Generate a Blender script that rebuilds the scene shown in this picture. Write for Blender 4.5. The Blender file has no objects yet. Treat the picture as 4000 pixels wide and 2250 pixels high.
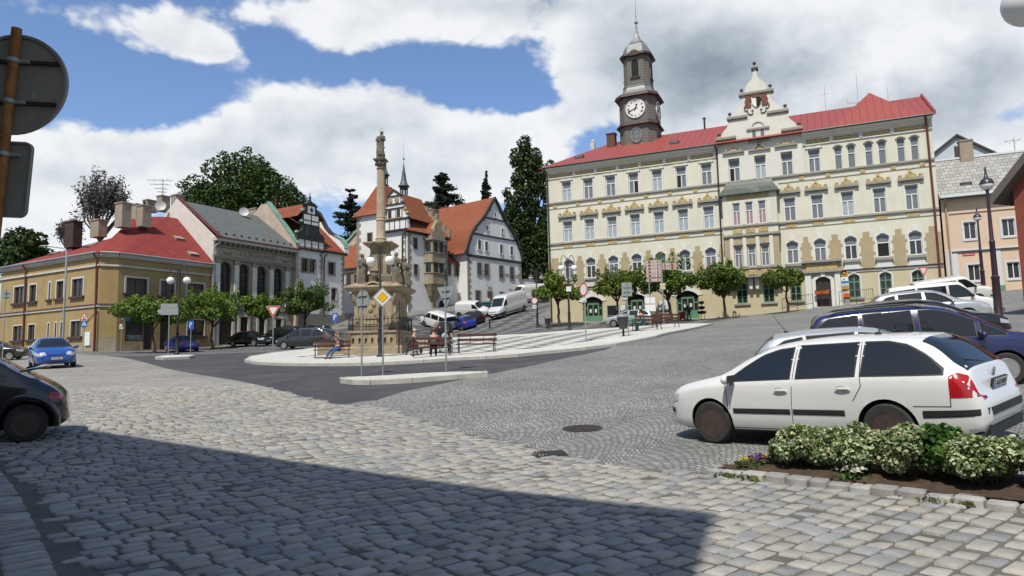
import bpy,bmesh,math,random
import numpy as np
from mathutils import Vector,Matrix,geometry
random.seed(7);rng=np.random.default_rng(7)
R=math.radians
D=bpy.data
scene=bpy.context.scene
COL=scene.collection
FPX,CX,CY=2780.0,2000.0,1125.0
PITCH,ROLL=R(5.9),R(-1.31)
EYE=Vector((0,0,1.6))
_F=Vector((0,math.cos(PITCH),math.sin(PITCH)))
_U0=Vector((0,-math.sin(PITCH),math.cos(PITCH)))
_R0=Vector((1,0,0))
CR=math.cos(ROLL)*_R0+math.sin(ROLL)*_U0
CU=-math.sin(ROLL)*_R0+math.cos(ROLL)*_U0
CF=_F
def ray(px,py):
 return CF+CR*((px-CX)/FPX)-CU*((py-CY)/FPX)
def at(px,py,Y):
 """world point on the pixel's ray at ground distance Y in front of the camera"""
 d=ray(px,py)
 return EYE+d*(Y/d.y)
def proj(p):
 v=Vector(p)-EYE
 z=v.dot(CF)
 return CX+FPX*v.dot(CR)/z,CY-FPX*v.dot(CU)/z
def Q(ox,oy,k,pts):
 return[(ox+x/k,oy+y/k)for x,y in pts]
cam=D.cameras.new('camera')
cam.sensor_width=36
cam.lens=36*FPX/4000
cam.clip_start=0.1
cam.clip_end=5000
cam_o=D.objects.new('camera',cam)
COL.objects.link(cam_o)
cam_o.matrix_world=Matrix(((CR.x,CU.x,-CF.x,EYE.x),(CR.y,CU.y,-CF.y,EYE.y),(CR.z,CU.z,-CF.z,EYE.z),(0,0,0,1)))
scene.camera=cam_o
CTRL=[(2790,1736,11.03),(3483,1772,9.05),(225,1437,34.5),(132,1731,12.1),(1450,1468,25),(1743,1452,24.5),(1486,1404,37),(691,1384,48),(1066,1379,46),(2225,1290,56.7),(2290,1347,35.5),(2456,1321,37),(2470,1276,63),(2174,1262,72.5),(3225,1200,61.5),(3903,1245,28.4),(3845,1150,49.6),(3940,1138,57),(362,1374,61),(87,1373,69),(700,1376,64),(1240,1362,60),(1040,1349,68),(1756,1292,82),(1960,1241,81.5),(1830,1207,91),(1594,1232,85),(1250,1310,80),(2872,1237,66),(2872,1243,61.5)]
cp=[]
for px,py,Y in CTRL:
 p=at(px,py,Y)
 cp.append((p.x,p.y,p.z))
cp+=[(0,0,0),(3,1,0),(-4,4,.05),(4,5,.03),(-8,3,.1),(0,-12,-.3),(-20,-5,0),(15,0,.6),(8.5,8,.6),(1.5,8,.05),(5,7,.2),(6.6,13.6,.62),(8.6,15.3,.86),(20.2,34,2.9),(29,47,4.45),(0,130,14),(-60,90,3),(-45,40,1),(60,60,8),(45,20,5),(60,120,11),(-60,130,8),(30,100,9),(-30,15,.7)]
cp=np.array(cp)
def _tps(r2):
 return np.where(r2>1e-9,r2*np.log(np.maximum(r2,1e-9))*.5,0)
_n=len(cp)
_d2=((cp[:,None,:2]-cp[None,:,:2])**2).sum(-1)
_K=_tps(_d2)+np.eye(_n)*4.0
_P=np.c_[np.ones(_n),cp[:,:2]]
_A=np.block([[_K,_P],[_P.T,np.zeros((3,3))]])
_W=np.linalg.solve(_A,np.r_[cp[:,2],0,0,0])
def gzs(xy):
 xy=np.asarray(xy,float).reshape(-1,2).copy()
 xy[:,0]=np.clip(xy[:,0],-70,70)
 xy[:,1]=np.clip(xy[:,1],-15,135)
 out=np.empty(len(xy))
 for i in range(0,len(xy),20000):
  q=xy[i:i+20000]
  k=_tps(((q[:,None,:]-cp[None,:,:2])**2).sum(-1))
  out[i:i+20000]=k@_W[:_n]+np.c_[np.ones(len(q)),q]@_W[_n:]
 return out
def gz(x,y):
 return float(gzs([(x,y)])[0])
def gp(px,py,h=0.0):
 """ground point (raised by h) under a pixel"""
 d=ray(px,py)
 d=d/d.y
 ys=np.concatenate([np.arange(2.5,30,.25),np.arange(30,140,.5)])
 pts=np.array([[EYE.x+d.x*y,y,EYE.z+d.z*y]for y in ys])
 s=pts[:,2]-gzs(pts[:,:2])-h
 i=np.where((s[:-1]>0)&(s[1:]<=0))[0]
 if len(i)==0:
  j=int(np.argmin(np.abs(s)))
  return Vector((pts[j,0],pts[j,1],pts[j,2]))
 i=i[0]
 t=s[i]/(s[i]-s[i+1])
 y=ys[i]+t*(ys[i+1]-ys[i])
 return Vector((d.x*y,y,EYE.z+d.z*y))
def onground(px,Y,h=0.0):
 """ground point at image column px (taken near the horizon) and distance Y"""
 py=1400.0
 for _ in range(4):
  p=at(px,py,Y)
  g=Vector((p.x,p.y,gz(p.x,p.y)+h))
  py=proj(g)[1]
 p=at(px,py,Y)
 return Vector((p.x,p.y,gz(p.x,p.y)+h))
MATS={}
class NT:
 def __init__(s,tree):
  s.t=tree
  s.L=tree.links
 def n(s,typ,**kw):
  nd=s.t.nodes.new(typ)
  for k,v in kw.items():
   if k.startswith('_'):
    setattr(nd,k[1:],v)
   else:
    key=int(k[1:])if k[0]=='i' and k[1:].isdigit()else k.replace('__',' ')
    sock=nd.inputs[key]
    if hasattr(v,'is_output'):
     s.L.new(v,sock)
    else:
     sock.default_value=v
  return nd
 def m(s,op,a,b=0.0,c=0.0):
  nd=s.t.nodes.new('ShaderNodeMath')
  nd.operation=op
  for i,v in enumerate((a,b,c)):
   if hasattr(v,'is_output'):
    s.L.new(v,nd.inputs[i])
   else:
    nd.inputs[i].default_value=v
  return nd.outputs[0]
 def mix(s,f,a,b,mode='MIX'):
  nd=s.t.nodes.new('ShaderNodeMix')
  nd.data_type='RGBA'
  nd.blend_type=mode
  for i,v in((0,f),(6,a),(7,b)):
   if hasattr(v,'is_output'):
    s.L.new(v,nd.inputs[i])
   else:
    nd.inputs[i].default_value=v if i==0 else(tuple(v)+(1,))[:4]
  return nd.outputs[2]
 def ramp(s,f,stops,interp='LINEAR'):
  nd=s.t.nodes.new('ShaderNodeValToRGB')
  nd.color_ramp.interpolation=interp
  e=nd.color_ramp.elements
  while len(e)<len(stops):
   e.new(.5)
  for el,(p,c)in zip(e,stops):
   el.position=p
   el.color=(tuple(c)+(1,))[:4]if hasattr(c,'__len__')else(c,c,c,1)
  s.L.new(f,nd.inputs[0])
  return nd.outputs[0]
def newmat(name):
 m=D.materials.new(name)
 m.use_nodes=True
 nt=m.node_tree
 b=nt.nodes['Principled BSDF']
 MATS[name]=m
 return m,NT(nt),b
def mat(name,col,rough=.6,var=.0,vscale=1.5,bump=0.0,bscale=40,metal=0.0,spec=.5,coat=0.0,stain=0.0,stcol=(.2,.17,.13),stscale=.5,attr=False,streak=False,em=0.0,trans=0.0):
 """generic procedural surface: base colour with noise variation, blotchy stains, bump"""
 if name in MATS:
  return MATS[name]
 m,t,b=newmat(name)
 b.inputs['Roughness'].default_value=rough
 b.inputs['Metallic'].default_value=metal
 b.inputs['Specular IOR Level'].default_value=spec
 b.inputs['Coat Weight'].default_value=coat
 b.inputs['Coat Roughness'].default_value=.06
 tc=t.n('ShaderNodeTexCoord').outputs['Object']
 c=None
 if attr:
  c=t.n('ShaderNodeVertexColor',_layer_name='Col').outputs[0]
 if var>0:
  nz=t.n('ShaderNodeTexNoise',Vector=tc,Scale=vscale,Detail=6.0,Roughness=.65).outputs[0]
  f=t.ramp(nz,[(.3,1-var),(.7,1+var*.6)])
  c=t.mix(1.0,c if c is not None else col,f,'MULTIPLY')
 if stain>0:
  v=tc
  if streak:
   v=t.n('ShaderNodeMapping',Vector=tc,Scale=(1,1,.22)).outputs[0]
  nz=t.n('ShaderNodeTexNoise',Vector=v,Scale=stscale,Detail=8.0,Roughness=.7).outputs[0]
  f=t.ramp(nz,[(.52,0.0),(.72,stain)])
  c=t.mix(f,c if c is not None else col,stcol)
 if c is None:
  b.inputs['Base Color'].default_value=tuple(col)+(1,)
 else:
  t.L.new(c,b.inputs['Base Color'])
 if bump>0:
  nz=t.n('ShaderNodeTexNoise',Vector=tc,Scale=bscale,Detail=5.0,Roughness=.6).outputs[0]
  bp=t.n('ShaderNodeBump',Height=nz,Strength=bump,Distance=.02)
  t.L.new(bp.outputs[0],b.inputs['Normal'])
 if em>0:
  b.inputs['Emission Color'].default_value=tuple(col)+(1,)
  b.inputs['Emission Strength'].default_value=em
 if trans>0:
  tr=t.n('ShaderNodeBsdfTranslucent')
  if c is not None:
   t.L.new(c,tr.inputs[0])
  else:
   tr.inputs[0].default_value=tuple(col)+(1,)
  mx=t.n('ShaderNodeMixShader',i0=trans,i1=b.outputs[0],i2=tr.outputs[0])
  t.L.new(mx.outputs[0],t.t.nodes['Material Output'].inputs[0])
 return m
class MB:
 def __init__(s):
  s.v,s.f,s.mi,s.c=[],[],[],[]
  s.M=None
  s.cur=0
  s.col=None
 def add(s,vs,fs,mi=None):
  b=len(s.v)
  if s.M is not None:
   vs=[s.M@Vector(v)for v in vs]
  s.v+=[tuple(v)for v in vs]
  s.f+=[tuple(i+b for i in f)for f in fs]
  s.mi+=[s.cur if mi is None else mi]*len(fs)
  if s.col is not None:
   s.c+=[s.col]*len(fs)
  return s
 def box(s,x0,x1,y0,y1,z0,z1,mi=None):
  vs=[(x0,y0,z0),(x1,y0,z0),(x1,y1,z0),(x0,y1,z0),(x0,y0,z1),(x1,y0,z1),(x1,y1,z1),(x0,y1,z1)]
  return s.add(vs,[(3,2,1,0),(4,5,6,7),(0,1,5,4),(1,2,6,5),(2,3,7,6),(3,0,4,7)],mi)
 def prism_xz(s,pts,y0,y1,mi=None):
  """polygon in the x-z plane (counter-clockwise seen from -y) extruded from y0 to y1"""
  n=len(pts)
  if sum(pts[i][0]*pts[(i+1)%n][1]-pts[(i+1)%n][0]*pts[i][1]for i in range(n))<0:
   pts=pts[::-1]
  vs=[(x,y0,z)for x,z in pts]+[(x,y1,z)for x,z in pts]
  tri=geometry.tessellate_polygon([[Vector((x,z,0))for x,z in pts]])
  fs=[]
  for a,b,c in tri:
   A,B,C_=pts[a],pts[b],pts[c]
   if(B[0]-A[0])*(C_[1]-A[1])-(B[1]-A[1])*(C_[0]-A[0])<0:
    a,b,c=a,c,b
   fs.append((a,b,c))
   fs.append((n+c,n+b,n+a))
  fs+=[((i+1)%n,i,n+i,n+(i+1)%n)for i in range(n)]
  return s.add(vs,fs,mi)
 def prism_xy(s,pts,z0,z1,mi=None):
  n=len(pts)
  if sum(pts[i][0]*pts[(i+1)%n][1]-pts[(i+1)%n][0]*pts[i][1]for i in range(n))<0:
   pts=pts[::-1]
  vs=[(x,y,z0)for x,y in pts]+[(x,y,z1)for x,y in pts]
  fs=[tuple(range(n-1,-1,-1)),tuple(range(n,2*n))]+[(i,(i+1)%n,n+(i+1)%n,n+i)for i in range(n)]
  return s.add(vs,fs,mi)
 def frustum(s,a,b,z0,z1,mi=None):
  """two convex rings with equal counts (x,y lists)"""
  n=len(a)
  vs=[(x,y,z0)for x,y in a]+[(x,y,z1)for x,y in b]
  fs=[tuple(range(n-1,-1,-1)),tuple(range(n,2*n))]+[(i,(i+1)%n,n+(i+1)%n,n+i)for i in range(n)]
  return s.add(vs,fs,mi)
 def lathe(s,prof,n=16,c=(0,0,0),axis='z',mi=None,a0=0.0):
  """profile [(r, h)] about an axis through c"""
  vs,fs=[],[]
  for r,h in prof:
   for i in range(n):
    a=a0+2*math.pi*i/n
    x,y=r*math.cos(a),r*math.sin(a)
    p={'z':(x,y,h),'y':(x,h,-y),'x':(h,x,y)}[axis]
    vs.append((p[0]+c[0],p[1]+c[1],p[2]+c[2]))
  m=len(prof)
  for j in range(m-1):
   for i in range(n):
    k=(i+1)%n
    fs.append((j*n+i,j*n+k,(j+1)*n+k,(j+1)*n+i))
  fs.append(tuple(range(n-1,-1,-1)))
  fs.append(tuple((m-1)*n+i for i in range(n)))
  return s.add(vs,fs,mi)
 def tube(s,pts,r,n=8,mi=None,flat=1.0):
  """tube along points with radius or list of radii"""
  pts=[Vector(p)for p in pts]
  rs=r if hasattr(r,'__len__')else[r]*len(pts)
  vs,fs=[],[]
  ref=None
  for i,p in enumerate(pts):
   d=(pts[min(i+1,len(pts)-1)]-pts[max(i-1,0)]).normalized()
   if ref is None:
    ref=Vector((0,0,1))if abs(d.z)<.9 else Vector((1,0,0))
   u=d.cross(ref).normalized()
   w=d.cross(u).normalized()
   ref=-w if abs(w.dot(ref))>0 and w.dot(ref)<0 else w
   for k in range(n):
    a=2*math.pi*k/n
    vs.append(p+u*(math.cos(a)*rs[i])+w*(math.sin(a)*rs[i]*flat))
  for j in range(len(pts)-1):
   for k in range(n):
    q=(k+1)%n
    fs.append((j*n+k,(j+1)*n+k,(j+1)*n+q,j*n+q))
  fs.append(tuple(range(n)))
  fs.append(tuple((len(pts)-1)*n+k for k in range(n-1,-1,-1)))
  return s.add(vs,fs,mi)
 def ball(s,c,r,n=12,m=8,mi=None):
  rx,ry,rz=r if hasattr(r,'__len__')else(r,r,r)
  vs,fs=[(c[0],c[1],c[2]-rz)],[]
  for j in range(1,m):
   t=math.pi*j/m-math.pi/2
   for i in range(n):
    a=2*math.pi*i/n
    vs.append((c[0]+rx*math.cos(t)*math.cos(a),c[1]+ry*math.cos(t)*math.sin(a),c[2]+rz*math.sin(t)))
  vs.append((c[0],c[1],c[2]+rz))
  for i in range(n):
   k=(i+1)%n
   fs.append((0,1+k,1+i))
   for j in range(m-2):
    fs.append((1+j*n+i,1+j*n+k,1+(j+1)*n+k,1+(j+1)*n+i))
   fs.append((len(vs)-1,1+(m-2)*n+i,1+(m-2)*n+k))
  return s.add(vs,fs,mi)
 def quad(s,a,b,c,d,mi=None):
  return s.add([a,b,c,d],[(0,1,2,3)],mi)
 def mesh(s,name,mats,smooth=None):
  me=D.meshes.new(name)
  me.from_pydata(s.v,[],s.f)
  for m in(mats if isinstance(mats,(list,tuple))else[mats]):
   me.materials.append(m)
  me.polygons.foreach_set('material_index',s.mi)
  if s.col is not None and len(s.c)==len(s.f):
   at_=me.color_attributes.new('Col','FLOAT_COLOR','CORNER')
   arr=np.ones((len(me.loops),4),np.float32)
   ls=np.array([len(f)for f in s.f])
   arr[:,:3]=np.repeat(np.array(s.c,np.float32),ls,axis=0)
   at_.data.foreach_set('color',arr.ravel())
  me.update()
  if smooth:
   me.shade_smooth()
   me.set_sharp_from_angle(angle=R(smooth))
  return me
 def build(s,name,mats,parent=None,mw=None,smooth=None):
  return link(name,s.mesh(name,mats,smooth),parent,mw)
def link(name,data,parent=None,mw=None):
 o=D.objects.new(name,data)
 COL.objects.link(o)
 if parent is not None:
  o.parent=parent
  if mw is not None:
   o.matrix_basis=WM[parent.name].inverted()@mw
  WM[o.name]=mw if mw is not None else WM[parent.name].copy()
 else:
  if mw is not None:
   o.matrix_basis=mw
  WM[o.name]=mw if mw is not None else Matrix.Identity(4)
 return o
WM={}
def tag(o,label=None,cat=None,group=None,kind=None):
 if label:
  o['label']=label
 if cat:
  o['category']=cat
 if group:
  o['group']=group
 if kind:
  o['kind']=kind
 return o
def TR(x,y,z,rz=0.0,tilt=None):
 m=Matrix.Translation((x,y,z))@Matrix.Rotation(rz,4,'Z')
 return m@tilt if tilt is not None else m
def thing(name,label,cat,mw,group=None):
 o=D.objects.new(name,None)
 o.empty_display_size=.3
 COL.objects.link(o)
 o.matrix_basis=mw
 WM[o.name]=mw
 return tag(o,label,cat,group)
def kids(o):
 return[c for c in o.children]
def copy_tree(o,mw=None,parent=None,label=None,group=None):
 c=o.copy()
 COL.objects.link(c)
 if parent is not None:
  c.parent=parent
  c.matrix_basis=o.matrix_basis.copy()
 if mw is not None:
  c.matrix_basis=mw
  WM[c.name]=mw
 if label:
  c['label']=label
 if group:
  c['group']=group
 for ch in list(o.children):
  copy_tree(ch,None,c)
 return c
def to_mesh(o,name):
 """evaluated copy of an object's mesh (modifiers applied); the source is removed"""
 bpy.context.view_layer.update()
 dg=bpy.context.evaluated_depsgraph_get()
 me=D.meshes.new_from_object(o.evaluated_get(dg),depsgraph=dg)
 me.name=name
 d=o.data
 D.objects.remove(o)
 return me
_TXT={}
def text_mesh(s,size,depth=.004,material=None):
 key=(s,size,depth,material.name if material else '')
 if key in _TXT:
  return _TXT[key]
 cu=D.curves.new('lettering','FONT')
 cu.body=s
 cu.size=size
 cu.extrude=depth
 cu.align_x='CENTER'
 cu.align_y='CENTER'
 cu.resolution_u=3
 o=D.objects.new('lettering',cu)
 COL.objects.link(o)
 me=to_mesh(o,'lettering')
 me.materials.clear()
 if material:
  me.materials.append(material)
 _TXT[key]=me
 return me
def catmull(pts,xs):
 """monotone-ish interpolation of a polyline y(x) (smoothed)"""
 p=np.array(pts,float)
 x,y=p[:,0],p[:,1]
 if len(x)==1:
  return np.full(len(xs),y[0])
 h=np.diff(x)
 dl=np.diff(y)/h
 mth=np.zeros(len(x))
 for i in range(1,len(x)-1):
  if dl[i-1]*dl[i]>0:
   w1,w2=2*h[i]+h[i-1],h[i]+2*h[i-1]
   mth[i]=(w1+w2)/(w1/dl[i-1]+w2/dl[i])
 mth[0],mth[-1]=dl[0],dl[-1]
 xs=np.clip(np.asarray(xs,float),x[0],x[-1])
 k=np.clip(np.searchsorted(x,xs)-1,0,len(x)-2)
 t=(xs-x[k])/h[k]
 return(y[k]*(1+2*t)*(1-t)**2+mth[k]*h[k]*t*(1-t)**2+y[k+1]*t*t*(3-2*t)+mth[k+1]*h[k]*t*t*(t-1))
class Frame:
 """vertical facade plane: u to the right, z up, d outward"""
 def __init__(s,O,ang,z0):
  s.O=Vector((O[0],O[1]))
  s.a=ang
  s.z0=z0
  s.u=Vector((math.cos(ang),math.sin(ang)))
  s.n=Vector((s.u.y,-s.u.x))
  s.mw=Matrix.Translation((O[0],O[1],z0))@Matrix.Rotation(ang,4,'Z')
 def uv(s,px,py,d=0.0):
  r=ray(px,py)
  o2=s.O+s.n*d
  den=r.x*s.n.x+r.y*s.n.y
  t=((o2.x-EYE.x)*s.n.x+(o2.y-EYE.y)*s.n.y)/den
  p=EYE+r*t
  return(Vector((p.x,p.y))-s.O).dot(s.u),p.z-s.z0
 def uvs(s,pts,d=0.0):
  return[s.uv(x,y,d)for x,y in pts]
 def W(s,u,y,z):
  p=s.O+s.u*u-s.n*y
  return Vector((p.x,p.y,z+s.z0))
def setts_small(name,c1,c2,mortar,W=1.7,row=.105,arcs=True):
 m,t,b=newmat(name)
 b.inputs['Roughness'].default_value=.75
 b.inputs['Specular IOR Level'].default_value=.35
 tc=t.n('ShaderNodeTexCoord').outputs['Object']
 wn=t.n('ShaderNodeTexNoise',Vector=tc,Scale=2.2,Detail=3.0)
 wv=t.n('ShaderNodeVectorMath',_operation='SCALE',i0=t.n('ShaderNodeVectorMath',_operation='SUBTRACT',i0=wn.outputs[1],i1=(.5,.5,.5)).outputs[0])
 wv.inputs['Scale'].default_value=.13
 v=t.n('ShaderNodeVectorMath',_operation='ADD',i0=tc,i1=wv.outputs[0]).outputs[0]
 rt=t.n('ShaderNodeVectorRotate',_rotation_type='Z_AXIS',Vector=v,Angle=R(38)).outputs[0]
 sp=t.n('ShaderNodeSeparateXYZ',Vector=rt)
 x,y=sp.outputs[0],sp.outputs[1]
 if arcs:
  fx=t.m('SUBTRACT',t.m('FRACT',t.m('DIVIDE',x,W)),.5)
  y=t.m('ADD',y,t.m('MULTIPLY',t.m('MULTIPLY',fx,fx),2.6))
 cv=t.n('ShaderNodeCombineXYZ',X=x,Y=y).outputs[0]
 br=t.n('ShaderNodeTexBrick',Vector=cv,Color1=tuple(c1)+(1,),Color2=tuple(c2)+(1,),Mortar=tuple(mortar)+(1,),Scale=1.0,Mortar__Size=.011,Mortar__Smooth=.35,Bias=0.0,Brick__Width=row*1.12,Row__Height=row)
 br.offset=.5
 nz=t.n('ShaderNodeTexNoise',Vector=tc,Scale=.35,Detail=7.0,Roughness=.7).outputs[0]
 c=t.mix(1.0,br.outputs[0],t.ramp(nz,[(.3,.74),(.7,1.2)]),'MULTIPLY')
 n2=t.n('ShaderNodeTexNoise',Vector=tc,Scale=30.0,Detail=4.0).outputs[0]
 c=t.mix(1.0,c,t.ramp(n2,[(.3,.82),(.7,1.15)]),'MULTIPLY')
 t.L.new(c,b.inputs['Base Color'])
 h=t.m('ADD',t.m('SUBTRACT',1.0,br.outputs[1]),t.m('MULTIPLY',n2,.5))
 bp=t.n('ShaderNodeBump',Height=h,Strength=.8,Distance=.02)
 t.L.new(bp.outputs[0],b.inputs['Normal'])
 return m
def pattern_paving(name,ca,cb,ang,sx,sy,gap=.0,mosaic=14.0):
 m,t,b=newmat(name)
 b.inputs['Roughness'].default_value=.8
 b.inputs['Specular IOR Level'].default_value=.3
 tc=t.n('ShaderNodeTexCoord').outputs['Object']
 wn=t.n('ShaderNodeTexNoise',Vector=tc,Scale=5.0,Detail=2.0)
 wv=t.n('ShaderNodeVectorMath',_operation='SCALE',i0=t.n('ShaderNodeVectorMath',_operation='SUBTRACT',i0=wn.outputs[1],i1=(.5,.5,.5)).outputs[0])
 wv.inputs['Scale'].default_value=.12
 v=t.n('ShaderNodeVectorMath',_operation='ADD',i0=tc,i1=wv.outputs[0]).outputs[0]
 rt=t.n('ShaderNodeVectorRotate',_rotation_type='Z_AXIS',Vector=v,Angle=ang).outputs[0]
 sp=t.n('ShaderNodeSeparateXYZ',Vector=rt)
 a=t.m('DIVIDE',sp.outputs[0],sx)
 c_=t.m('DIVIDE',sp.outputs[1],sy)
 cv=t.n('ShaderNodeCombineXYZ',X=t.m('ADD',a,c_),Y=t.m('SUBTRACT',a,c_),Z=.5).outputs[0]
 ck=t.n('ShaderNodeTexChecker',Vector=cv,Scale=1.0,Color1=(0,0,0,1),Color2=(1,1,1,1)).outputs[1]
 c=t.mix(ck,ca,cb)
 vo=t.n('ShaderNodeTexVoronoi',Vector=tc,Scale=mosaic)
 vo2=t.n('ShaderNodeTexVoronoi',_feature='DISTANCE_TO_EDGE',Vector=tc,Scale=mosaic)
 c=t.mix(1.0,c,t.ramp(t.n('ShaderNodeSeparateColor',Color=vo.outputs[1]).outputs[0],[(0,.84),(1,1.12)]),'MULTIPLY')
 c=t.mix(1.0,c,t.ramp(vo2.outputs[0],[(.02,.72),(.1,1.0)]),'MULTIPLY')
 nz=t.n('ShaderNodeTexNoise',Vector=tc,Scale=.5,Detail=7.0,Roughness=.7).outputs[0]
 c=t.mix(1.0,c,t.ramp(nz,[(.3,.86),(.65,1.06)]),'MULTIPLY')
 t.L.new(c,b.inputs['Base Color'])
 return m
M_setts=setts_small('small_setts',(.30,.305,.29),(.185,.192,.185),(.085,.083,.065))
M_mortar=mat('joint_soil',(.115,.108,.09),.95,var=.35,vscale=3,stain=.6,stcol=(.05,.07,.02),stscale=1.2)
M_bigfar=setts_small('road_setts',(.335,.318,.28),(.245,.236,.215),(.16,.15,.12),row=.17,arcs=False)
M_stone=mat('granite_sett',(.3,.3,.3),.72,var=.22,vscale=6,bump=.5,bscale=45,spec=.35,attr=True,stain=.25,stcol=(.30,.27,.2),stscale=.7)
M_asph=mat('asphalt',(.062,.063,.067),.85,var=.28,vscale=.9,bump=.5,bscale=70,spec=.3,stain=.5,stcol=(.125,.118,.10),stscale=.45)
M_plaza=pattern_paving('plaza_mosaic',(.56,.55,.5),(.56,.55,.5),0,1,1)
M_plazap=pattern_paving('plaza_pattern',(.57,.56,.51),(.17,.185,.175),R(24),1.9,1.25)
M_upper=pattern_paving('street_pattern',(.075,.075,.08),(.17,.168,.165),R(24),2.6,1.9,mosaic=7)
M_kerb=mat('kerb_stone',(.40,.39,.36),.8,var=.2,vscale=2,bump=.3,bscale=30,stain=.4,stcol=(.22,.2,.16),stscale=1.2)
M_pave=mat('pavement_stone',(.33,.32,.30),.85,var=.22,vscale=1.2,bump=.3,bscale=25,stain=.5,stcol=(.2,.19,.16),stscale=.6)
M_soil=mat('soil',(.07,.042,.026),.95,var=.5,vscale=9,bump=1,bscale=40)
M_grass=mat('grass',(.07,.11,.025),.9,var=.5,vscale=4,bump=1,bscale=60)
M_iron=mat('cast_iron',(.055,.045,.045),.6,var=.3,vscale=20,bump=.6,bscale=60,metal=.3)
def poly(pts,h=0.0):
 return[gp(x,y,h).to_2d()for x,y in pts]
def inside(pts,pg):
 pts=np.asarray(pts)
 x,y=pts[:,0],pts[:,1]
 r=np.zeros(len(pts),bool)
 n=len(pg)
 for i in range(n):
  x1,y1=pg[i]
  x2,y2=pg[(i+1)%n]
  c=((y1>y)!=(y2>y))
  with np.errstate(divide='ignore',invalid='ignore'):
   xi=(x2-x1)*(y-y1)/(y2-y1)+x1
  r^=c&(x<xi)
 return r
Z_asph=poly([(412,1389),(528,1406),(644,1438),(932,1487),(1200,1553),(1318,1580),(1352,1580),(1417,1567),(1473,1564),(1510,1549),(1573,1530),(1697,1505),(1899,1463),(2047,1435),(2222,1396),(2366,1367),(2400,1352),(2200,1355),(1900,1380),(1456,1405),(1000,1398),(1062,1375),(975,1376),(760,1384),(600,1388)])
Z_upper=poly([(415,1387),(600,1386),(760,1382.5),(975,1374.5),(1062,1373),(1220,1356),(1560,1330),(1900,1318),(2381,1292),(2781,1259),(2900,1243)])+[Vector((20,64.5)),Vector((9,69)),Vector((3,71.5)),Vector((2.2,78)),Vector((6,90)),Vector((4,105)),Vector((-2,97)),Vector((-6,91)),Vector((-13,85)),Vector((-20,85)),Vector((-22,80)),Vector((-29,69)),Vector((-34,62)),Vector((-35.5,59))]
e1=Vector((-.64,.768))
e2=Vector((.768,.64))
bedA=gp(2772,1848).to_2d()
bedE=(gp(4000,1995).to_2d()-bedA).normalized()
bedN=Vector((-bedE.y,bedE.x))
BEDL,BEDW=5.2,1.0
Z_big=[v for v in poly([(412,1391),(528,1408),(644,1440),(932,1489),(1200,1555),(1318,1582),(1352,1582),(1500,1592),(1650,1640),(1800,1690),(2000,1725),(2150,1765),(2400,1820),(2600,1838)])]+[bedA+Vector((0,-.02)),bedA+bedE*BEDL,Vector((8.5,2.5)),Vector((8,-14)),Vector((-60,-14)),Vector((-60,62)),gp(100,1384).to_2d(),gp(310,1384).to_2d()]
OUT=320
def build_ground():
 xs=np.unique(np.concatenate([np.arange(-12,14,.8),np.arange(-60,60.1,2.0),[-OUT,-180,-110,-80,80,110,180,OUT]]))
 ys=np.unique(np.concatenate([np.arange(-14,24,.8),np.arange(24,50,1.2),np.arange(50,130.1,2.5),[-120,-60,-30,150,180,230,330,420]]))
 gx,gy=np.meshgrid(xs,ys)
 pts=np.c_[gx.ravel(),gy.ravel()]
 verts=[Vector(p)for p in pts]
 edges=[]
 for pg in(Z_asph,Z_upper,Z_big):
  b=len(verts)
  q=[]
  for i in range(len(pg)):
   a,c=pg[i],pg[(i+1)%len(pg)]
   k=max(1,int((c-a).length/2.0))
   q+=[a+(c-a)*(j/k)for j in range(k)]
  verts+=[Vector(v)for v in q]
  edges+=[(b+i,b+(i+1)%len(q))for i in range(len(q))]
 vo,eo,fo,*_=geometry.delaunay_2d_cdt(verts,edges,[],0,1e-4)
 V=np.array([(v.x,v.y)for v in vo])
 Zz=gzs(V)
 far=np.maximum(0,np.hypot(V[:,0],V[:,1]-40)-90)
 Zz=Zz-far*.02
 F=np.array([f for f in fo])
 cen=V[F].mean(1)
 zone=np.zeros(len(F),int)
 zone[inside(cen,Z_big)]=1
 zone[inside(cen,Z_upper)]=3
 zone[inside(cen,Z_asph)]=2
 a,b_,c=V[F[:,0]],V[F[:,1]],V[F[:,2]]
 cr=(b_[:,0]-a[:,0])*(c[:,1]-a[:,1])-(b_[:,1]-a[:,1])*(c[:,0]-a[:,0])
 F[cr<0]=F[cr<0][:,::-1]
 for k,nm,m_ in((0,'ground',M_setts),(1,'cobbled_road',M_bigfar),(2,'asphalt_road',M_asph),(3,'paved_street',M_upper)):
  sel=F[zone==k]
  ids,inv=np.unique(sel,return_inverse=True)
  me=D.meshes.new(nm)
  me.from_pydata(np.c_[V[ids],Zz[ids]].tolist(),[],inv.reshape(sel.shape).tolist())
  me.materials.append(m_)
  if k==1:
   me.materials.append(M_mortar)
   cz=cen[zone==1]
   me.polygons.foreach_set('material_index',((cz[:,1]<21.5)&(cz[:,1]>2.5)&(np.abs(cz[:,0])<cz[:,1]*.8+1)).astype(np.int32))
  me.shade_smooth()
  tag(link(nm,me),kind='structure')
build_ground()
def subdiv(pg,step=.8,closed=True):
 out=[]
 n=len(pg)
 for i in range(n if closed else n-1):
  a,c=Vector(pg[i]),Vector(pg[(i+1)%n])
  k=max(1,int((c-a).length/step))
  out+=[a+(c-a)*(j/k)for j in range(k)]
 if not closed:
  out.append(Vector(pg[-1]))
 return out
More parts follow.
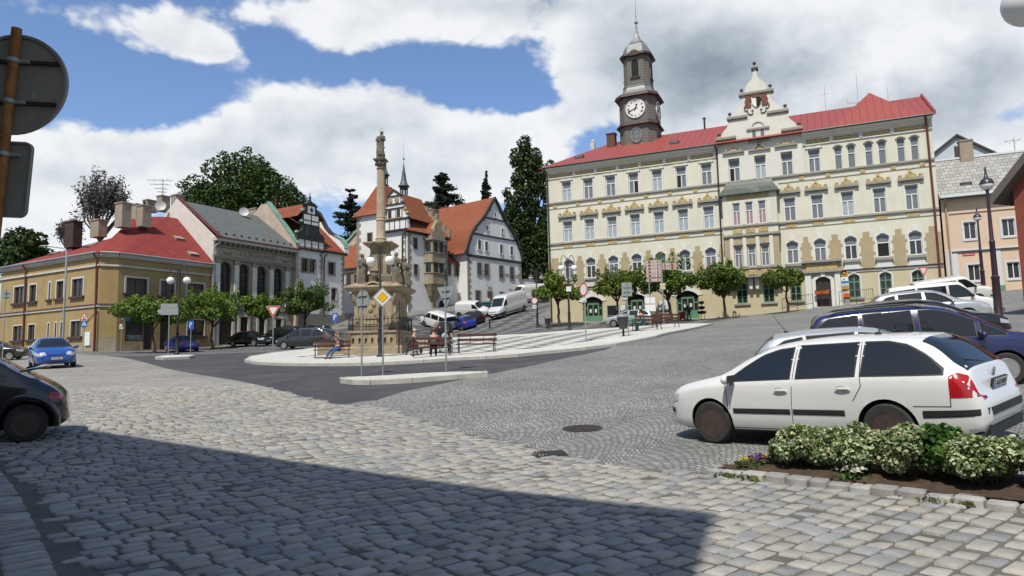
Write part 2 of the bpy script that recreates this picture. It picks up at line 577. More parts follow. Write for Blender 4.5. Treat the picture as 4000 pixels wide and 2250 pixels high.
def slab(name,pg,h,mtop,inner=None,mi_in=None,kerb=True,kw=.16,sp=1.2,kmat=None,drop=.3):
 """raised paved area following the terrain, with a stone kerb round it"""
 pg=[Vector(p)for p in pg]
 if sum(pg[i].x*pg[(i+1)%len(pg)].y-pg[(i+1)%len(pg)].x*pg[i].y for i in range(len(pg)))<0:
  pg=pg[::-1]
 ring=subdiv(pg)
 n=len(ring)
 xs=[p.x for p in ring]
 ys=[p.y for p in ring]
 P=np.array([(p.x,p.y)for p in ring])
 g=np.array([(x,y)for x in np.arange(min(xs),max(xs),sp)for y in np.arange(min(ys),max(ys),sp)])
 g=g[inside(g,ring)]
 verts=list(ring)+[Vector(p)for p in g]
 edges=[(i,(i+1)%n)for i in range(n)]
 if inner:
  q=subdiv(inner)
  b=len(verts)
  verts+=q
  edges+=[(b+i,b+(i+1)%len(q))for i in range(len(q))]
 vo,eo,fo,*_=geometry.delaunay_2d_cdt([Vector((v[0],v[1]))for v in verts],edges,[],0,1e-4)
 V=np.array([(v.x,v.y)for v in vo])
 F=np.array([f for f in fo])
 cen=V[F].mean(1)
 F=F[inside(cen,ring)]
 cen=V[F].mean(1)
 a,b_,c=V[F[:,0]],V[F[:,1]],V[F[:,2]]
 cr=(b_[:,0]-a[:,0])*(c[:,1]-a[:,1])-(b_[:,1]-a[:,1])*(c[:,0]-a[:,0])
 F[cr<0]=F[cr<0][:,::-1]
 Zz=gzs(V)+h
 me=D.meshes.new(name)
 me.from_pydata(np.c_[V,Zz].tolist(),[],F.tolist())
 for m_ in mtop:
  me.materials.append(m_)
 if inner:
  me.polygons.foreach_set('material_index',inside(cen,subdiv(inner)).astype(np.int32))
 o=tag(link(name,me),kind='structure')
 if kerb:
  mb=MB()
  z=gzs(P)
  for i in range(n):
   j=(i+1)%n
   a,c=ring[i],ring[j]
   d=(c-a)
   if d.length<1e-4:
    continue
   d.normalize()
   nn=Vector((d.y,-d.x))
   a2,c2=a+d*.006,c-d*.006
   za,zc=z[i],z[j]
   o_,i_=nn*.02,nn*-kw
   vs=[]
   for p,zz in((a2,za),(c2,zc)):
    vs+=[(p.x+o_.x*1.6,p.y+o_.y*1.6,zz-drop),(p.x+o_.x,p.y+o_.y,zz+h-.012),(p.x+o_.x*.2,p.y+o_.y*.2,zz+h+.006),(p.x+i_.x,p.y+i_.y,zz+h+.006),(p.x+i_.x,p.y+i_.y,zz-drop)]
   mb.add(vs,[(0,5,6,1),(1,6,7,2),(2,7,8,3),(0,1,2,3,4),(9,8,7,6,5)])
  tag(mb.build('kerb',kmat or M_kerb),kind='structure')
 return o
H_PL=.14
Z_plaza=poly([(957,1405),(1000,1413),(1100,1417.5),(1244,1418.5),(1456,1415.5),(1654,1405),(1781,1396),(1900,1390),(2028,1381),(2133,1370),(2288,1355),(2405,1341),(2482,1327),(2560,1312),(2676,1286),(2783,1262),(2618,1265),(2381,1281),(2222,1290),(2055,1304),(1900,1311),(1700,1320),(1480,1328),(1300,1340),(1220,1359),(1175,1365),(1062,1377),(975,1391)],H_PL)
Z_pin=poly([(1150,1394),(1244,1400),(1430,1392),(1600,1388),(1760,1382),(1900,1374),(2100,1360),(2250,1340),(2400,1317),(2520,1292),(2590,1271),(2381,1289),(2222,1299),(2055,1312),(1900,1320),(1700,1330),(1560,1352),(1480,1372),(1260,1384)],H_PL)
slab('plaza',Z_plaza,H_PL,[M_plaza,M_plazap],Z_pin)
Z_isl=poly([(1329,1474),(1374,1470),(1495,1465),(1666,1454),(1790,1449),(1899,1448),(1905,1453),(1790,1462),(1610,1476),(1448,1484),(1374,1483),(1333,1478)],.15)
slab('traffic_island',Z_isl,.15,[M_plaza],sp=.6)
Z_isl2=poly([(607,1393),(650,1387),(740,1384.5),(760,1388),(740,1391.5),(640,1396.5)],.15)
slab('traffic_island',Z_isl2,.15,[M_plaza],sp=.8)
def build_setts():
 gut0=gp(233,2237).to_2d().dot(e2)
 sv,sf,scol=[],[],[]
 base=0
 poly_big=[(p.x,p.y)for p in Z_big]
 ctr=[]
 smin,smax=-2.0,26.0
 s=smin
 while s<smax:
  w=random.gauss(.185,.012)
  t=gut0+random.uniform(-.02,.02)+random.uniform(0,.26)
  cnt=0
  while t<19:
   l=min(.36,max(.16,random.gauss(.262,.035)))
   ctr.append((s+w/2,t+l/2,w,l))
   t+=l
  s+=w
 for c in range(7):
  w=.36 if c<2 else .2
  t0=gut0-(.36*(c+1)if c<2 else .72+.2*(c-1))
  s=smin
  while s<smax:
   l=max(.09,random.gauss(.14,.02))
   ctr.append((s+l/2,t0+w/2,l,w))
   s+=l
 C=np.array(ctr)
 XY=C[:,:1]*np.array([e1.x,e1.y])+C[:,1:2]*np.array([e2.x,e2.y])
 XY+=np.c_[np.sin(XY[:,1]*.9+1)*.05+np.sin(XY[:,0]*1.7)*.02,np.sin(XY[:,0]*.8)*.06+np.sin(XY[:,1]*1.3)*.02]
 z=gzs(XY)
 keep=inside(XY,poly_big)
 d=np.c_[XY,z]-np.array(EYE)
 zc=d@np.array(CF)
 px=CX+FPX*(d@np.array(CR))/np.maximum(zc,.1)
 py=CY-FPX*(d@np.array(CU))/np.maximum(zc,.1)
 keep&=(zc>3.2)&(px>-500)&(px<4500)&(py<2600)&(XY[:,1]<23)
 C,XY,z=C[keep],XY[keep],z[keep]
 N=len(C)
 tone=np.clip(rng.normal(1,.085,N),.7,1.3)
 kind=rng.random(N)
 col=np.empty((N,3))
 col[:]=(.325,.312,.28)
 col[kind<.22]=(.27,.275,.27)
 col[kind>.9]=(.33,.31,.272)
 col[(kind>.22)&(kind<.27)]=(.22,.225,.225)
 col*=tone[:,None]
 oct_=np.array([(-1,-.86),(-.86,-1),(.86,-1),(1,-.86),(1,.86),(.86,1),(-.86,1),(-1,.86)])
 hs,hl=C[:,2]/2-.008,C[:,3]/2-.009
 a0=rng.normal(0,.035,N)
 jit=rng.uniform(.93,1.0,(N,8,2))
 rings=[]
 for sc,dz in((1.0,-.035),(.985,.0),(.86,.010)):
  o=oct_[None]*jit*sc
  lx,ly=o[:,:,0]*hs[:,None],o[:,:,1]*hl[:,None]
  if sc<.9:
   lx=o[:,:,0]*np.maximum(hs[:,None]-.013,.02)/sc
   ly=o[:,:,1]*np.maximum(hl[:,None]-.013,.02)/sc
  ca,sa=np.cos(a0)[:,None],np.sin(a0)[:,None]
  lx,ly=lx*ca-ly*sa,lx*sa+ly*ca
  wx=XY[:,0:1]+lx*e1.x+ly*e2.x
  wy=XY[:,1:2]+lx*e1.y+ly*e2.y
  rings.append(np.stack([wx,wy,np.full_like(wx,dz)],-1))
 tilt=rng.normal(0,.03,(N,2))
 hz=rng.normal(0,.005,N)
 V=np.concatenate(rings,1)
 rel=V[:,:,:2]-XY[:,None,:]
 up=(np.arange(24)>=8)[None,:]
 V[:,:,2]+=z[:,None]+np.where(up,hz[:,None]+(rel*tilt[:,None,:]).sum(-1),0)+.004
 f1=[]
 for r in range(2):
  for i in range(8):
   k=(i+1)%8
   f1.append((r*8+i,(r+1)*8+i,(r+1)*8+k,r*8+k))
 f1=np.array(f1)
 top=np.arange(23,15,-1)
 Fq=(f1[None]+(np.arange(N)*24)[:,None,None]).reshape(-1,4)
 Ft=(top[None]+(np.arange(N)*24)[:,None])
 me=D.meshes.new('road_setts')
 nv=N*24
 me.vertices.add(nv)
 me.vertices.foreach_set('co',V.reshape(-1))
 nl=Fq.size+Ft.size
 me.loops.add(nl)
 me.loops.foreach_set('vertex_index',np.concatenate([Fq.ravel(),Ft.ravel()]).astype(np.int32))
 npoly=len(Fq)+len(Ft)
 me.polygons.add(npoly)
 st=np.concatenate([np.arange(len(Fq))*4,Fq.size+np.arange(len(Ft))*8]).astype(np.int32)
 me.polygons.foreach_set('loop_start',st)
 me.materials.append(M_stone)
 lc=np.concatenate([np.repeat(col,16*4,axis=0),np.repeat(col,8,axis=0)])
 ca=me.color_attributes.new('Col','FLOAT_COLOR','CORNER')
 ca.data.foreach_set('color',np.c_[lc,np.ones(len(lc))].astype(np.float32).ravel())
 me.update(calc_edges=True)
 me.validate()
 me.shade_smooth()
 me.set_sharp_from_angle(angle=R(50))
 bm=bmesh.new()
 bm.from_mesh(me)
 bmesh.ops.recalc_face_normals(bm,faces=bm.faces)
 bm.to_mesh(me)
 bm.free()
 tag(link('road_setts',me),kind='structure')
 return N
NSETT=build_setts()
def joint_bed():
 pts=[(-12,23),(7,23),(7,3),(-6,3),(-14,12)]
 return
mb=MB()
bed=[bedA,bedA+bedE*BEDL,bedA+bedE*BEDL+bedN*BEDW,bedA+bedN*BEDW+bedE*.35]
ring=subdiv(bed,.3)
cx=sum((p for p in bed),Vector((0,0)))/4
vs=[(p.x,p.y,gz(p.x,p.y)+.03)for p in ring]
g=[Vector(bedA+bedE*a+bedN*b)for a in np.arange(.5,BEDL-.1,.22)for b in np.arange(.15,BEDW-.05,.2)]
verts=ring+g
vo,eo,fo,*_=geometry.delaunay_2d_cdt(verts,[(i,(i+1)%len(ring))for i in range(len(ring))],[],0,1e-4)
zz=gzs([(v.x,v.y)for v in vo])
fl=[tuple(f)for f in fo if inside([sum((Vector(vo[i])for i in f),Vector((0,0)))/3],[tuple(p)for p in ring])[0]]
mb.add([(v.x,v.y,z+.05+random.uniform(0,.05))for v,z in zip(vo,zz)],[f if(vo[f[1]]-vo[f[0]]).cross(vo[f[2]]-vo[f[0]])>0 else f[::-1]for f in fl])
tag(mb.build('soil',M_soil,smooth=60),kind='structure')
mb=MB()
mb.col=(1,1,1)
def edging(a,d,L,n):
 s=0
 while s<L-.05:
  l=random.uniform(.2,.29)
  w=random.uniform(.17,.21)
  c=a+d*(s+l/2)
  zb=gz(c.x,c.y)
  t=random.uniform(.8,1.2)
  mb.col=(.33*t,.325*t,.31*t)
  an=math.atan2(d.y,d.x)+random.gauss(0,.05)
  mb.M=TR(c.x-n.x*.02,c.y-n.y*.02,zb+random.uniform(-.005,.01),an)
  h=random.uniform(.06,.085)
  x,y=l/2-.007,w/2
  o=[(-x,-y*.8),(-x*.8,-y),(x*.8,-y),(x,-y*.8),(x,y*.8),(x*.8,y),(-x*.8,y),(-x,y*.8)]
  i_=[(p*.86,q*.84)for p,q in o]
  mb.frustum(o,[(p*.97,q*.97)for p,q in o],-.06,h-.025)
  mb.frustum([(p*.97,q*.97)for p,q in o],i_,h-.025,h)
  s+=l
 mb.M=None
edging(bedA,bedE,BEDL,bedN)
edging(bedA+bedE*.05,(bedN*BEDW+bedE*.35).normalized(),BEDW,bedE)
edging(bedA+bedN*BEDW+bedE*.35,bedE,BEDL-.4,bedN)
tag(mb.build('flowerbed_edging',M_stone,smooth=50),kind='structure')
def manhole(px,py,r,nm,lab,square=False):
 g=gp(px,py)
 nrm=Vector((gz(g.x-.3,g.y)-gz(g.x+.3,g.y),gz(g.x,g.y-.3)-gz(g.x,g.y+.3),.6)).normalized()
 mw=Matrix.Translation(g+Vector((0,0,.012)))@Vector((0,0,1)).rotation_difference(nrm).to_matrix().to_4x4()
 mb=MB()
 if square:
  mb.M=Matrix.Rotation(math.atan2(e2.y,e2.x)-.55,4,'Z')
  a,b_=r
  mb.box(-a,a,-b_,b_,-.04,.004)
  for i in range(9):
   x=-a*.85+i*a*.21
   mb.box(x,x+a*.1,-b_*.8,b_*.8,.004,.016)
 else:
  mb.lathe([(r,-.04),(r,.004),(r*.93,.006),(r*.92,0),(r*.9,0)],40)
  for i in range(-5,6):
   hw=math.sqrt(max(0,(r*.86)**2-(i*r*.155)**2))
   if hw>.02:
    mb.box(-hw,hw,i*r*.155-.018,i*r*.155+.018,-.01,.007)
 tag(mb.build(nm,M_iron,None,mw),lab,'manhole cover' if not square else 'drain grate')
manhole(2275,1675,.36,'manhole_cover','round iron manhole cover in the small grey setts')
manhole(2146,1775,(.25,.2),'drain_grate','rectangular rusty drain grate at the edge of the small setts',True)
def banded(name,col,axis,scale,amp=.25,rough=.6,var=.25,vscale=1.0,bump=.6,stain=.3,stcol=(.1,.06,.05),brick=None,spec=.3):
 """roof covering: rows (axis Z) or seams (axis X) with worn colour"""
 m,t,b=newmat(name)
 b.inputs['Roughness'].default_value=rough
 b.inputs['Specular IOR Level'].default_value=spec
 tc=t.n('ShaderNodeTexCoord').outputs['Object']
 sp=t.n('ShaderNodeSeparateXYZ',Vector=tc)
 if brick:
  src=sp.outputs[0]if axis=='X' else t.m('ADD',sp.outputs[0],sp.outputs[1])
  cv=t.n('ShaderNodeCombineXYZ',X=src,Y=sp.outputs[2]).outputs[0]
  br=t.n('ShaderNodeTexBrick',Vector=cv,Color1=(1,1,1,1),Color2=(.72,.72,.72,1),Mortar=(.35,.35,.35,1),Scale=1.0,Mortar__Size=brick[2],Brick__Width=brick[0],Row__Height=brick[1],Bias=-.2)
  h=br.outputs[1]
  c=t.mix(1.0,col,br.outputs[0],'MULTIPLY')
  h=t.m('SUBTRACT',1.0,h)
 else:
  src={'X':sp.outputs[0],'Y':sp.outputs[1],'Z':sp.outputs[2]}[axis]
  fr=t.m('FRACT',t.m('MULTIPLY',src,scale))
  h=t.m('POWER',fr,2.0)if axis=='Z' else t.m('GREATER_THAN',fr,.9)
  c=t.mix(1.0,col,t.ramp(h,[(0,1.05),(1,1-amp)]),'MULTIPLY')
 nz=t.n('ShaderNodeTexNoise',Vector=tc,Scale=vscale,Detail=8.0,Roughness=.72).outputs[0]
 c=t.mix(1.0,c,t.ramp(nz,[(.28,1-var),(.72,1+var*.5)]),'MULTIPLY')
 n2=t.n('ShaderNodeTexNoise',Vector=tc,Scale=.35,Detail=8.0,Roughness=.75).outputs[0]
 c=t.mix(t.ramp(n2,[(.5,0.0),(.75,stain)]),c,stcol)
 t.L.new(c,b.inputs['Base Color'])
 bp=t.n('ShaderNodeBump',Height=t.m('ADD',h,t.m('MULTIPLY',nz,.5)),Strength=bump,Distance=.03)
 t.L.new(bp.outputs[0],b.inputs['Normal'])
 return m
M_cream=mat('cream_plaster',(.605,.588,.485),.85,var=.10,vscale=.5,bump=.15,bscale=18,stain=.35,stcol=(.45,.42,.33),stscale=.35,streak=True)
M_creamt=mat('pale_trim',(.61,.60,.54),.8,var=.08,vscale=1.2,bump=.1,stain=.3,stcol=(.42,.40,.33),stscale=.8)
M_beige=mat('beige_render',(.37,.30,.185),.85,var=.12,vscale=1,bump=.2,bscale=15,stain=.3,stcol=(.30,.24,.14),stscale=.6)
M_ygrnd=mat('yellow_render',(.50,.44,.29),.85,var=.08,vscale=.7,bump=.15,stain=.3,stcol=(.42,.36,.24),stscale=.5)
M_ochre=mat('ochre_relief',(.44,.34,.16),.85,var=.5,vscale=7,bump=1.0,bscale=9)
M_ledge=mat('grey_ledge',(.30,.28,.24),.85,var=.25,vscale=2,bump=.2,stain=.4,stcol=(.16,.14,.12),stscale=1)
M_whitet=mat('white_trim',(.63,.63,.61),.8,var=.07,vscale=1.5)
M_wframe=mat('white_frame',(.68,.68,.66),.5,var=.05,vscale=3)
M_gframe=mat('green_frame',(.11,.24,.14),.5,var=.12,vscale=3)
M_bframe=mat('brown_frame',(.10,.06,.04),.6,var=.2,vscale=4)
M_paneg=mat('pane_grey',(.16,.175,.20),.12,var=.15,vscale=.8,spec=.6)  # base colour lightened to stand in for reflected sky and curtains
M_panel=mat('pane_curtained',(.33,.385,.43),.14,var=.22,vscale=2.5,spec=.6)
M_panep=mat('pane_pink_curtain',(.34,.22,.245),.14,var=.2,vscale=2.5,spec=.6)
M_paned=mat('pane_dark',(.022,.022,.025),.08,spec=.6)
M_panei=mat('pane_dim',(.05,.052,.055),.1,var=.4,vscale=3,spec=.6)
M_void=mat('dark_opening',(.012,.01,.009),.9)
M_gutter=mat('dark_gutter',(.035,.03,.03),.45,spec=.4)
M_gutbr=mat('red_brown_pipe',(.13,.03,.022),.5,var=.2)
M_gutgr=mat('zinc_pipe',(.33,.34,.35),.45,metal=.3,var=.15)
M_throof=banded('red_sheet_roof',(.27,.062,.05),'X',1.6,amp=.3,rough=.5,var=.12,stain=.2,stcol=(.30,.09,.075),bump=.5,spec=.4)
M_redfelt=banded('red_felt_roof',(.215,.036,.030),'X',.9,amp=.12,rough=.85,var=.25,vscale=1.5,stain=.45,stcol=(.14,.035,.03),bump=.2)
M_greyfelt=banded('grey_shingle_roof',(.125,.14,.135),'Z',4,rough=.9,var=.3,vscale=2,stain=.4,stcol=(.075,.085,.08),bump=.4)
M_tile=banded('orange_tiles',(.275,.088,.042),'Z',3.6,amp=.42,rough=.8,var=.28,vscale=1.5,stain=.35,stcol=(.21,.07,.04),bump=.9)
M_tiled=banded('old_tiles',(.26,.075,.038),'Z',3.2,amp=.5,rough=.85,var=.35,vscale=1.5,stain=.5,stcol=(.13,.05,.035),bump=1)
M_slate=banded('grey_slab_roof',(.36,.355,.335),'X',1,rough=.85,var=.18,vscale=.8,stain=.35,stcol=(.24,.23,.21),bump=.4,brick=(.52,.36,.02))
M_pink=mat('pink_plaster',(.60,.455,.33),.88,var=.05,vscale=.7,bump=.08,stain=.12,stcol=(.52,.39,.28))
M_yplast=mat('ochre_plaster',(.335,.24,.108),.9,var=.16,vscale=.8,bump=.25,bscale=14,stain=.5,stcol=(.22,.155,.07),stscale=.4,streak=True)
M_whitep=mat('white_plaster',(.70,.695,.68),.88,var=.07,vscale=.8,bump=.15,stain=.3,stcol=(.42,.42,.41),stscale=.4,streak=True)
M_stoneb=mat('sandstone',(.30,.245,.165),.9,var=.32,vscale=1.8,bump=.6,bscale=12,stain=.6,stcol=(.10,.085,.065),stscale=1.1)
M_stoneg=mat('grey_sandstone',(.27,.24,.195),.9,var=.3,vscale=2,bump=.4,bscale=14,stain=.5,stcol=(.11,.10,.085),stscale=.9)
M_theat=mat('theatre_render',(.36,.32,.255),.9,var=.22,vscale=1.3,bump=.5,bscale=9,stain=.6,stcol=(.19,.165,.13),stscale=.8,streak=True)
M_black=mat('black_timber',(.03,.027,.025),.75,var=.3,vscale=3)
M_copper=mat('green_copper',(.17,.34,.27),.6,var=.3,vscale=2,stain=.5,stcol=(.05,.09,.08),stscale=.9)
M_brick=mat('chimney_render',(.31,.26,.20),.9,var=.25,vscale=3,bump=.4,bscale=18,stain=.6,stcol=(.13,.11,.09),stscale=1.5)
M_shing=banded('grey_boarding',(.16,.15,.135),'Z',3.3,amp=.2,rough=.75,var=.15,stain=.25,stcol=(.10,.095,.09),bump=.6)
M_tin=mat('grey_sheet_metal',(.22,.225,.22),.5,var=.15,vscale=1.5,metal=.35,stain=.3,stcol=(.13,.13,.13))
M_dkbrown=mat('dark_brown_board',(.055,.03,.026),.6,var=.25)
M_terra=mat('red_render',(.26,.065,.04),.9,var=.2,vscale=1.5,bump=.3,stain=.3,stcol=(.17,.05,.035))
M_plinth=mat('worn_plinth',(.33,.28,.215),.92,var=.35,vscale=1.4,bump=.8,bscale=10,stain=.8,stcol=(.15,.10,.085),stscale=.8)
M_door=mat('dark_door',(.035,.022,.02),.5,var=.3,spec=.5)
def wallpanel(mb,u0,u1,z0,z1,holes,depth=.2,y=0.0,zb=None,mi=0):
 """front wall face with real openings and reveals; zb = [(z, material)] starts of horizontal colour zones"""
 us=sorted({u0,u1,*[h[0]for h in holes],*[h[1]for h in holes]})
 zs={z0,z1,*[h[2]for h in holes],*[h[3]for h in holes]}
 zb=zb or[(z0,mi)]
 zs|={z for z,_ in zb if z0<z<z1}
 us=[u for u in us if u0-1e-6<=u<=u1+1e-6]
 zs=sorted(z for z in zs if z0-1e-6<=z<=z1+1e-6)
 def zmat(z):
  r=zb[0][1]
  for zz,k in zb:
   if z>=zz-1e-6:
    r=k
  return r
 for j in range(len(zs)-1):
  zc=(zs[j]+zs[j+1])/2
  k=zmat(zc)
  run=None
  for i in range(len(us)-1):
   uc=(us[i]+us[i+1])/2
   hole=any(h[0]<uc<h[1]and h[2]<zc<h[3]for h in holes)
   if not hole:
    if run is None:
     run=us[i]
   if(hole or i==len(us)-2)and run is not None:
    e=us[i]if hole else us[i+1]
    mb.quad((run,y,zs[j]),(e,y,zs[j]),(e,y,zs[j+1]),(run,y,zs[j+1]),k)
    run=None
 for h in holes:
  a,b,c,d=h[:4]
  k=zmat((c+d)/2)
  rise=h[4]if len(h)>4 else 0
  y2=y+depth
  zt=d-rise
  mb.quad((a,y,c),(a,y,zt),(a,y2,zt),(a,y2,c),k)
  mb.quad((b,y,c),(b,y2,c),(b,y2,zt),(b,y,zt),k)
  mb.quad((a,y,c),(a,y2,c),(b,y2,c),(b,y,c),k)
  arc=[(a,zt),(b,zt)]if rise==0 else archpts(a,b,zt,rise)
  for(p,q),(r,s_)in zip(arc[:-1],arc[1:]):
   mb.quad((p,y,q),(r,y,s_),(r,y2,s_),(p,y2,q),k)
   if rise:
    mb.quad((p,y,q),(p,y,d),(r,y,d),(r,y,s_),k)
def archpts(a,b,zt,rise,n=10):
 w=(b-a)/2
 rise=min(rise,w)
 Rr=(w*w+rise*rise)/(2*rise)
 c=(a+b)/2
 out=[]
 th=math.asin(min(1,w/Rr))
 for i in range(n+1):
  t=-th+2*th*i/n
  out.append((c+Rr*math.sin(t),zt+Rr*math.cos(t)-(Rr-rise)))
 return out
_WC={}
def window(root,F,u,z,w,h,frame,up,low,tr=.62,ncol=2,nlow=1,nup=1,rise=0.0,y=.14,fw=.075,ucol=1,name='window',label=None,mwx=None):
 """window part (frame) with its pane as a sub-part; y is the depth of the frame behind the wall face"""
 w,h=round(w,2),round(h,2)
 key=(w,h,frame.name,up.name,low.name,tr,ncol,nlow,nup,rise,fw,ucol)
 if key not in _WC:
  f=MB()
  d0,d1=0,.07
  hw=w/2
  f.box(-hw,-hw+fw,d0,d1,0,h-rise)
  f.box(hw-fw,hw,d0,d1,0,h-rise)
  f.box(-hw+fw,hw-fw,d0,d1,0,fw)
  if rise>0:
   o=archpts(-hw,hw,h-rise,rise)
   i_=archpts(-hw+fw,hw-fw,h-rise,max(.02,rise-fw))
   n=len(o)
   for k in range(n-1):
    f.prism_xz([o[k],o[k+1],i_[k+1],i_[k]],d0,d1)
   ztop=h-rise
  else:
   f.box(-hw+fw,hw-fw,d0,d1,h-fw,h)
   ztop=h
  zt=h*tr if tr else ztop
  if tr:
   f.box(-hw+fw,hw-fw,d0-.015,d1,zt-fw*.6,zt+fw*.6)
  for c in range(1,ncol):
   x=-hw+w*c/ncol
   f.box(x-fw*.55,x+fw*.55,d0-.008,d1-.002,fw,zt-(fw*.6 if tr else fw))
  for r in range(1,nlow):
   zz=zt*r/nlow
   f.box(-hw+fw,hw-fw,d0+.006,d1-.006,zz-fw*.32,zz+fw*.32)
  for c in range(1,ucol):
   x=-hw+w*c/ucol
   f.box(x-fw*.5,x+fw*.5,d0-.006,d1-.004,zt+fw*.6,h-(rise*.15 if rise else fw))
  g=MB()
  yy=.045
  if tr:
   g.quad((-hw+.01,yy,.01),(hw-.01,yy,.01),(hw-.01,yy,zt),(-hw+.01,yy,zt),1)
  if rise>0:
   zl=zt if tr else .01
   o=archpts(-hw+.01,hw-.01,h-rise,rise-.01)
   vs=[(-hw+.01,yy,zl),(hw-.01,yy,zl)]+[(a,yy,b)for a,b in o[::-1]]
   g.add(vs,[tuple(range(len(vs)))],0)
  else:
   zl=zt if tr else .01
   g.quad((-hw+.01,yy,zl),(hw-.01,yy,zl),(hw-.01,yy,h-.01),(-hw+.01,yy,h-.01),0)
  _WC[key]=(f.mesh('window_frame',frame),g.mesh('pane',[up,low]))
 fm,gm=_WC[key]
 mw=F.mw@Matrix.Translation((u,y,z))
 if mwx is not None:
  mw=mwx
 o=link(name,fm,root,mw)
 if label:
  o['label']=label
 link('pane',gm,o,mw)
 return o
def part(name,mb,mats,root,F=None,smooth=None,label=None):
 o=mb.build(name,mats,root,F.mw if F is not None else None,smooth)
 if label:
  o['label']=label
 return o
def rows(F,pts,d=0.0):
 """[TL, BR, TL, BR ...] pixels -> list of (u centre, width) with common sill and head heights"""
 uv=F.uvs(pts,d)
 tl,br=uv[0::2],uv[1::2]
 z1=sum(p[1]for p in tl)/len(tl)
 z0=sum(p[1]for p in br)/len(br)
 return[((a[0]+b[0])/2,abs(b[0]-a[0]))for a,b in zip(tl,br)],z0,z1
def chimney(name,root,mw,w,d,h,m=None,pots=0,cap=True):
 mb=MB()
 mb.box(-w/2,w/2,-d/2,d/2,0,h-.12)
 if cap:
  mb.box(-w/2-.07,w/2+.07,-d/2-.07,d/2+.07,h-.12,h)
 o=mb.build(name,m or M_brick,root,mw)
 for i in range(pots):
  p=MB()
  p.lathe([(.11,h),(.1,h+.3),(.17,h+.31),(.17,h+.36)],10,c=((i-(pots-1)/2)*.35,0,0))
  p.build('chimney_pot',M_gutter,o,mw,40)
 return o
def each(name,boxes,m,root,F):
 """one part per box"""
 for b in boxes:
  q=MB()
  q.box(*b)
  part(name,q,m,root,F)
def pipe(root,F,pts,m,r=.06,name='downpipe'):
 mb=MB()
 mb.tube(pts,r,8)
 return part(name,mb,m,root,F,40)
# TOWN HALL
O_=at(2150,1262,73.5)
TH=Frame(O_[:2],R(-23.9),O_.z)
th=thing('town_hall','long cream town hall with red metal roof, scrolled gable and grey clock tower','town hall',TH.mw)
z4=lambda p:Q(2000,500,1534/900,p)
z5=lambda p:Q(2700,200,1.38,p)
W_TH,D_TH,ZE=35.35,13.0,16.0
f3,f3a,f3b=rows(TH,z4([(330,360),(397,487),(475,340),(540,470),(622,318),(690,452),(775,300),(843,432),(932,278),(1000,415),(1090,262),(1163,400),(1255,238),(1335,375)]))
f3r,_,_=rows(TH,z5([(200,590),(268,700),(340,568),(408,690),(482,548),(552,668),(630,527),(697,648)]))
f3p,_,_=rows(TH,z5([(768,512),(818,632),(840,505),(888,625),(933,490),(983,613),(1005,482),(1055,605),(1105,468),(1157,592),(1180,457),(1230,582)]))
f3a,f3b=12.58,14.68
f2a,f2b=8.3,10.46
f2u=[u for u,w in f3]+[u for u,w in rows(TH,z5([(498,790),(567,918),(645,775),(715,903),(808,757),(880,887),(980,740),(1053,870),(1152,722),(1228,850)]))[0]]
f1a,f1b=4.4,6.43
f1u=f2u
holes=[]
for u,w in f3+f3r:
 holes.append((u-.5,u+.5,f3a,f3b))
for u,w in f3p:
 holes.append((u-.31,u+.31,f3a,f3b+.02,.17))
for u in f2u:
 holes.append((u-.5,u+.5,f2a,f2b))
for u in f1u:
 holes.append((u-.5,u+.5,f1a,f1b,.24))
doors=[(4.6,2.1,-.28,2.45),(9.13,2.1,-.2,2.45),(14.05,2.1,-.2,2.48)]
for u,w,a,b in doors:
 holes.append((u-w/2,u+w/2,a,b,.5))
gw=[(19.08,.94,1.0,2.95),(21.42,.94,1.0,2.95),(23.72,.94,1.0,2.95),(28.5,.92,1.02,3.08),(30.95,.92,1.02,3.08),(33.4,.92,1.02,3.08)]
for u,w,a,b in gw:
 holes.append((u-w/2,u+w/2,a,b,.26))
holes.append((25.4,26.62,.35,3.0,.3))
mb=MB()
wallpanel(mb,0,W_TH,-2.0,ZE,holes,.22,0,[(-2,1),(3.3,0)])
mb.quad((0,D_TH,-2),(0,0,-2),(0,0,ZE),(0,D_TH,ZE),0)
mb.quad((W_TH,0,-2),(W_TH,D_TH,-2),(W_TH,D_TH,ZE),(W_TH,0,ZE),0)
mb.quad((W_TH,D_TH,-2),(0,D_TH,-2),(0,D_TH,ZE),(W_TH,D_TH,ZE),0)
mb.add([(W_TH,0,ZE),(W_TH,D_TH,ZE),(W_TH,6.5,20.1)],[(0,1,2)],0)
part('wall',mb,[M_cream,M_ygrnd],th,TH)
def beige(u0,u1,uw):
 if u1-u0<.3:
  return
 mb=MB()
 c=(u0+u1)/2
 mb.box(u0,u1,-.03,0,3.52,6.2)
 hw=min(.4,(u1-u0)/2*.55)
 mb.box(c-hw,c+hw,-.03,0,6.2,6.72)
 for k in range(6):
  zz=3.75+k*.46
  if zz<6:
   for e,s_ in((u0,-1),(u1,1)):
    if any(abs(e-s_*-.78-w_)<.01 for w_ in uw)and k%2==0:
     x0,x1=sorted((e,e+s_*.14))
     mb.box(x0,x1,-.03,0,zz,zz+.23)
 part('rusticated_pier',mb,M_beige,th,TH)
fr=f1u[7:]
for i in range(8):
 beige(0.0 if i==0 else f1u[i-1]+.78,17.6 if i==7 else f1u[i]-.78,f1u)
for i in range(6):
 beige(22.75 if i==0 else fr[i-1]+.78,W_TH if i==5 else fr[i]-.78,f1u)
mb=MB()
zt_,hb_=f1b-.22,f1b
o=archpts(-.62,.62,f1b-.2,.28)
i_=archpts(-.5,.5,f1b-.24,.24)
for k in range(len(o)-1):
 mb.prism_xz([o[k],o[k+1],i_[k+1],i_[k]],-.055,0)
mb.box(-.62,-.5,-.055,0,f1a,f1b-.22)
mb.box(.5,.62,-.055,0,f1a,f1b-.22)
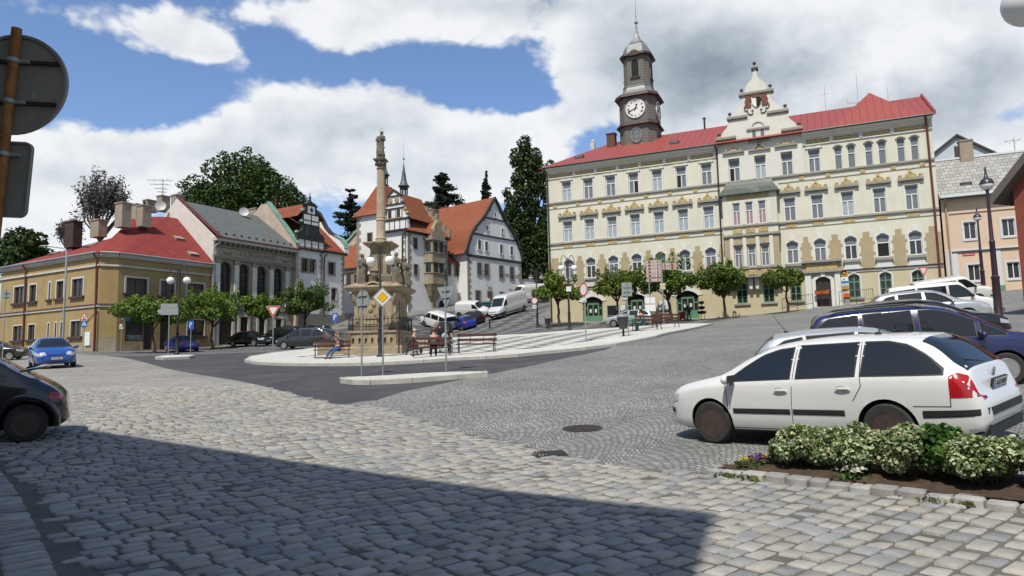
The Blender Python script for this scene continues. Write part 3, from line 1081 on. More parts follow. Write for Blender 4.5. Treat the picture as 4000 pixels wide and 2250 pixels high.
mb.box(-.2,.2,-.09,0,f1b+.04,f1b+.5)
sm=mb.mesh('white_surround',M_whitet)
for u in f1u:
 link('white_surround',sm,th,TH.mw@TR(u,0,0))
for u,w,a,b in doors:
 mb=MB()
 o=archpts(u-w/2-.42,u+w/2+.42,b-.42,.74)
 i_=archpts(u-w/2,u+w/2,b-.5,.5)
 for k in range(len(o)-1):
  mb.prism_xz([o[k],o[k+1],i_[k+1],i_[k]],-.06,0)
 mb.box(u-.22,u+.22,-.12,0,b+.02,b+.62)
 part('white_surround',mb,M_whitet,th,TH)
for u,w,a,b in gw[3:]:
 mb=MB()
 o=archpts(u-w/2-.12,u+w/2+.12,b-.2,.3)
 i_=archpts(u-w/2,u+w/2,b-.26,.26)
 for k in range(len(o)-1):
  mb.prism_xz([o[k],o[k+1],i_[k+1],i_[k]],-.05,0)
 for s in(-1,1):
  mb.box(u+s*(w/2+.06)-.06,u+s*(w/2+.06)+.06,-.05,0,a,b-.2)
 mb.box(u-.19,u+.19,-.09,0,b+.1,3.36)
 part('white_surround',mb,M_whitet,th,TH)
def course(z0,z1,p,m,*spans):
 each('string_course_and_shadow',[(a,b,-p,0,z0,z1)for a,b in spans or((0.0,W_TH),)],m,th,TH)
course(12.40,12.56,.16,M_ledge)
course(11.86,11.92,.05,M_ledge,(0,17.6),(22.8,W_TH))
course(8.10,8.27,.16,M_ledge,(0,17.65),(22.75,W_TH))
course(7.62,7.68,.05,M_ledge,(0,17.65),(22.75,W_TH))
course(3.40,3.50,.16,M_gutter,(0,17.6),(27.0,W_TH))  # dark strip paints the shadow along the top of the white belt
course(3.26,3.40,.09,M_whitet,(0,17.6),(27.0,W_TH))
each('sill',[(u-.72,u+.72,-.22,0,4.13,4.36)for u in fr]+[(u-.68,u+.68,-.16,0,4.2,4.38)for u in f1u[:7]]+[(u-.72,u+.72,-.16,0,a-.17,a-.02)for u,w,a,b in gw],M_ledge,th,TH)
each('apron_panel',[(u-.58,u+.58,-.06,0,3.5,4.13)for u in f1u[8:]],M_whitet,th,TH)
br=[.05,3.0,5.3,7.6,9.9,12.35,14.75,17.2]
br2=[25.1,27.35,29.75,32.2,35.1]
each('relief_panel',[(a+.36,b-.12,-.05,0,15.2,15.58)for l_ in(br,br2)for a,b in zip(l_[:-1],l_[1:])]+[(u-.48,u+.48,-.06,0,7.68,8.1)for u in f2u]+[(u-.2,u+.2,-.08,0,11.96,12.34)for u in[.9,3.4,5.75,8.1,10.5,12.85,15.3,24.8,27.0,29.8,32.2,34.4]],M_ochre,th,TH)
mb=MB()
for a,b in((0,17.6),(25.07,W_TH)):
 mb=MB()
 mb.box(a,b,-.10,0,15.06,15.16)
 mb.box(a,b,-.12,0,15.58,15.66)
 prof=[(-.12,15.66),(-.25,15.72),(-.28,15.85),(-.5,15.95),(-.62,16.1),(-.62,16.18),(0,16.18),(0,15.66)]
 n=len(prof)
 vs=[(a-.0,y,z)for y,z in prof]+[(b,y,z)for y,z in prof]
 mb.add(vs,[(i,n+i,n+(i+1)%n,(i+1)%n)for i in range(n)]+[tuple(range(n)),tuple(range(2*n-1,n-1,-1))])
 part('cornice',mb,M_creamt,th,TH)
each('bracket',[(u-.02,u+.26,-.14,0,15.16,15.58)for u in br+br2],M_creamt,th,TH)
mb=MB()
mb.tube([(-.25,-.68,16.2),(17.55,-.68,16.2)],.085,8)
part('gutter',mb,M_gutter,th,TH,40)
mb=MB()
mb.tube([(25.1,-.68,16.2),(W_TH+.2,-.68,16.2)],.085,8)
part('gutter',mb,M_gutter,th,TH,40)
pipe(th,TH,[(.02,-.66,16.1),(.1,-.35,15.8),(.16,-.2,15.3),(.2,-.2,8),(.2,-.2,-.4)],M_gutter,.075)
pipe(th,TH,[(17.45,-.66,16.1),(17.5,-.35,15.7),(17.5,-.2,15.2),(17.5,-.2,8),(17.5,-.2,3)],M_gutter,.075)
pipe(th,TH,[(34.85,-.66,16.1),(34.9,-.3,15.7),(34.95,-.2,15.2),(35.0,-.2,8),(35.0,-.2,0)],M_gutbr,.085)
ev=-.72
mb=MB()
rz,ry=20.15,6.5
zev=16.22
A_,B_,C_,D_=(-.55,ev,zev),(W_TH+.12,ev,zev),(W_TH+.12,D_TH+.7,zev),(-.55,D_TH+.7,zev)
E1,E2=(5.6,ry,rz),(W_TH+.12,ry,rz)
mb.add([A_,B_,C_,D_,E1,E2],[(0,1,5,4),(2,3,4,5),(3,0,4),(0,3,2,1)])
t_=.08
mb.add([(W_TH+.12,ev,zev-.06),(W_TH+.3,ev,zev-.06),(W_TH+.3,ev,zev+.22),(W_TH+.12,ev,zev+.22),(W_TH+.12,ry,rz-.05),(W_TH+.3,ry,rz-.05),(W_TH+.3,ry,rz+.25),(W_TH+.12,ry,rz+.25)],[(0,1,2,3),(7,6,5,4),(3,2,6,7),(1,5,6,2),(0,3,7,4),(0,4,5,1)])
ap=(31.05,3.6,20.3)
pl,pr=(27.5,ev+.0,zev+.02),(34.5,ev+.0,zev+.02)
mb.add([pl,pr,ap,(31.05,8,20.3),(26.2,6,19.2),(35.2,6,19.2)],[(0,1,2),(0,2,3,4),(1,5,3,2)])
part('roof',mb,M_throof,th,TH)
for u,y in((3.3,1.4),(13.2,1.8)):
 mb=MB()
 zz=zev+(y-ev)/(ry-ev)*(rz-zev)
 mb.box(u-.45,u+.45,y-.25,y+.45,zz-.2,zz+.22,0)
 mb.box(u-.36,u+.36,y-.27,y-.25,zz+.0,zz+.17,1)
 part('roof_hatch',mb,[M_dkbrown,M_paneg],th,TH)
chimney('chimney',th,TH.mw@TR(5.95,4.6,18.4),.9,.8,2.1,mat('brown_brick',(.12,.06,.04),.9,var=.3,vscale=8,bump=.5))
mb=MB()
mb.lathe([(.10,0),(.10,1.2),(.17,1.25),(.17,1.35)],10)
part('vent_pipe',mb,M_gutter,th,None).matrix_basis=Matrix.Translation((15.6,6.3,19.9))
dimr=random.Random(3)
for i,(u,w)in enumerate(f3+f3r):
 lowm=M_panel if i in(0,4,8)else M_paneg
 window(th,TH,u,f3a,1.0,f3b-f3a,M_wframe,M_paneg,lowm)
for u,w in f3p:
 window(th,TH,u,f3a,.62,f3b-f3a+.02,M_wframe,M_paneg,M_paneg,ncol=1,rise=.17,fw=.06)
for i,u in enumerate(f2u):
 window(th,TH,u,f2a,1.0,f2b-f2a,M_wframe,M_paneg,M_panel if i<7 or i==9 else M_paneg)
for i,u in enumerate(f1u):
 if i==10:
  window(th,TH,u,f1a,1.0,f1b-f1a,M_wframe,M_paneg,M_void,ncol=1,rise=.24,label='arched window standing open')
 else:
  window(th,TH,u,f1a,1.0,f1b-f1a,M_wframe,M_paneg,M_panei if i in(1,3,9,11)else M_paneg,rise=.24)
for u,w,a,b in gw:
 window(th,TH,u,a,w,b-a,M_gframe,M_panei,M_paned,tr=.66,ncol=2,nlow=2,rise=.26,ucol=2,fw=.085)
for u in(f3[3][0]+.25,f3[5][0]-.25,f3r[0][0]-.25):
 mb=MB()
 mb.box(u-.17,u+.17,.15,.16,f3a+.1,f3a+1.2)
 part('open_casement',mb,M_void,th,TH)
mb=MB()
mb.box(-.98,.98,-.28,0,.38,.58,0)
mb.box(-.86,.86,-.16,0,.28,.38,0)
o=[(-.85,.58),(-.5,.66),(-.36,.88),(-.14,1.02),(.14,1.02),(.36,.88),(.5,.66),(.85,.58)]
mb.prism_xz(o,-.2,0,1)
for s in(-.78,.78):
 mb.box(s-.09,s+.09,-.24,-.02,.58,.78,1)
 mb.box(s-.12,s+.12,-.26,-.01,.78,.86,1)
mb.lathe([(.13,1.02),(.09,1.15),(.07,1.3),(.11,1.34),(.06,1.42)],8,c=(0,-.14,0),mi=1)
pedm=mb.mesh('window_pediment',[M_ledge,M_ochre])
for u in f2u:
 link('window_pediment',pedm,th,TH.mw@TR(u,0,f2b))
o3=MB()
o3.box(-.98,.98,-.22,0,.55,.72,0)
o3.prism_xz([(-.8,.72),(-.3,.8),(-.2,1.02),(.2,1.02),(.3,.8),(.8,.72)],-.16,0,1)
for s in(-.66,.66):
 o3.box(s-.07,s+.07,-.18,-.02,.72,.94,1)
ped3=o3.mesh('window_pediment',[M_ledge,M_ochre])
for i in(0,2):
 link('window_pediment',ped3,th,TH.mw@TR(f3r[i][0],-.15,f3b))
o3=MB()
o3.box(-.98,.98,-.2,0,.5,.64,0)
o3.prism_xz([(-.7,.64),(0,1.25),(.7,.64),(.52,.64),(0,1.08),(-.52,.64)],-.2,0,0)
o3.prism_xz([(-.5,.64),(0,1.06),(.5,.64)],-.06,0,1)
link('window_pediment',o3.mesh('window_pediment',[M_ledge,M_ochre]),th,TH.mw@TR(f3r[1][0],-.15,f3b))
mb=MB()
mb.prism_xz([(-.72,.1),(-.6,.22),(-.35,.24),(-.1,.17),(.1,.17),(.35,.24),(.6,.22),(.72,.1),(.55,.04),(-.55,.04)],-.12,0)
for s in(-1,1):
 mb.box(s*.57-.06,s*.57+.06,-.045,0,-2.1,.03)
wl=mb.mesh('window_lintel',M_creamt)
for u,w in f3+[f3r[3]]:
 link('window_lintel',wl,th,TH.mw@TR(u,0,f3b))
mb=MB()
oo=archpts(-.42,.42,-.12,.22)
ii=archpts(-.31,.31,-.15,.17)
for k in range(len(oo)-1):
 mb.prism_xz([oo[k],oo[k+1],ii[k+1],ii[k]],-.09,0)
wl2=mb.mesh('window_lintel',M_ledge)
for u,w in f3p:
 link('window_lintel',wl2,th,TH.mw@TR(u,0,f3b+.02))
mb=MB()
for s in(-1,1):
 mb.box(s*.575-.075,s*.575+.075,-.05,0,0,2.16)
mb.box(-.65,.65,-.06,0,2.16,2.28)
ar=mb.mesh('architrave',M_creamt)
for u in f2u:
 link('architrave',ar,th,TH.mw@TR(u,0,f2a))
for i in(0,1,2):
 link('architrave',ar,th,TH.mw@TR(f3r[i][0],-.15,f3a-.02))
for u,w,a,b in doors:
 mb=MB()
 y=.16
 mb.box(-w/2,w/2,y+.05,y+.1,0,b-a-.5,1)
 zt=2.05
 for x0,x1,k0,k1 in((-w/2,-w/2+.12,0,zt),(w/2-.12,w/2,0,zt),(-.62,-.5,0,zt),(.5,.62,0,zt),(-.05,.05,0,zt),(-.62,.62,zt-.12,zt+.05),(-w/2,-.62,1.5,1.62),(.62,w/2,1.5,1.62)):
  mb.box(x0,x1,y,y+.05,k0,k1,0)
 for x0,x1 in((-w/2+.12,-.62),(-.5,-.05),(.05,.5),(.62,w/2-.12)):
  mb.box(x0,x1,y+.01,y+.05,0,.82,0)
 mb.prism_xz([(-w/2,zt)]+[(p,q-a)for p,q in archpts(-w/2,w/2,b-.5,.5)][::-1]+[(w/2,zt)],y+.04,y+.07,2)
 for x in(-.28,.28):
  mb.box(x-.1,x+.1,y+.035,y+.05,1.15,1.5,3)
 link('shop_door',mb.mesh('shop_door',[M_gframe,M_paned,M_void,M_wframe]),th,TH.mw@TR(u,0,a))
mb=MB()
mb.box(24.55,25.05,-.18,0,.2,3.3,0)
mb.box(26.98,27.42,-.18,0,.2,3.3,0)
o=archpts(25.1,26.92,2.72,.55)
i_=archpts(25.4,26.62,2.7,.3)
for k in range(len(o)-1):
 mb.prism_xz([o[k],o[k+1],i_[k+1],i_[k]],-.1,0,0)
mb.box(25.12,25.4,-.1,0,.3,2.72,0)
mb.box(26.62,26.9,-.1,0,.3,2.72,0)
mb.box(25.85,26.2,-.2,0,3.0,3.35,0)
mb.box(24.4,27.6,-.34,0,3.38,3.56,1)
mb.box(24.7,27.25,-.12,0,3.56,4.3,2)
mb.box(24.35,27.6,-.36,0,4.3,4.5,1)
part('portal',mb,[M_whitet,M_ledge,M_ochre],th,TH)
mb=MB()
mb.box(25.4,26.62,.12,.18,.3,2.9)
mb.box(26.0,26.02,.11,.12,.3,2.4)
part('door',mb,M_door,th,TH)
mb=MB()
bd=.9
bl,brt=17.85,22.62
tri2=[(19.08,.66,8.2,10.3),(20.21,.66,8.2,10.3),(21.33,.66,8.2,10.3)]
tri1=[(19.05,.66,4.27,6.25),(20.22,.64,4.27,6.25),(21.38,.68,4.27,6.25)]
hb=[(u-w/2,u+w/2,a,b)for u,w,a,b in tri2+tri1]
wallpanel(mb,bl,brt,3.35,11.1,hb,.18,-bd,[(3.3,1),(4.15,1),(7.2,0)])
mb.quad((brt,-bd,3.35),(brt,0,3.35),(brt,0,7.2),(brt,-bd,7.2),1)
mb.quad((brt,-bd,7.2),(brt,0,7.2),(brt,0,11.1),(brt,-bd,11.1),0)
mb.quad((bl,0,3.35),(bl,-bd,3.35),(bl,-bd,11.1),(bl,0,11.1),0)
mb.quad((bl,-bd,3.35),(bl,0,3.35),(brt,0,3.35),(brt,-bd,3.35),1)
oriel=part('oriel',mb,[M_cream,M_beige],th,TH)
mb=MB()
mb.box(bl-.1,brt+.12,-bd-.14,0,8.0,8.16,0)
mb.box(bl-.12,brt+.14,-bd-.16,0,7.12,7.32,0)
mb.box(bl-.08,brt+.1,-bd-.12,0,4.08,4.24,0)
mb.box(bl-.05,brt+.08,-bd-.1,0,3.3,3.42,0)
for k in range(3):
 u=tri2[k][0]
 mb.box(u-.42,u+.42,-bd-.05,-bd,7.42,7.92,1)
 u=tri1[k][0]
 mb.box(u-.42,u+.42,-bd-.05,-bd,3.5,4.0,1)
mb.box(18.3,22.0,-bd-.05,-bd,10.6,11.0,1)
for u in(18.5,19.64,20.78,21.95):
 mb.box(u-.16,u+.16,-bd-.07,-bd,4.3,7.0,2)
 mb.box(u-.16,u+.16,-bd-.05,-bd,8.2,10.4,2)
for u in(18.4,19.95,20.5,22.1):
 mb.prism_xz([(u-.2,3.3),(u+.2,3.3),(u+.2,2.9),(u+.12,2.25),(u-.12,2.25),(u-.2,2.9)],-.5,0,2)
for u,w,a,b in tri1:
 mb.prism_xz([(u-.44,b+.06),(u-.2,b+.17),(u,b+.3),(u+.2,b+.17),(u+.44,b+.06)],-bd-.14,-bd,0)
link('oriel_trim',mb.mesh('oriel_trim',[M_ledge,M_ochre,M_creamt]),oriel,TH.mw)
mb=MB()
rp=[(11.1,bd+.32,0),(11.35,bd+.1,.1),(11.7,bd-.25,.32),(12.1,bd-.5,.52),(12.36,bd-.6,.58)]
for(za,ya,xa),(zb_,yb,xb)in zip(rp[:-1],rp[1:]):
 x0a,x1a,x0b,x1b=bl-.25+xa,brt+.25-xa,bl-.25+xb,brt+.25-xb
 mb.add([(x0a,-ya,za),(x1a,-ya,za),(x1b,-yb,zb_),(x0b,-yb,zb_),(x0a,0,za),(x1a,0,za),(x1b,0,zb_),(x0b,0,zb_)],[(0,1,2,3),(1,5,6,2),(4,0,3,7)])
mb.box(bl-.27,brt+.27,-bd-.34,0,11.03,11.12)
link('oriel_roof',mb.mesh('oriel_roof',mat('dark_copper_roof',(.07,.085,.075),.5,var=.3,vscale=2,stain=.6,stcol=(.16,.21,.21),stscale=.8,spec=.4),50),oriel,TH.mw)
for u,w,a,b in tri2:
 window(th,TH,u,a,w,b-a,M_wframe,M_paneg,M_panep,y=-bd+.1,fw=.06)
for u,w,a,b in tri1:
 window(th,TH,u,a,w,b-a,M_wframe,M_paneg,M_paneg,y=-bd+.1,fw=.06)
gc=21.34
hp=[(3.73,16.95),(3.36,16.98),(3.27,17.28),(3.08,17.5),(2.8,17.78),(2.58,18.2),(2.55,18.55),(2.63,18.82),(2.17,18.84),(2.06,19.1),(1.76,19.42),(1.38,19.76),(1.29,20.1),(1.28,20.62),(1.44,20.9),(1.0,20.95),(.93,21.35),(.8,21.65),(.56,21.9),(.33,22.12),(.19,22.45),(.14,23.05)]
out=[(gc-a,z)for a,z in hp]+[(gc+a,z)for a,z in hp[::-1]]
out=[(gc-3.73,12.56)]+out+[(gc+3.73,12.56)]
mb=MB()
gh=[(f3r[i][0]-.5,f3r[i][0]+.5,f3a,f3b)for i in range(3)]
poly_=[(u,z)for u,z in out if z>15]
poly_=[(gc-3.73,15.2)]+poly_+[(gc+3.73,15.2)]
mb.prism_xz(poly_,-.15,.35)
wallpanel(mb,gc-3.73,gc+3.73,12.56,15.2,gh,.2,-.15)
mb.quad((gc+3.73,-.15,12.56),(gc+3.73,0,12.56),(gc+3.73,0,15.2),(gc+3.73,-.15,15.2))
mb.quad((gc-3.73,0,12.56),(gc-3.73,-.15,12.56),(gc-3.73,-.15,15.2),(gc-3.73,0,15.2))
gable=part('gable',mb,M_creamt,th,TH)
mb=MB()
GT=[M_ledge,mat('dark_ball',(.09,.08,.075),.8,var=.3),M_creamt]
for hw,z,cut in((3.73,16.78,2.0),(2.63,18.64,.86),(1.44,20.78,0)):
 for s in(-1,1):
  mb=MB()
  a,b=sorted((gc+s*(hw+.12),gc+s*cut))
  mb.box(a,b,-.34,.38,z-.12,z+.1)
  mb.box(a+.06,b-.06,-.24,.3,z-.24,z-.12)
  uu=gc+s*(hw-.16)
  mb.lathe([(.13,z+.1),(.09,z+.2),(.09,z+.32),(.05,z+.36)],8,c=(uu,0,0))
  mb.ball((uu,0,z+.47),.17,10,6,1)
  link('gable_ledge',mb.mesh('gable_ledge',GT,40),gable,TH.mw)
mb=MB()
mb.box(gc-1.02,gc+1.02,-.3,0,17.2,17.36)
mb.box(gc-.9,gc+.9,-.32,0,15.98,16.14)
link('gable_ledge',mb.mesh('gable_ledge',GT,40),gable,TH.mw)
mb=MB()
mb.box(gc-.3,gc+.3,-.3,.5,23.05,23.2,1)
mb.lathe([(.2,23.2),(.1,23.36),(.07,23.55)],8,c=(gc,.1,0))
mb.ball((gc,.1,23.72),.17,10,6,1)
link('finial',mb.mesh('finial',GT,40),gable,TH.mw)
mb=MB()
oo=archpts(gc-.8,gc+.8,17.36,.8,14)
ii=archpts(gc-.55,gc+.55,17.36,.55,14)
for k in range(14):
 mb.prism_xz([oo[k],oo[k+1],ii[k+1],ii[k]],-.24,-.15,2)
link('gable_arch',mb.mesh('gable_arch',GT,40),gable,TH.mw)
for s in(-1,1):
 window(th,TH,gc-.0+s*.37,16.2,.44,1.0,M_wframe,M_paneg,M_paneg,tr=None,ncol=1,y=-.2,fw=.05)
mb=MB()
cz=19.85
shp=[(-.42,cz+.42),(0,cz+.42),(0,cz-.52),(-.22,cz-.4),(-.4,cz-.1)]
mb.prism_xz([(gc+a,b)for a,b in shp],-.26,-.15,0)
mb.prism_xz([(gc-a,b)for a,b in shp],-.26,-.15,1)
mb.prism_xz([(gc+a,cz+b)for a,b in((-.3,.42),(-.34,.7),(-.12,.72),(-.1,1.0),(.1,1.0),(.12,.72),(.34,.7),(.3,.42))],-.3,-.15,2)
for s in(-1,1):
 lion=[(.42,.38),(.5,.62),(.72,.66),(.82,.82),(1.0,.7),(.96,.42),(1.1,.2),(1.0,-.02),(1.12,-.25),(.95,-.48),(.7,-.42),(.55,-.5),(.48,-.2),(.62,.02),(.45,.15)]
 mb.prism_xz([(gc+s*a*.95,cz+b*.95)for a,b in lion],-.25,-.15,2)
 mb.tube([(gc+s*a,-.2,cz+b)for a,b in((1.0,-.2),(1.12,-.5),(1.0,-.75),(.8,-.7),(.82,-.9),(.7,-1.1),(.45,-1.15),(.35,-1.0))],.05,6,2)
 mb.prism_xz([(gc+s*.38+.13*math.sin(k*math.pi/5)*(1 if k%2==0 else .45),cz-.78+.13*math.cos(k*math.pi/5)*(1 if k%2==0 else .45))for k in range(10)],-.2,-.15,2)
part('coat_of_arms',mb,[M_wframe,M_void,mat('heraldic_brown',(.15,.05,.03),.7,var=.4,vscale=8,bump=.5)],th,TH)
TU,TY=8.85,6.0
def octo(a,c):
 return[(TU-a,TY-a+c),(TU-a+c,TY-a),(TU+a-c,TY-a),(TU+a,TY-a+c),(TU+a,TY+a-c),(TU+a-c,TY+a),(TU-a+c,TY+a),(TU-a,TY+a-c)]
mb=MB()
mb.frustum(octo(2.0,.73),octo(1.98,.73),17.2,20.95)
mb.frustum(octo(1.96,.72),octo(1.94,.72),21.3,24.1)
belf=[(1.40,.5),(1.36,.5)]
mb.frustum(octo(1.42,.52),octo(1.38,.5),25.35,28.95)
tower=part('clock_tower',mb,M_shing,th,TH)
mb=MB()
for a0,a1,z0,z1 in(((2.32,.86),(2.02,.75),20.9,21.35),((2.4,.9),(2.25,.85),24.05,24.42),((1.75,.66),(1.7,.64),28.82,29.08)):
 mb=MB()
 mb.frustum(octo(*a0),octo(*a1),z0,z1)
 if z0>28:
  mb.prism_xz([(TU-.62,28.95),(TU-.2,29.32),(TU+.2,29.32),(TU+.62,28.95),(TU+.5,28.72),(TU-.5,28.72)],TY-1.78,TY-1.4)
 link('tower_cornice',mb.mesh('tower_cornice',M_dkbrown),tower,TH.mw)
mb=MB()
lv=[(2.22,.84,24.42),(1.85,.68,24.62),(1.6,.58,24.95),(1.48,.54,25.35),(1.52,.55,25.36),(1.52,.55,25.5),(1.43,.52,25.52)]
for(a,c,z),(a2,c2,z2)in zip(lv[:-1],lv[1:]):
 mb.frustum(octo(a,c),octo(a2,c2),z,z2)
lv=[(1.62,.6,29.08),(1.42,.54,29.3),(1.32,.5,29.8),(1.1,.42,30.25),(.82,.32,30.5),(.86,.33,30.52),(.6,.22,30.85),(.34,.13,31.3),(.17,.06,31.8),(.1,.04,32.3),(.07,.025,33.0)]
for(a,c,z),(a2,c2,z2)in zip(lv[:-1],lv[1:]):
 mb.frustum(octo(a,c),octo(a2,c2),z,z2)
mb.ball((TU,TY,33.15),.2,12,8)
mb.tube([(TU,TY,33.3),(TU,TY,34.2),(TU,TY,36.2)],[.035,.03,.015],6)
mb.ball((TU,TY,33.9),(.09,.09,.05),8,6)
link('tower_spire',mb.mesh('tower_spire',M_tin,25),tower,TH.mw)
mb=MB()
for k in range(4):
 mb.M=Matrix.Translation((TU,TY,0))@Matrix.Rotation(k*math.pi/2,4,'Z')
 o=[(-.4,26.4),(.4,26.4)]+archpts(-.4,.4,28.0,.4)[::-1]
 mb.prism_xz(o,-1.43,-1.3,0)
 mb.box(-.55,.55,-1.56,-1.38,26.26,26.4,1)
 oo=archpts(-.47,.47,28.0,.47)
 ii=archpts(-.4,.4,28.0,.4)
 for q in range(len(oo)-1):
  mb.prism_xz([oo[q],oo[q+1],ii[q+1],ii[q]],-1.46,-1.4,2)
 mb.box(-.47,-.4,-1.46,-1.4,26.4,28.0,2)
 mb.box(.4,.47,-1.46,-1.4,26.4,28.0,2)
mb.M=None
link('belfry_opening',mb.mesh('belfry_opening',[M_void,M_dkbrown,M_tin]),tower,TH.mw)
mb=MB()
for k in(0,):
 pts=[(math.cos(a)*.52,19.75+math.sin(a)*.72)for a in np.linspace(0,2*math.pi,24,endpoint=False)]
 pt2=[(math.cos(a)*.62,19.75+math.sin(a)*.84)for a in np.linspace(0,2*math.pi,24,endpoint=False)]
 mb.M=Matrix.Translation((TU,TY-2.0,0))
 mb.prism_xz(pts,-.03,.02,1)
 for q in range(24):
  r_=(q+1)%24
  mb.prism_xz([pt2[q],pt2[r_],pts[r_],pts[q]],-.1,0,0)
 mb.box(-.05,.05,-.07,-.03,19.05,20.45,0)
 for zz in(19.5,20.0):
  mb.box(-.5,.5,-.06,-.03,zz-.03,zz+.03,0)
mb.M=None
link('oval_window',mb.mesh('oval_window',[M_tin,M_paneg]),tower,TH.mw)
for k in(0,1):
 mwk=TH.mw@Matrix.Translation((TU,TY,22.68))@Matrix.Rotation(k*math.pi/2,4,'Z')@Matrix.Translation((0,-1.97,0))
 mb=MB()
 mb.lathe([(1.06,0),(1.06,.1),(.98,.12),(.97,.08),(0.01,.08)],40,axis='y')
 mb.v=[(x,-y,z)for x,y,z in mb.v]
 mb.f=[f[::-1]for f in mb.f]
 clock=link('clock',mb.mesh('clock',M_wframe,40),tower,mwk)
 parts=MB()
 num=['XII','I','II','III','IIII','V','VI','VII','VIII','IX','X','XI']
 for i,s in enumerate(num):
  a=i*math.pi/6
  me=text_mesh(s,.3,.006,M_void)
  vs=np.empty(len(me.vertices)*3)
  me.vertices.foreach_get('co',vs)
  vs=vs.reshape(-1,3)
  M_=Matrix.Rotation(-a,3,'Z')
  parts.add([(lambda p:(p.x,-.1-p.z,p.y))(M_@Vector((v[0],v[1]+.78,v[2])))for v in vs],[tuple(p.vertices)for p in me.polygons])
 hands=[(42/60*2*math.pi,.8,.05),((12+42/60)/12*2*math.pi,.55,.07)]
 for a,L,wd in hands:
  d=(math.sin(a),math.cos(a))
  n_=(d[1],-d[0])
  P_=lambda s,o_:(d[0]*s+n_[0]*o_,d[1]*s+n_[1]*o_)
  parts.prism_xz([P_(-.22,-wd*.6),P_(L*.7,-wd*.5),P_(L*.72,-wd*1.7),P_(L,0),P_(L*.72,wd*1.7),P_(L*.7,wd*.5),P_(-.22,wd*.6)],-.15,-.12)
 for o_ in(clock,):
  q=parts.mesh('clock_face_marks',M_void)
  for v in q.vertices:
   pass
  link('clock_hands_and_numerals',q,tower,mwk)
mb=MB()
mb.box(27.5,28.05,-.14,-.1,2.95,3.5,0)
ph=mb.build('post_horn_sign',mat('amber_sign',(.55,.29,.03),.4),th,TH.mw)
mb=MB()
mb.tube([(27.77+.17*math.cos(a),-.16,3.22+.13*math.sin(a))for a in np.linspace(.3,2*math.pi+.3,20)],.028,6)
mb.tube([(27.6,-.16,3.38),(27.78,-.16,3.36),(27.95,-.16,3.4)],[.02,.028,.06],6)
mb.build('post_horn',M_void,ph,TH.mw)
mb=MB()
mb.box(27.5,28.05,-.13,-.1,2.5,2.88,0)
mb.box(27.5,28.05,-.13,-.1,2.3,2.47,1)
mb.box(27.5,28.05,-.13,-.1,2.1,2.28,0)
mb.box(27.5,28.05,-.13,-.1,1.8,2.06,2)
mb.prism_xz([(27.58,2.58),(27.78,2.58),(27.72,2.78)],-.135,-.13,1)
mb.box(27.6,27.95,-.135,-.13,2.16,2.2,1)
mb.box(27.55,28.0,-.135,-.13,1.9,1.95,1)
part('office_sign',mb,[M_wframe,mat('sign_blue',(.04,.17,.45),.4),MATS['amber_sign']],th,TH)
mb=MB()
for u,yb,h,w in((30.2,6.4,3.2,.02),(32.8,6.4,1.4,.02),(27.3,6.4,2.6,.02)):
 mb.tube([(u,yb,rz-.1),(u,yb,rz+h)],w,5)
mb.tube([(30.2-.9,6.4,rz+.7),(30.2-.9,6.4,rz+.4),(30.2,6.4,rz+.25),(30.2+.9,6.4,rz+.5),(30.2+.9,6.4,rz+1.1)],.035,5)
mb.tube([(26.9,6.4,rz+1.6),(27.6,6.4,rz+1.7)],.015,4)
part('antenna',mb,M_gutgr,th,TH)
# finial spirelet of a roof behind the town hall
mwf=Matrix.Translation(at(2317,590,92))@Matrix.Rotation(R(-24),4,'Z')
mb=MB()
zz0=-9.0
mb.frustum([(-3,-3),(3,-3),(3,3),(-3,3)],[(-.5,-.5),(.5,-.5),(.5,.5),(-.5,.5)],zz0,-.6)
mb.frustum([(-.5,-.5),(.5,-.5),(.5,.5),(-.5,.5)],[(-.22,-.22),(.22,-.22),(.22,.22),(-.22,.22)],-.6,.35)
bk=thing('rear_roof_turret','dark slim roof turret with ball finial behind the town hall roof','turret',mwf)
mb.build('turret_roof',M_tin,bk,mwf)
mb=MB()
mb.frustum([(-.22,-.22),(.22,-.22),(.22,.22),(-.22,.22)],[(-.3,-.3),(.3,-.3),(.3,.3),(-.3,.3)],.35,1.1)
mb.ball((0,0,1.35),.2,10,6)
mb.build('finial',M_creamt,bk,mwf,40)
mb=MB()
mb.box(-4,4,-4,4,-28,zz0)
mb.build('wall',M_cream,bk,mwf)
# PINK HOUSE, right of the town hall
ph_=thing('pink_house','pale pink two storey house with grey slab roof right of the town hall','house',TH.mw@TR(35.5,0,0))
PW0,PW1=35.5,47.0
wu=[(37.43,.88,5.38,6.8),(40.1,.88,5.38,6.8),(37.47,.86,1.9,3.23),(40.17,.86,1.9,3.23),(43.4,.88,5.38,6.8),(43.4,.86,1.9,3.23)]
mb=MB()
wallpanel(mb,PW0,PW1,-2,8.9,[(u-w/2,u+w/2,a,b)for u,w,a,b in wu],.18)
mb.quad((PW1,0,-2),(PW1,9,-2),(PW1,9,8.9),(PW1,0,8.9))
mb.quad((PW1,9,-2),(PW0,9,-2),(PW0,9,8.9),(PW1,9,8.9))
part('wall',mb,M_pink,ph_,TH)
mb=MB()
for u,w,a,b in wu:
 s=.16
 mb.box(u-w/2-s,u-w/2,-.04,0,a-s,b+s)
 mb.box(u+w/2,u+w/2+s,-.04,0,a-s,b+s)
 mb.box(u-w/2,u+w/2,-.04,0,b,b+s)
 mb.box(u-w/2,u+w/2,-.07,0,a-s,a)
mb.box(35.62,36.4,-.05,0,-2,4.42)
mb.box(38.95,39.4,-.05,0,-2,4.42)
mb.box(35.62,PW1,-.065,0,4.42,4.56)
part('white_trim',mb,mat('pale_grey_trim',(.55,.56,.57),.8,var=.05),ph_,TH)
mb=MB()
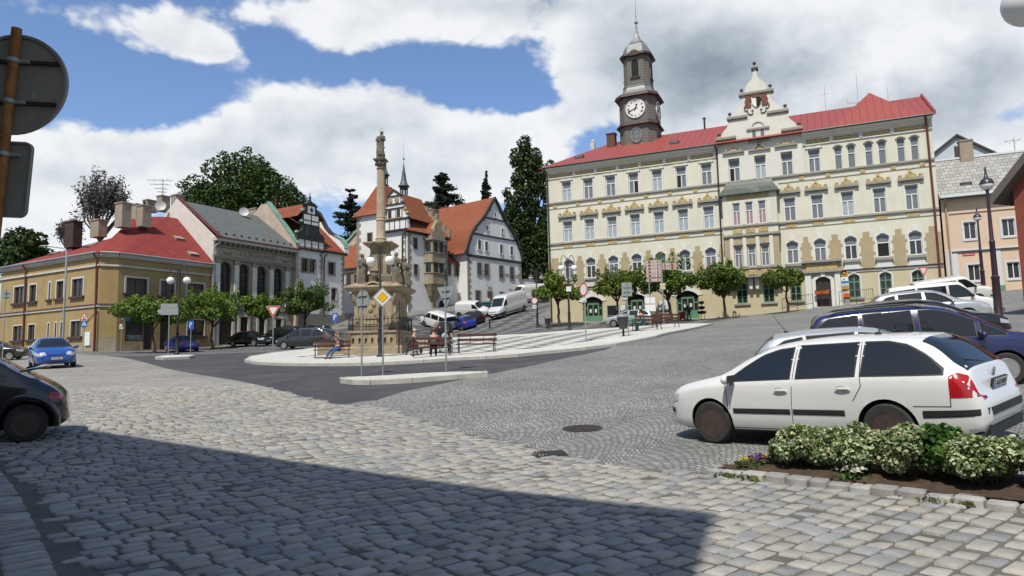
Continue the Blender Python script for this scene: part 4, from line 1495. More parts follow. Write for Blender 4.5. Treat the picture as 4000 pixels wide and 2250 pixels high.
mb.box(36.0,PW1,-.045,0,7.55,7.6)
mb.box(36.0,PW1,-.12,0,4.34,4.39)
mb.box(38.7,39.5,-.1,0,.85,1.4,1)
part('string_course_and_shadow',mb,[M_dkbrown,M_gframe],ph_,TH)
for u,w,a,b in wu:
 window(ph_,TH,u,a,w,b-a,M_wframe,M_panei,M_panei,tr=None,ncol=2,y=.1,fw=.06)
mb=MB()
ZR=13.3
mb.add([(PW0-.1,-.45,8.95),(PW1+.3,-.45,8.95),(PW1+.3,4.5,ZR),(PW0-.1,4.5,ZR),(PW0-.1,9.4,8.95),(PW1+.3,9.4,8.95)],[(0,1,2,3),(3,2,5,4),(0,3,4),(1,5,2),(0,4,5,1)])
roof_=part('roof',mb,M_slate,ph_,TH)
mb=MB()
mb.box(PW0-.1,PW1+.3,4.3,4.7,ZR-.08,ZR+.1)
n_=40
for i in range(n_):
 u=PW0+i*(PW1-PW0)/n_
 mb.prism_xz([(u,8.92),(u+.29,8.92),(u+.29,9.1),(u+.145,9.22),(u,9.1)],-.62,-.3)
link('roof_edge',mb.mesh('roof_edge',mat('snow_white_edge',(.6,.62,.63),.6)),roof_,TH.mw)
mb=MB()
mb.tube([(PW0-.1,-.62,8.88),(PW1,-.62,8.88)],.07,6)
part('gutter',mb,M_gutter,ph_,TH,40)
pipe(ph_,TH,[(35.75,-.6,8.8),(35.82,-.12,8.3),(35.85,-.12,4),(35.85,-.12,0)],M_brick,.07)
chimney('chimney',ph_,TH.mw@TR(38.35,4.3,12.7),1.0,.8,2.1)
mb=MB()
mb.box(-.42,.42,-.1,.5,-.1,.22,0)
mb.box(-.34,.34,-.12,-.1,0,.18,1)
link('skylight',mb.mesh('skylight',[M_dkbrown,M_paneg]),ph_,TH.mw@TR(37.6,.95,10.1)@Matrix.Rotation(R(20),4,'X'))
sg=MB()
sg.box(36.75,37.6,-.03,-.005,4.0,4.22)
sp_=sg.build('street_name_plate',mat('sign_red',(.35,.02,.03),.4),ph_,TH.mw)
mb=MB()
for i in range(9):
 mb.box(36.83+i*.08,36.88+i*.08,-.035,-.03,4.08,4.14)
mb.build('lettering',M_wframe,sp_,TH.mw)
# house behind the pink house
hb_=Frame(at(3736,700,82)[:2],R(-26),9)
hh=thing('rear_gable_house','pale blue grey gabled house behind the grey slab roof','house',hb_.mw)
uv=hb_.uvs(Q(3356,500,4,[(1170,380),(1520,120),(1830,262),(1480,290),(1590,405),(1960,255),(2350,200),(2480,310),(1900,300)]))
gl,ga,gr=uv[0],uv[1],uv[2]
mb=MB()
hwid=5.2
mb.prism_xz([(ga[0]-hwid,-6),(ga[0]-hwid,ga[1]-3.9),(ga[0],ga[1]-.05),(ga[0]+hwid,ga[1]-3.9),(ga[0]+hwid,-6)],0,8)
part('wall',mb,mat('pale_blue_wall',(.47,.52,.58),.85,var=.06),hh,hb_)
mb=MB()
for s in(-1,1):
 mb.prism_xz([(ga[0],ga[1]+.15),(ga[0]+s*(hwid+.5),ga[1]-4.1),(ga[0]+s*(hwid+.5),ga[1]-4.35),(ga[0],ga[1]-.1)],-.35,8.2)
part('roof',mb,M_dkbrown,hh,hb_)
wz=uv[3]
mb=MB()
mb.box(uv[3][0],uv[4][0],-.04,.05,uv[4][1]-.3,uv[3][1])
part('window',mb,M_dkbrown,hh,hb_)
mb=MB()
mb.prism_xz([(ga[0]+3.2,-3),(ga[0]+3.2,uv[5][1]),(uv[6][0],uv[6][1]),(uv[7][0]+.5,uv[7][1]-.5),(uv[7][0]+.5,-3)],6,9)
rr=part('roof',mb,mat('dark_brown_roof',(.09,.06,.045),.85,var=.3),hh,hb_)
rr['label']='dark brown rear roof'
mb=MB()
pt=hb_.uv(3963,570,-7)
mb.tube([(pt[0],7,pt[1]-3),(pt[0],7,pt[1]+1.0)],.05,5)
for i in range(5):
 mb.tube([(pt[0]-.8+i*.32,6.7,pt[1]+.7-(i%2)*.25),(pt[0]-.8+i*.32,7.3,pt[1]+.7-(i%2)*.25)],.03,4)
mb.tube([(pt[0]-1,7,pt[1]+.7),(pt[0]+.7,7,pt[1]+.7)],.03,4)
part('antenna',mb,M_gutgr,hh,hb_)
# red house at the right edge
rp0=at(3972,900,34)
rhz=gz(rp0.x,rp0.y)
rh=Frame(rp0[:2],R(-68),0)
rt=thing('red_house','red rendered house with deep grey eaves at the right edge','house',Matrix.Translation((rp0.x,rp0.y,rhz))@Matrix.Rotation(R(-68),4,'Z'))
zt=rh.uv(3971,725)[1]
mb=MB()
mb.prism_xz([(0,rhz-1),(9,rhz-1),(9,zt),(4.5,zt+4.3),(0,zt)],0,9)
part('wall',mb,M_terra,rt,rh)
mb=MB()
for s in(-1,1):
 mb.prism_xz([(4.5,zt+4.75),(4.5+s*5.3,zt-.35),(4.5+s*5.2,zt-.75),(4.5,zt+4.3)],-.55,9.5)
part('roof',mb,mat('weathered_eaves',(.13,.11,.10),.85,var=.2),rt,rh)
mb=MB()
for u in(2.2,5.8):
 mb.box(u,u+.9,-.05,.02,zt-3,zt-1.6)
 part('window',mb,M_paned,rt,rh)
 mb=MB()
# OCHRE CORNER HOUSE, left
c1=at(378,1374,62)
YZ=gz(c1.x,c1.y)
YL=Frame(c1[:2],R(-29.7),YZ)
YC=Frame(c1[:2],R(29.7),YZ)
c2=YC.O+YC.u*1.45
YR=Frame(c2,R(59.3),YZ)
yh=thing('corner_house','ochre two storey corner house with red hipped roof and red downpipes','house',YL.mw)
LW,RW=16.9,9.6
sil=[]
def trimbox(mb,u0,u1,a,b,s=.16,p=.05,mi=0):
 mb.box(u0-s,u0,-p,0,a,b+s,mi)
 mb.box(u1,u1+s,-p,0,a,b+s,mi)
 mb.box(u0,u1,-p,0,b,b+s,mi)
wl_up=[(-14.25,-12.45),(-11.45,-10.25),(-8.05,-7.75),(-6.75,-5.6),(-4.2,-2.45)]
wl_lo=[(-14.15,-12.45),(-11.4,-10.2),(-8.02,-7.72),(-6.8,-6.48),(-5.85,-5.52),(-4.2,-2.5)]
mb=MB()
hl=[(a,b,5.02,6.62)for a,b in wl_up]+[(a,b,1.4,2.82)for a,b in wl_lo]
wallpanel(mb,-LW,0,-1.5,8.55,hl,.22,0,[(-1.5,1),(.62,0)])
part('wall',mb,[M_yplast,M_plinth],yh,YL)
mb=MB()
wallpanel(mb,0,1.45,-1.5,8.55,[],.2,0,[(-1.5,1),(1.25,0)])
part('wall',mb,[M_yplast,M_plinth],yh,YC)
wr_up=[(.72,2.7),(4.03,5.4),(6.78,8.6)]
hr=[(a,b,5.2,6.6)for a,b in wr_up]+[(.8,2.4,.9,3.1),(2.5,3.4,.15,2.6),(4.1,5.0,.15,2.9),(6.9,8.75,1.5,3.05)]
mb=MB()
wallpanel(mb,0,RW,-1.5,8.55,hr,.22,0,[(-1.5,1),(.5,0)])
mb.quad((RW,0,-1.5),(RW,12,-1.5),(RW,12,8.55),(RW,0,8.55),0)
part('wall',mb,[M_yplast,M_plinth],yh,YR)
mb=MB()
mb.quad((-LW,10,-1.5),(-LW,0,-1.5),(-LW,0,8.55),(-LW,10,8.55))
part('wall',mb,M_yplast,yh,YL)
def ycourses(F,a,b,ext0=0,ext1=0):
 mb=MB()
 mb.box(a-ext0,b+ext1,-.14,0,7.5,7.66)
 mb.box(a-ext0,b+ext1,-.32,0,8.42,8.62)
 mb.box(a-ext0,b+ext1,-.2,0,8.3,8.42)
 mb.box(a-ext0,b+ext1,-.12,0,3.9,4.08)
 part('string_course_and_shadow',mb,mat('grey_white_course',(.50,.49,.46),.85,var=.12,stain=.4,stcol=(.3,.28,.25)),yh,F)
 mb=MB()
 mb.box(a-ext0,b+ext1,-.18,0,4.08,4.16)
 part('string_course_and_shadow',mb,M_gutbr,yh,F)
 mb=MB()
 mb.tube([(a-ext0,-.42,8.68),(b+ext1,-.42,8.68)],.09,6)
 part('gutter',mb,M_gutgr,yh,F,40)
ycourses(YL,-LW,0,0,.06)
ycourses(YC,0,1.45)
ycourses(YR,0,RW,.06,0)
for F,ws,st in((YL,[(a,b,5.02,6.62)for a,b in wl_up],1),(YR,[(a,b,5.2,6.6)for a,b in wr_up],1),(YL,[(a,b,1.4,2.82)for a,b in wl_lo],0),(YR,[(6.9,8.75,1.5,3.05)],0)):
 for a,b,z0,z1 in ws:
  wdt=b-a
  if wdt>.6:
   o=window(yh,F,(a+b)/2,z0,wdt,z1-z0,M_bframe,M_paned,M_panei if st else M_paned,tr=None,ncol=2 if wdt>1 else 1,y=.12,fw=.07)
  else:
   o=window(yh,F,(a+b)/2,z0,wdt,z1-z0,M_bframe,M_paned,M_paned,tr=None,ncol=1,y=.14,fw=.04)
  mb=MB()
  if st:
   trimbox(mb,a,b,z0,z1)
  else:
   trimbox(mb,a,b,z0,z1,.08,.03)
  link('window_surround',mb.mesh('window_surround',MATS['grey_white_course']if st else M_creamt),o,F.mw)
  mb=MB()
  mb.box(a-.25,b+.25,-.2,.1,z0-.22,z0)
  link('sill',mb.mesh('sill',M_dkbrown),o,F.mw)
mb=MB()
mb.box(.8,2.4,.06,.1,.9,3.1,0)
mb.box(.72,2.48,-.1,.06,2.65,3.15,1)
mb.box(.75,.82,-.02,.1,.9,2.65,2)
mb.box(2.38,2.45,-.02,.1,.9,2.65,2)
mb.box(.9,2.3,.03,.06,1.0,1.45,3)
part('shop_window',mb,[M_panei,mat('shop_fascia_blue',(.02,.09,.16),.5),M_bframe,mat('shop_poster',(.10,.16,.17),.5,var=.7,vscale=4)],yh,YR)
mb=MB()
mb.box(2.5,3.4,.12,.2,.15,2.6)
part('door',mb,M_door,yh,YR)
mb=MB()
mb.box(4.1,5.0,.12,.2,.15,2.9)
part('door',mb,M_door,yh,YR)
mb=MB()
mb.box(-1.75,-.95,-.12,0,.55,1.75)
part('meter_cabinet',mb,M_wframe,yh,YL)
for u in(-12.05,-.25):
 pipe(yh,YL,[(u-.1,-.42,8.6),(u,-.15,8.0),(u,-.12,4),(u,-.12,-.1)],M_gutbr,.09)
z_e,z_r=8.62,14.0
P=lambda F,u,y,z:F.W(u,y,z)
e=.45
qa=P(YL,-LW-.3,-e,z_e)
qb=P(YL,.12,-e,z_e)
qc=P(YC,1.57,-e,z_e)
qd=P(YR,RW,-e,z_e)
apx=YL.W(*[(lambda t:(t[0],6.2,t[1]))(YL.uv(525,846,-6.2))][0])
r1=YR.W(*[(lambda t:(t[0],6.0,t[1]))(YR.uv(655,847,-6.0))][0])
rL=YL.W(-LW+2,8.5,z_e+1.4)
midL=YL.W(-9.5,6.8,12.0)
bk1=YL.W(-LW,12,z_e)
bk2=YR.W(RW,12,z_e)
mb=MB()
vs=[qa,qb,qc,qd,apx,r1,midL,rL,bk1,bk2,YR.W(RW,6,r1.z-YR.z0)]
mb.add(vs,[(0,1,6,7),(1,4,6),(1,2,4),(2,3,5,4),(3,10,5),(7,6,4,8),(4,5,9,8),(5,10,9)])
rf=link('roof',mb.mesh('roof',M_redfelt),yh,Matrix.Identity(4))
def onroof(px,py,F,m_fn):
 pass
def raytri(px,py,tris):
 from mathutils.geometry import intersect_ray_tri
 best=None
 for a,b,c in tris:
  h=intersect_ray_tri(a,b,c,ray(px,py),EYE,True)
  if h is not None and(best is None or(h-EYE).length<(best-EYE).length):
   best=h
 return best
ytris=[(vs[0],vs[1],vs[6]),(vs[0],vs[6],vs[7]),(vs[1],vs[4],vs[6]),(vs[1],vs[2],vs[4]),(vs[2],vs[3],vs[5]),(vs[2],vs[5],vs[4])]
for(px,py),F,s in(((210,993),YL,1),((353,963),YL,1),((370,916),YL,1),((700,933),YR,1),((755,994),YR,1)):
 h=raytri(px,py,ytris)
 if h is None:
  continue
 mb=MB()
 mb.box(-.5,.5,-.3,.5,-.12,.14,0)
 mb.box(-.42,.42,-.31,-.3,-.02,.11,1)
 link('roof_hatch',mb.mesh('roof_hatch',[M_brick,M_paned]),rf,Matrix.Translation(h)@Matrix.Rotation(F.a,4,'Z')@Matrix.Rotation(R(25),4,'X'))
for px,ytop,ybot,Y,w,m_,pots in((480,793,865,66,1.15,M_brick,1),(562,803,865,68,1.0,M_brick,1),(533,800,860,70,1.3,M_brick,0),(286,866,945,70,1.5,mat('sooty_brick',(.045,.03,.025),.9,var=.3),0),(385,860,905,72,1.5,M_brick,0)):
 a,b=at(px,ytop,Y),at(px,ybot,Y)
 chimney('chimney',yh,Matrix.Translation((b.x,b.y,b.z-.6))@Matrix.Rotation(R(-29.7),4,'Z'),w,.9,a.z-b.z+.6,m_,pots)
# THEATRE-LIKE HALL
TFz=gz(-29.9,71)+.1
TF=Frame((-29.9,71.0),R(59.3),TFz)
tf=thing('hall_facade_building','old stone faced hall with four tall arched windows and green grey roof','hall',TF.mw)
TW=10.35
arches=[(1.31,1.32),(3.54,1.28),(5.8,1.28),(8.03,1.25)]
holes=[(u-w/2,u+w/2,4.6,8.55,w/2)for u,w in arches]+[(.6,2.15,.1,3.0),(3.15,4.1,.3,2.9),(5.5,6.3,.3,2.9),(7.75,8.55,.5,2.9)]
mb=MB()
wallpanel(mb,-.1,TW,-1.5,10.6,holes,.3)
mb.quad((TW,0,-1.5),(TW,12,-1.5),(TW,12,10.6),(TW,0,10.6))
part('wall',mb,M_theat,tf,TF)
for u,w in arches:
 o=window(tf,TF,u,4.6,w,3.95,M_bframe,M_paned,M_paned,tr=.72,ncol=2,nlow=3,rise=w/2,y=.2,fw=.06,ucol=2)
 mb=MB()
 oo=archpts(u-w/2-.22,u+w/2+.22,7.92,w/2+.22,14)
 ii=archpts(u-w/2,u+w/2,7.92,w/2,14)
 for k in range(14):
  mb.prism_xz([oo[k],oo[k+1],ii[k+1],ii[k]],-.08,0)
 for s in(-1,1):
  c=u+s*(w/2+.11)
  mb.box(c-.13,c+.13,-.07,0,4.6,7.75)
  mb.box(c-.18,c+.18,-.12,0,7.72,7.92)
 mb.box(u-.12,u+.12,-.16,0,8.5,8.85)
 link('arch_moulding',mb.mesh('arch_moulding',M_stoneg),o,TF.mw)
for u in(.27,2.55,4.82,7.06,9.27):
 mb=MB()
 mb.box(u-.27,u+.27,-.2,0,4.3,8.3,0)
 mb.box(u-.32,u+.32,-.26,0,8.3,8.75,1)
 mb.box(u-.33,u+.33,-.26,0,4.1,4.3,1)
 part('pilaster',mb,[M_creamt,M_stoneg],tf,TF)
mb=MB()
mb.box(-.25,TW+.02,-.3,0,8.78,8.95)
mb.box(-.3,TW+.05,-.36,0,8.95,9.1)
mb.box(-.2,TW,-.2,0,10.0,10.14)
for k in range(17):
 u=.1+k*.62
 mb.box(u,u+.26,-.5,0,10.28,10.5)
part('entablature',mb,M_stoneg,tf,TF)
mb=MB()
mb.prism_xz([(-.35,10.5),(TW+.1,10.5),(TW+.1,10.78),(-.35,10.78)],-.75,0)
part('cornice',mb,mat('pale_cornice',(.45,.44,.41),.85,var=.15,stain=.3),tf,TF)
mb=MB()
mb.box(-.4,TW+.15,-.85,-.6,10.78,10.92)
part('gutter',mb,M_gutbr,tf,TF)
lt=text_mesh('ITA JECOLUNCCI',.62,.03,mat('letter_stone',(.25,.22,.15),.9,var=.2))
mwl=TF.mw@Matrix.Translation((5.4,-.02,9.55))@Matrix.Rotation(R(90),4,'X')
link('lettering',lt,tf,mwl)
for u in(1.5,9.0):
 mb=MB()
 mb.tube([(u+.5*math.cos(a),-.04,9.65+.22*math.sin(a))for a in np.linspace(math.pi,2*math.pi,10)],[.03,.06,.09,.1,.11,.11,.1,.09,.06,.03],6)
 part('garland',mb,M_stoneg,tf,TF,50)
mb=MB()
for u0,u1,z0,z1 in((.6,2.15,.1,3.0),(3.15,4.1,.3,2.9),(5.5,6.3,.3,2.9),(7.75,8.55,.5,2.9)):
 mb=MB()
 mb.box(u0,u1,.2,.26,z0,z1,0)
 mb.box(u0-.3,u0,-.1,.05,-.5,z1+.1,1)
 mb.box(u1,u1+.3,-.1,.05,-.5,z1+.1,1)
 mb.box(u0-.3,u1+.3,-.12,.05,z1+.1,z1+.35,1)
 part('door',mb,[M_door,M_creamt],tf,TF)
mb=MB()
mb.box(-.1,TW,-.09,0,3.75,4.0)
for k in range(5):
 mb.box(4.5,5.15,-.04,0,.5+k*.6,1.02+k*.6)
 mb.box(6.7,7.4,-.04,0,.5+k*.6,1.02+k*.6)
 mb.box(8.9,10.2,-.04,0,.5+k*.6,1.02+k*.6)
part('rusticated_base',mb,M_theat,tf,TF)
ZR2,YR2=15.6,6.2
mb=MB()
mb.add([(-.1,-.7,10.85),(TW+.1,-.7,10.85),(TW+.1,YR2,ZR2),(-.1,YR2,ZR2),(-.1,13,10.6),(TW+.1,13,10.6)],[(0,1,2,3),(3,2,5,4),(1,5,2)])
rf2=part('roof',mb,M_greyfelt,tf,TF)
mb=MB()
for k in range(11):
 u=.4+k*.95
 y=.1
 mb.box(u-.07,u+.07,y-.12,y+.1,11.38,11.56)
link('snow_guard',mb.mesh('snow_guard',M_gutter),rf2,TF.mw)
mb=MB()
mb.add([(-.12,0,-1),(-.12,-.1,10.9),(-.12,YR2,ZR2+.22),(-.12,13,10.8),(-.12,13,-1),(.12,0,-1),(.12,-.1,10.9),(.12,YR2,ZR2+.22),(.12,13,10.8),(.12,13,-1)],[(4,3,2,1,0),(0,1,6,5),(1,2,7,6),(2,3,8,7),(5,6,7,8,9),(0,5,9,4),(3,4,9,8)])
part('fire_wall',mb,mat('white_fire_wall',(.60,.575,.53),.9,var=.08,stain=.25,stcol=(.4,.38,.34)),tf,TF)
mb=MB()
for(ya,za),(yb,zb_)in(((-.75,10.88),(YR2,ZR2+.25)),):
 mb.add([(-.2,ya,za),(.3,ya,za),(.3,yb,zb_),(-.2,yb,zb_),(-.2,ya,za+.1),(.3,ya,za+.1),(.3,yb,zb_+.1),(-.2,yb,zb_+.1)],[(4,5,6,7),(0,4,7,3),(1,2,6,5),(0,1,5,4)])
part('verge_flashing',mb,M_gutbr,tf,TF)
pipe(tf,TF,[(.05,-.8,10.7),(.0,-.7,10.3),(-.3,-.35,9.9),(-.32,-.3,9.4),(-.35,-.2,5),(-.35,-.2,0)],M_gutgr,.08)
for px,ytop,ybot,Y,w in((638,766,802,76,1.0),(694,763,812,78,1.05),(747,808,855,76,1.0),(792,838,886,75,1.0),(588,783,806,84,1.4)):
 a,b=at(px,ytop,Y),at(px,ybot,Y)
 chimney('chimney',tf,Matrix.Translation((b.x,b.y,b.z-.7))@Matrix.Rotation(TF.a,4,'Z'),w,.9,a.z-b.z+.7,pots=0)
mb=MB()
b0=at(636,766,76)
tp=at(636,700,76)
mb.tube([b0,tp],.05,5)
for k,(hh_,ln)in enumerate(((.95,2.4),(.7,1.9),(.45,1.2),(.25,.8))):
 z=b0.z+(tp.z-b0.z)*hh_
 mb.tube([(b0.x-ln*.7,b0.y+.2,z+.1),(b0.x+ln*.4,b0.y,z-.1)],.03,4)
 for q in range(4):
  x=b0.x-ln*.7+q*ln*.3
  mb.tube([(x,b0.y-.35,z),(x,b0.y+.35,z+.02)],.018,4)
link('antenna',mb.mesh('antenna',M_gutgr),tf,Matrix.Identity(4))
dish=MB()
dish.lathe([(.02,-.12),(.25,-.09),(.42,0),(.43,.015),(.25,-.07),(.02,-.1)],20,axis='y')
dm=dish.mesh('satellite_dish',mat('dish_grey',(.42,.42,.42),.5),40)
for px,py,Y in((627,803,74.0),(953,827,80)):
 link('satellite_dish',dm,tf,Matrix.Translation(at(px,py,Y))@Matrix.Rotation(R(25),4,'Z')@Matrix.Rotation(R(180-12),4,'X')@Matrix.Scale(1.25,4))
# WHITE RENAISSANCE HOUSE with dark scrolled dormer gable
WHz=gz(-22,82)
WH=Frame((-24.5,80),R(59.3),WHz)
wh=thing('renaissance_house','white renaissance house with dark scrolled dormer gable and stone quoins','house',WH.mw)
z2=lambda p:Q(700,600,1449/800,p)
mb=MB()
wws=[(.9,3.0,6.9,8.4),(5.1,6.1,6.93,8.4),(5.6,6.4,3.9,5.3)]
wallpanel(mb,0,7.75,-2,9.6,[(a,b,c,d)for a,b,c,d in wws],.25)
mb.quad((7.75,0,-2),(7.75,9,-2),(7.75,9,9.6),(7.75,0,9.6))
part('wall',mb,M_whitep,wh,WH)
mb=MB()
mb.box(-.05,7.8,-.12,0,-2,2.1)
part('plinth',mb,mat('grey_plinth',(.20,.19,.175),.9,var=.25,bump=.4,bscale=8),wh,WH)
for a,b,c,d in wws:
 o=window(wh,WH,(a+b)/2,c,b-a,d-c,M_bframe,M_paned,M_paned,tr=None,ncol=2 if b-a<1.5 else 4,y=.16,fw=.07)
 mb=MB()
 trimbox(mb,a,b,c,d,.12,.06)
 mb.box(a-.12,b+.12,-.1,0,c-.12,c)
 if b-a>1.5:
  mb.box((a+b)/2-.16,(a+b)/2+.16,-.04,.2,c,d)
 link('window_surround',mb.mesh('window_surround',M_stoneg),o,WH.mw)
def quoins(root,F,u,z0,z1,side=1,y=0.0,hgt=.34,m=None,w=.5):
 mb=MB()
 z=z0
 k=0
 while z<z1-.1:
  ww=w if k%2==0 else w*.62
  a,b=sorted((u,u+side*ww))
  mb.box(a,b,y-.03,y+.02,z,min(z+hgt-.03,z1))
  z+=hgt
  k+=1
 return part('quoins',mb,m or M_stoneg,root,F)
quoins(wh,WH,0,2.1,9.4,1)
quoins(wh,WH,4.15,2.1,9.4,-1)
quoins(wh,WH,7.75,2.1,9.4,-1)
mb=MB()
mb.box(-.15,4.3,-.3,0,9.42,9.62)
mb.box(4.3,7.95,-.45,0,9.5,9.7)
mb.box(0,4.2,-.3,.02,10.55,10.75)
for u in(.0,1.05,2.1,3.15,4.05):
 mb.box(u,u+.14,-.28,.02,9.62,10.55)
part('black_timbering',mb,M_black,wh,WH)
mb=MB()
mb.box(.02,4.18,-.24,.3,9.62,10.55)
part('dormer_wall',mb,M_whitep,wh,WH)
gpts=[(.0,10.75),(.05,11.25),(.35,11.5),(.7,11.6),(.85,12.0),(.8,12.5),(.82,13.2),(.95,13.35),(.9,13.7),(1.15,14.1),(1.3,14.5),(1.05,14.75),(2.1,15.25),(3.15,14.75),(2.9,14.5),(3.05,14.1),(3.3,13.7),(3.25,13.35),(3.38,13.2),(3.4,12.5),(3.35,12.0),(3.5,11.6),(3.85,11.5),(4.15,11.25),(4.2,10.75)]
mb=MB()
mb.prism_xz(gpts,-.25,.2)
mb.lathe([(.2,15.2),(.12,15.5),(.16,15.7),(.06,15.9),(.03,16.3)],8,c=(2.1,0,0))
gd=part('dormer_gable',mb,M_black,wh,WH,40)
mb=MB()
for a,b,c,d in((1.0,2.0,12.95,13.55),(2.2,3.2,12.95,13.55),(1.0,2.0,12.45,12.8),(2.2,3.2,12.45,12.8)):
 mb.box(a,b,-.27,-.2,c,d)
mb.prism_xz([(1.55,13.75),(2.65,13.75),(2.6,14.6),(1.6,14.6)],-.27,-.2)
link('white_infill',mb.mesh('white_infill',M_whitep),gd,WH.mw)
mb=MB()
mb.prism_xz([(2.1,13.85),(2.4,14.2),(2.1,14.55),(1.8,14.2)],-.285,-.27)
for u in(1.25,2.45):
 mb.box(u,u+.5,-.28,-.2,11.05,12.25)
link('window',mb.mesh('window',M_paned),gd,WH.mw)
mb=MB()
for a,z in((.08,11.35),(.72,12.7),(.9,14.0)):
 mb.ball((a,-.05,z),(.25,.3,.2),8,6)
link('copper_cover',mb.mesh('copper_cover',M_copper,60),gd,WH.mw)
zr3=14.9
mb=MB()
mb.add([(-.1,-.3,9.75),(7.9,-.4,9.75),(7.9,5.6,zr3),(-.1,5.6,zr3),(-.1,12,9.7),(7.9,12,9.7)],[(0,1,2,3),(3,2,5,4)])
part('roof',mb,M_tiled,wh,WH)
mb=MB()
mb.add([(0,-.2,13.2),(2.1,-.2,15.1),(4.2,-.2,13.2),(2.1,5.6,15.1),(0,3.6,13.2),(4.2,3.6,13.2)],[(0,1,3,4),(1,2,5,3)])
part('dormer_roof',mb,M_tiled,wh,WH)
mb=MB()
mb.M=Matrix.Translation((-.12,0,0))@Matrix.Rotation(R(90),4,'Z')
mb.prism_xz([(-.4,-1),(-.4,9.9),(4.4,15.2),(5.6,15.2),(12,9.9),(12,-1)],-.2,.15)
mb.M=None
part('fire_wall',mb,mat('pinkish_render',(.44,.36,.29),.9,var=.2,stain=.4,stcol=(.52,.48,.43),stscale=.9),wh,WH)
mb=MB()
mb.add([(-.4,-.5,9.9),(.25,-.5,9.9),(.25,4.4,15.3),(-.4,4.4,15.3),(-.4,-.5,10.05),(.25,-.5,10.05),(.25,4.4,15.45),(-.4,4.4,15.45)],[(4,5,6,7),(0,4,7,3),(1,2,6,5),(0,1,5,4)])
part('copper_coping',mb,M_copper,wh,WH)
a=at(1000,816,88)
chimney('chimney',wh,Matrix.Translation((a.x,a.y,a.z-4))@Matrix.Rotation(WH.a,4,'Z'),1.1,1.2,4)
tq=at(1077,815,90)
tz=Matrix.Translation((tq.x,tq.y,0))
mb=MB()
mb.lathe([(2.9,tq.z-4.4),(1.25,tq.z-1.0),(.6,tq.z-.2),(.08,tq.z)],8)
mb.lathe([(.12,tq.z-.1),(.08,tq.z+.5),(.03,tq.z+2.0)],6)
o=mb.build('roof_turret',M_tiled,wh,tz,20)
cv=[(-.35,9.5),(-.35,10.2),(-.1,10.9),(.5,11.6),(1.4,12.1),(2.4,12.6),(3.2,13.4),(3.9,14.5),(4.5,15.4),(5.3,15.9),(6.2,14.5),(11,9.5)]
mb=MB()
mb.M=Matrix.Translation((7.85,0,0))@Matrix.Rotation(R(90),4,'Z')
mb.prism_xz(cv,-.3,.3)
mb.M=None
pr=part('parapet',mb,M_whitep,wh,WH)
mb=MB()
mb.M=Matrix.Translation((7.85,0,0))@Matrix.Rotation(R(90),4,'Z')
for i in range(1,10):
 (a,b),(c,d)=cv[i],cv[i+1]
 mb.add([(a,-.42,b),(c,-.42,d),(c,.42,d),(a,.42,b),(a,-.42,b+.16),(c,-.42,d+.16),(c,.42,d+.16),(a,.42,b+.16)],[(4,7,6,5),(0,1,5,4),(2,3,7,6),(0,3,2,1)],0 if i<4 else 1)
mb.lathe([(.2,15.9),(.12,16.2),(.2,16.5),(.05,16.75)],8,c=(5.2,0,0),mi=1)
mb.M=None
link('coping',mb.mesh('coping',[M_copper,M_black],60),pr,WH.mw)
pipe(wh,WH,[(4.6,-.4,9.4),(4.35,-.1,8.9),(4.3,-.1,2)],M_gutter,.08)
# CASTLE
K=at(1594,1232,88)
CA=Frame(K[:2],R(-30),K.z)
CB=Frame(K[:2],R(54),K.z)
ca=thing('castle_house','white castle block with orange tiled roofs, two copper spirelets and stone oriel','castle',CA.mw)
mb=MB()
mb.box(-8.4,-3.5,0,5.2,-3,13.35)
part('wall',mb,M_whitep,ca,CA)
mb=MB()
mb.box(-3.5,0,.05,5,-3,10.8)
mb.box(-12,-3.4,5.0,9.5,-3,10.8)
part('wall',mb,M_whitep,ca,CA)
mb=MB()
mb.box(0,7.55,0,7,-3,10.55)
part('wall',mb,M_whitep,ca,CB)
def lookwin(root,F,u0,u1,z0,z1,y=0.0,st=.13,m=None,ncol=2,stone=None):
 """deep-set window: stone surround standing proud of the wall, pane inside it"""
 mb=MB()
 mb.box(u0-st,u0,y-.09,y,z0-st,z1+st)
 mb.box(u1,u1+st,y-.09,y,z0-st,z1+st)
 mb.box(u0,u1,y-.09,y,z1,z1+st)
 mb.box(u0,u1,y-.12,y,z0-st,z0)
 w=part('window',mb,stone or M_stoneg,root,F)
 mb=MB()
 mb.box(u0,u1,y-.02,y,z0,z1,0)
 for c in range(1,ncol):
  x=u0+(u1-u0)*c/ncol
  mb.box(x-.035,x+.035,y-.045,y-.02,z0,z1,1)
 mb.box(u0,u1,y-.04,y-.02,z0+(z1-z0)*.62,z0+(z1-z0)*.62+.06,1)
 link('pane',mb.mesh('pane',[M_paned,M_bframe]),w,F.mw)
 return w
def pxwin(root,F,tl,br_,d=0.0,**kw):
 a,b=F.uv(*tl,d),F.uv(*br_,d)
 return lookwin(root,F,a[0],b[0],b[1],a[1],-d,**kw)
zc=lambda x,y:(1244+x/4,730+y/4)
pxwin(ca,CA,zc(775,730),zc(838,900))
lookwin(ca,CA,-2.35,-2.15,8.45,8.85,.05,st=.02,ncol=1)
for tl,br_ in(((1485,800),(1535,965)),((1490,1215),(1545,1380)),((1945,915),(1990,1075)),((1950,1290),(1998,1450))):
 pxwin(ca,CB,zc(*tl),zc(*br_))
quoins(ca,CA,-8.4,-1,13.2,1,hgt=.5,w=.75)
quoins(ca,CA,-3.5,10.9,13.2,-1,hgt=.5,w=.6)
quoins(ca,CA,0,-1,10.3,-1,.05,hgt=.5,w=.7)
quoins(ca,CB,0,-1,10.3,1,hgt=.5,w=.7)
quoins(ca,CB,7.55,-1,10.2,-1,hgt=.5,w=.6)
mb=MB()
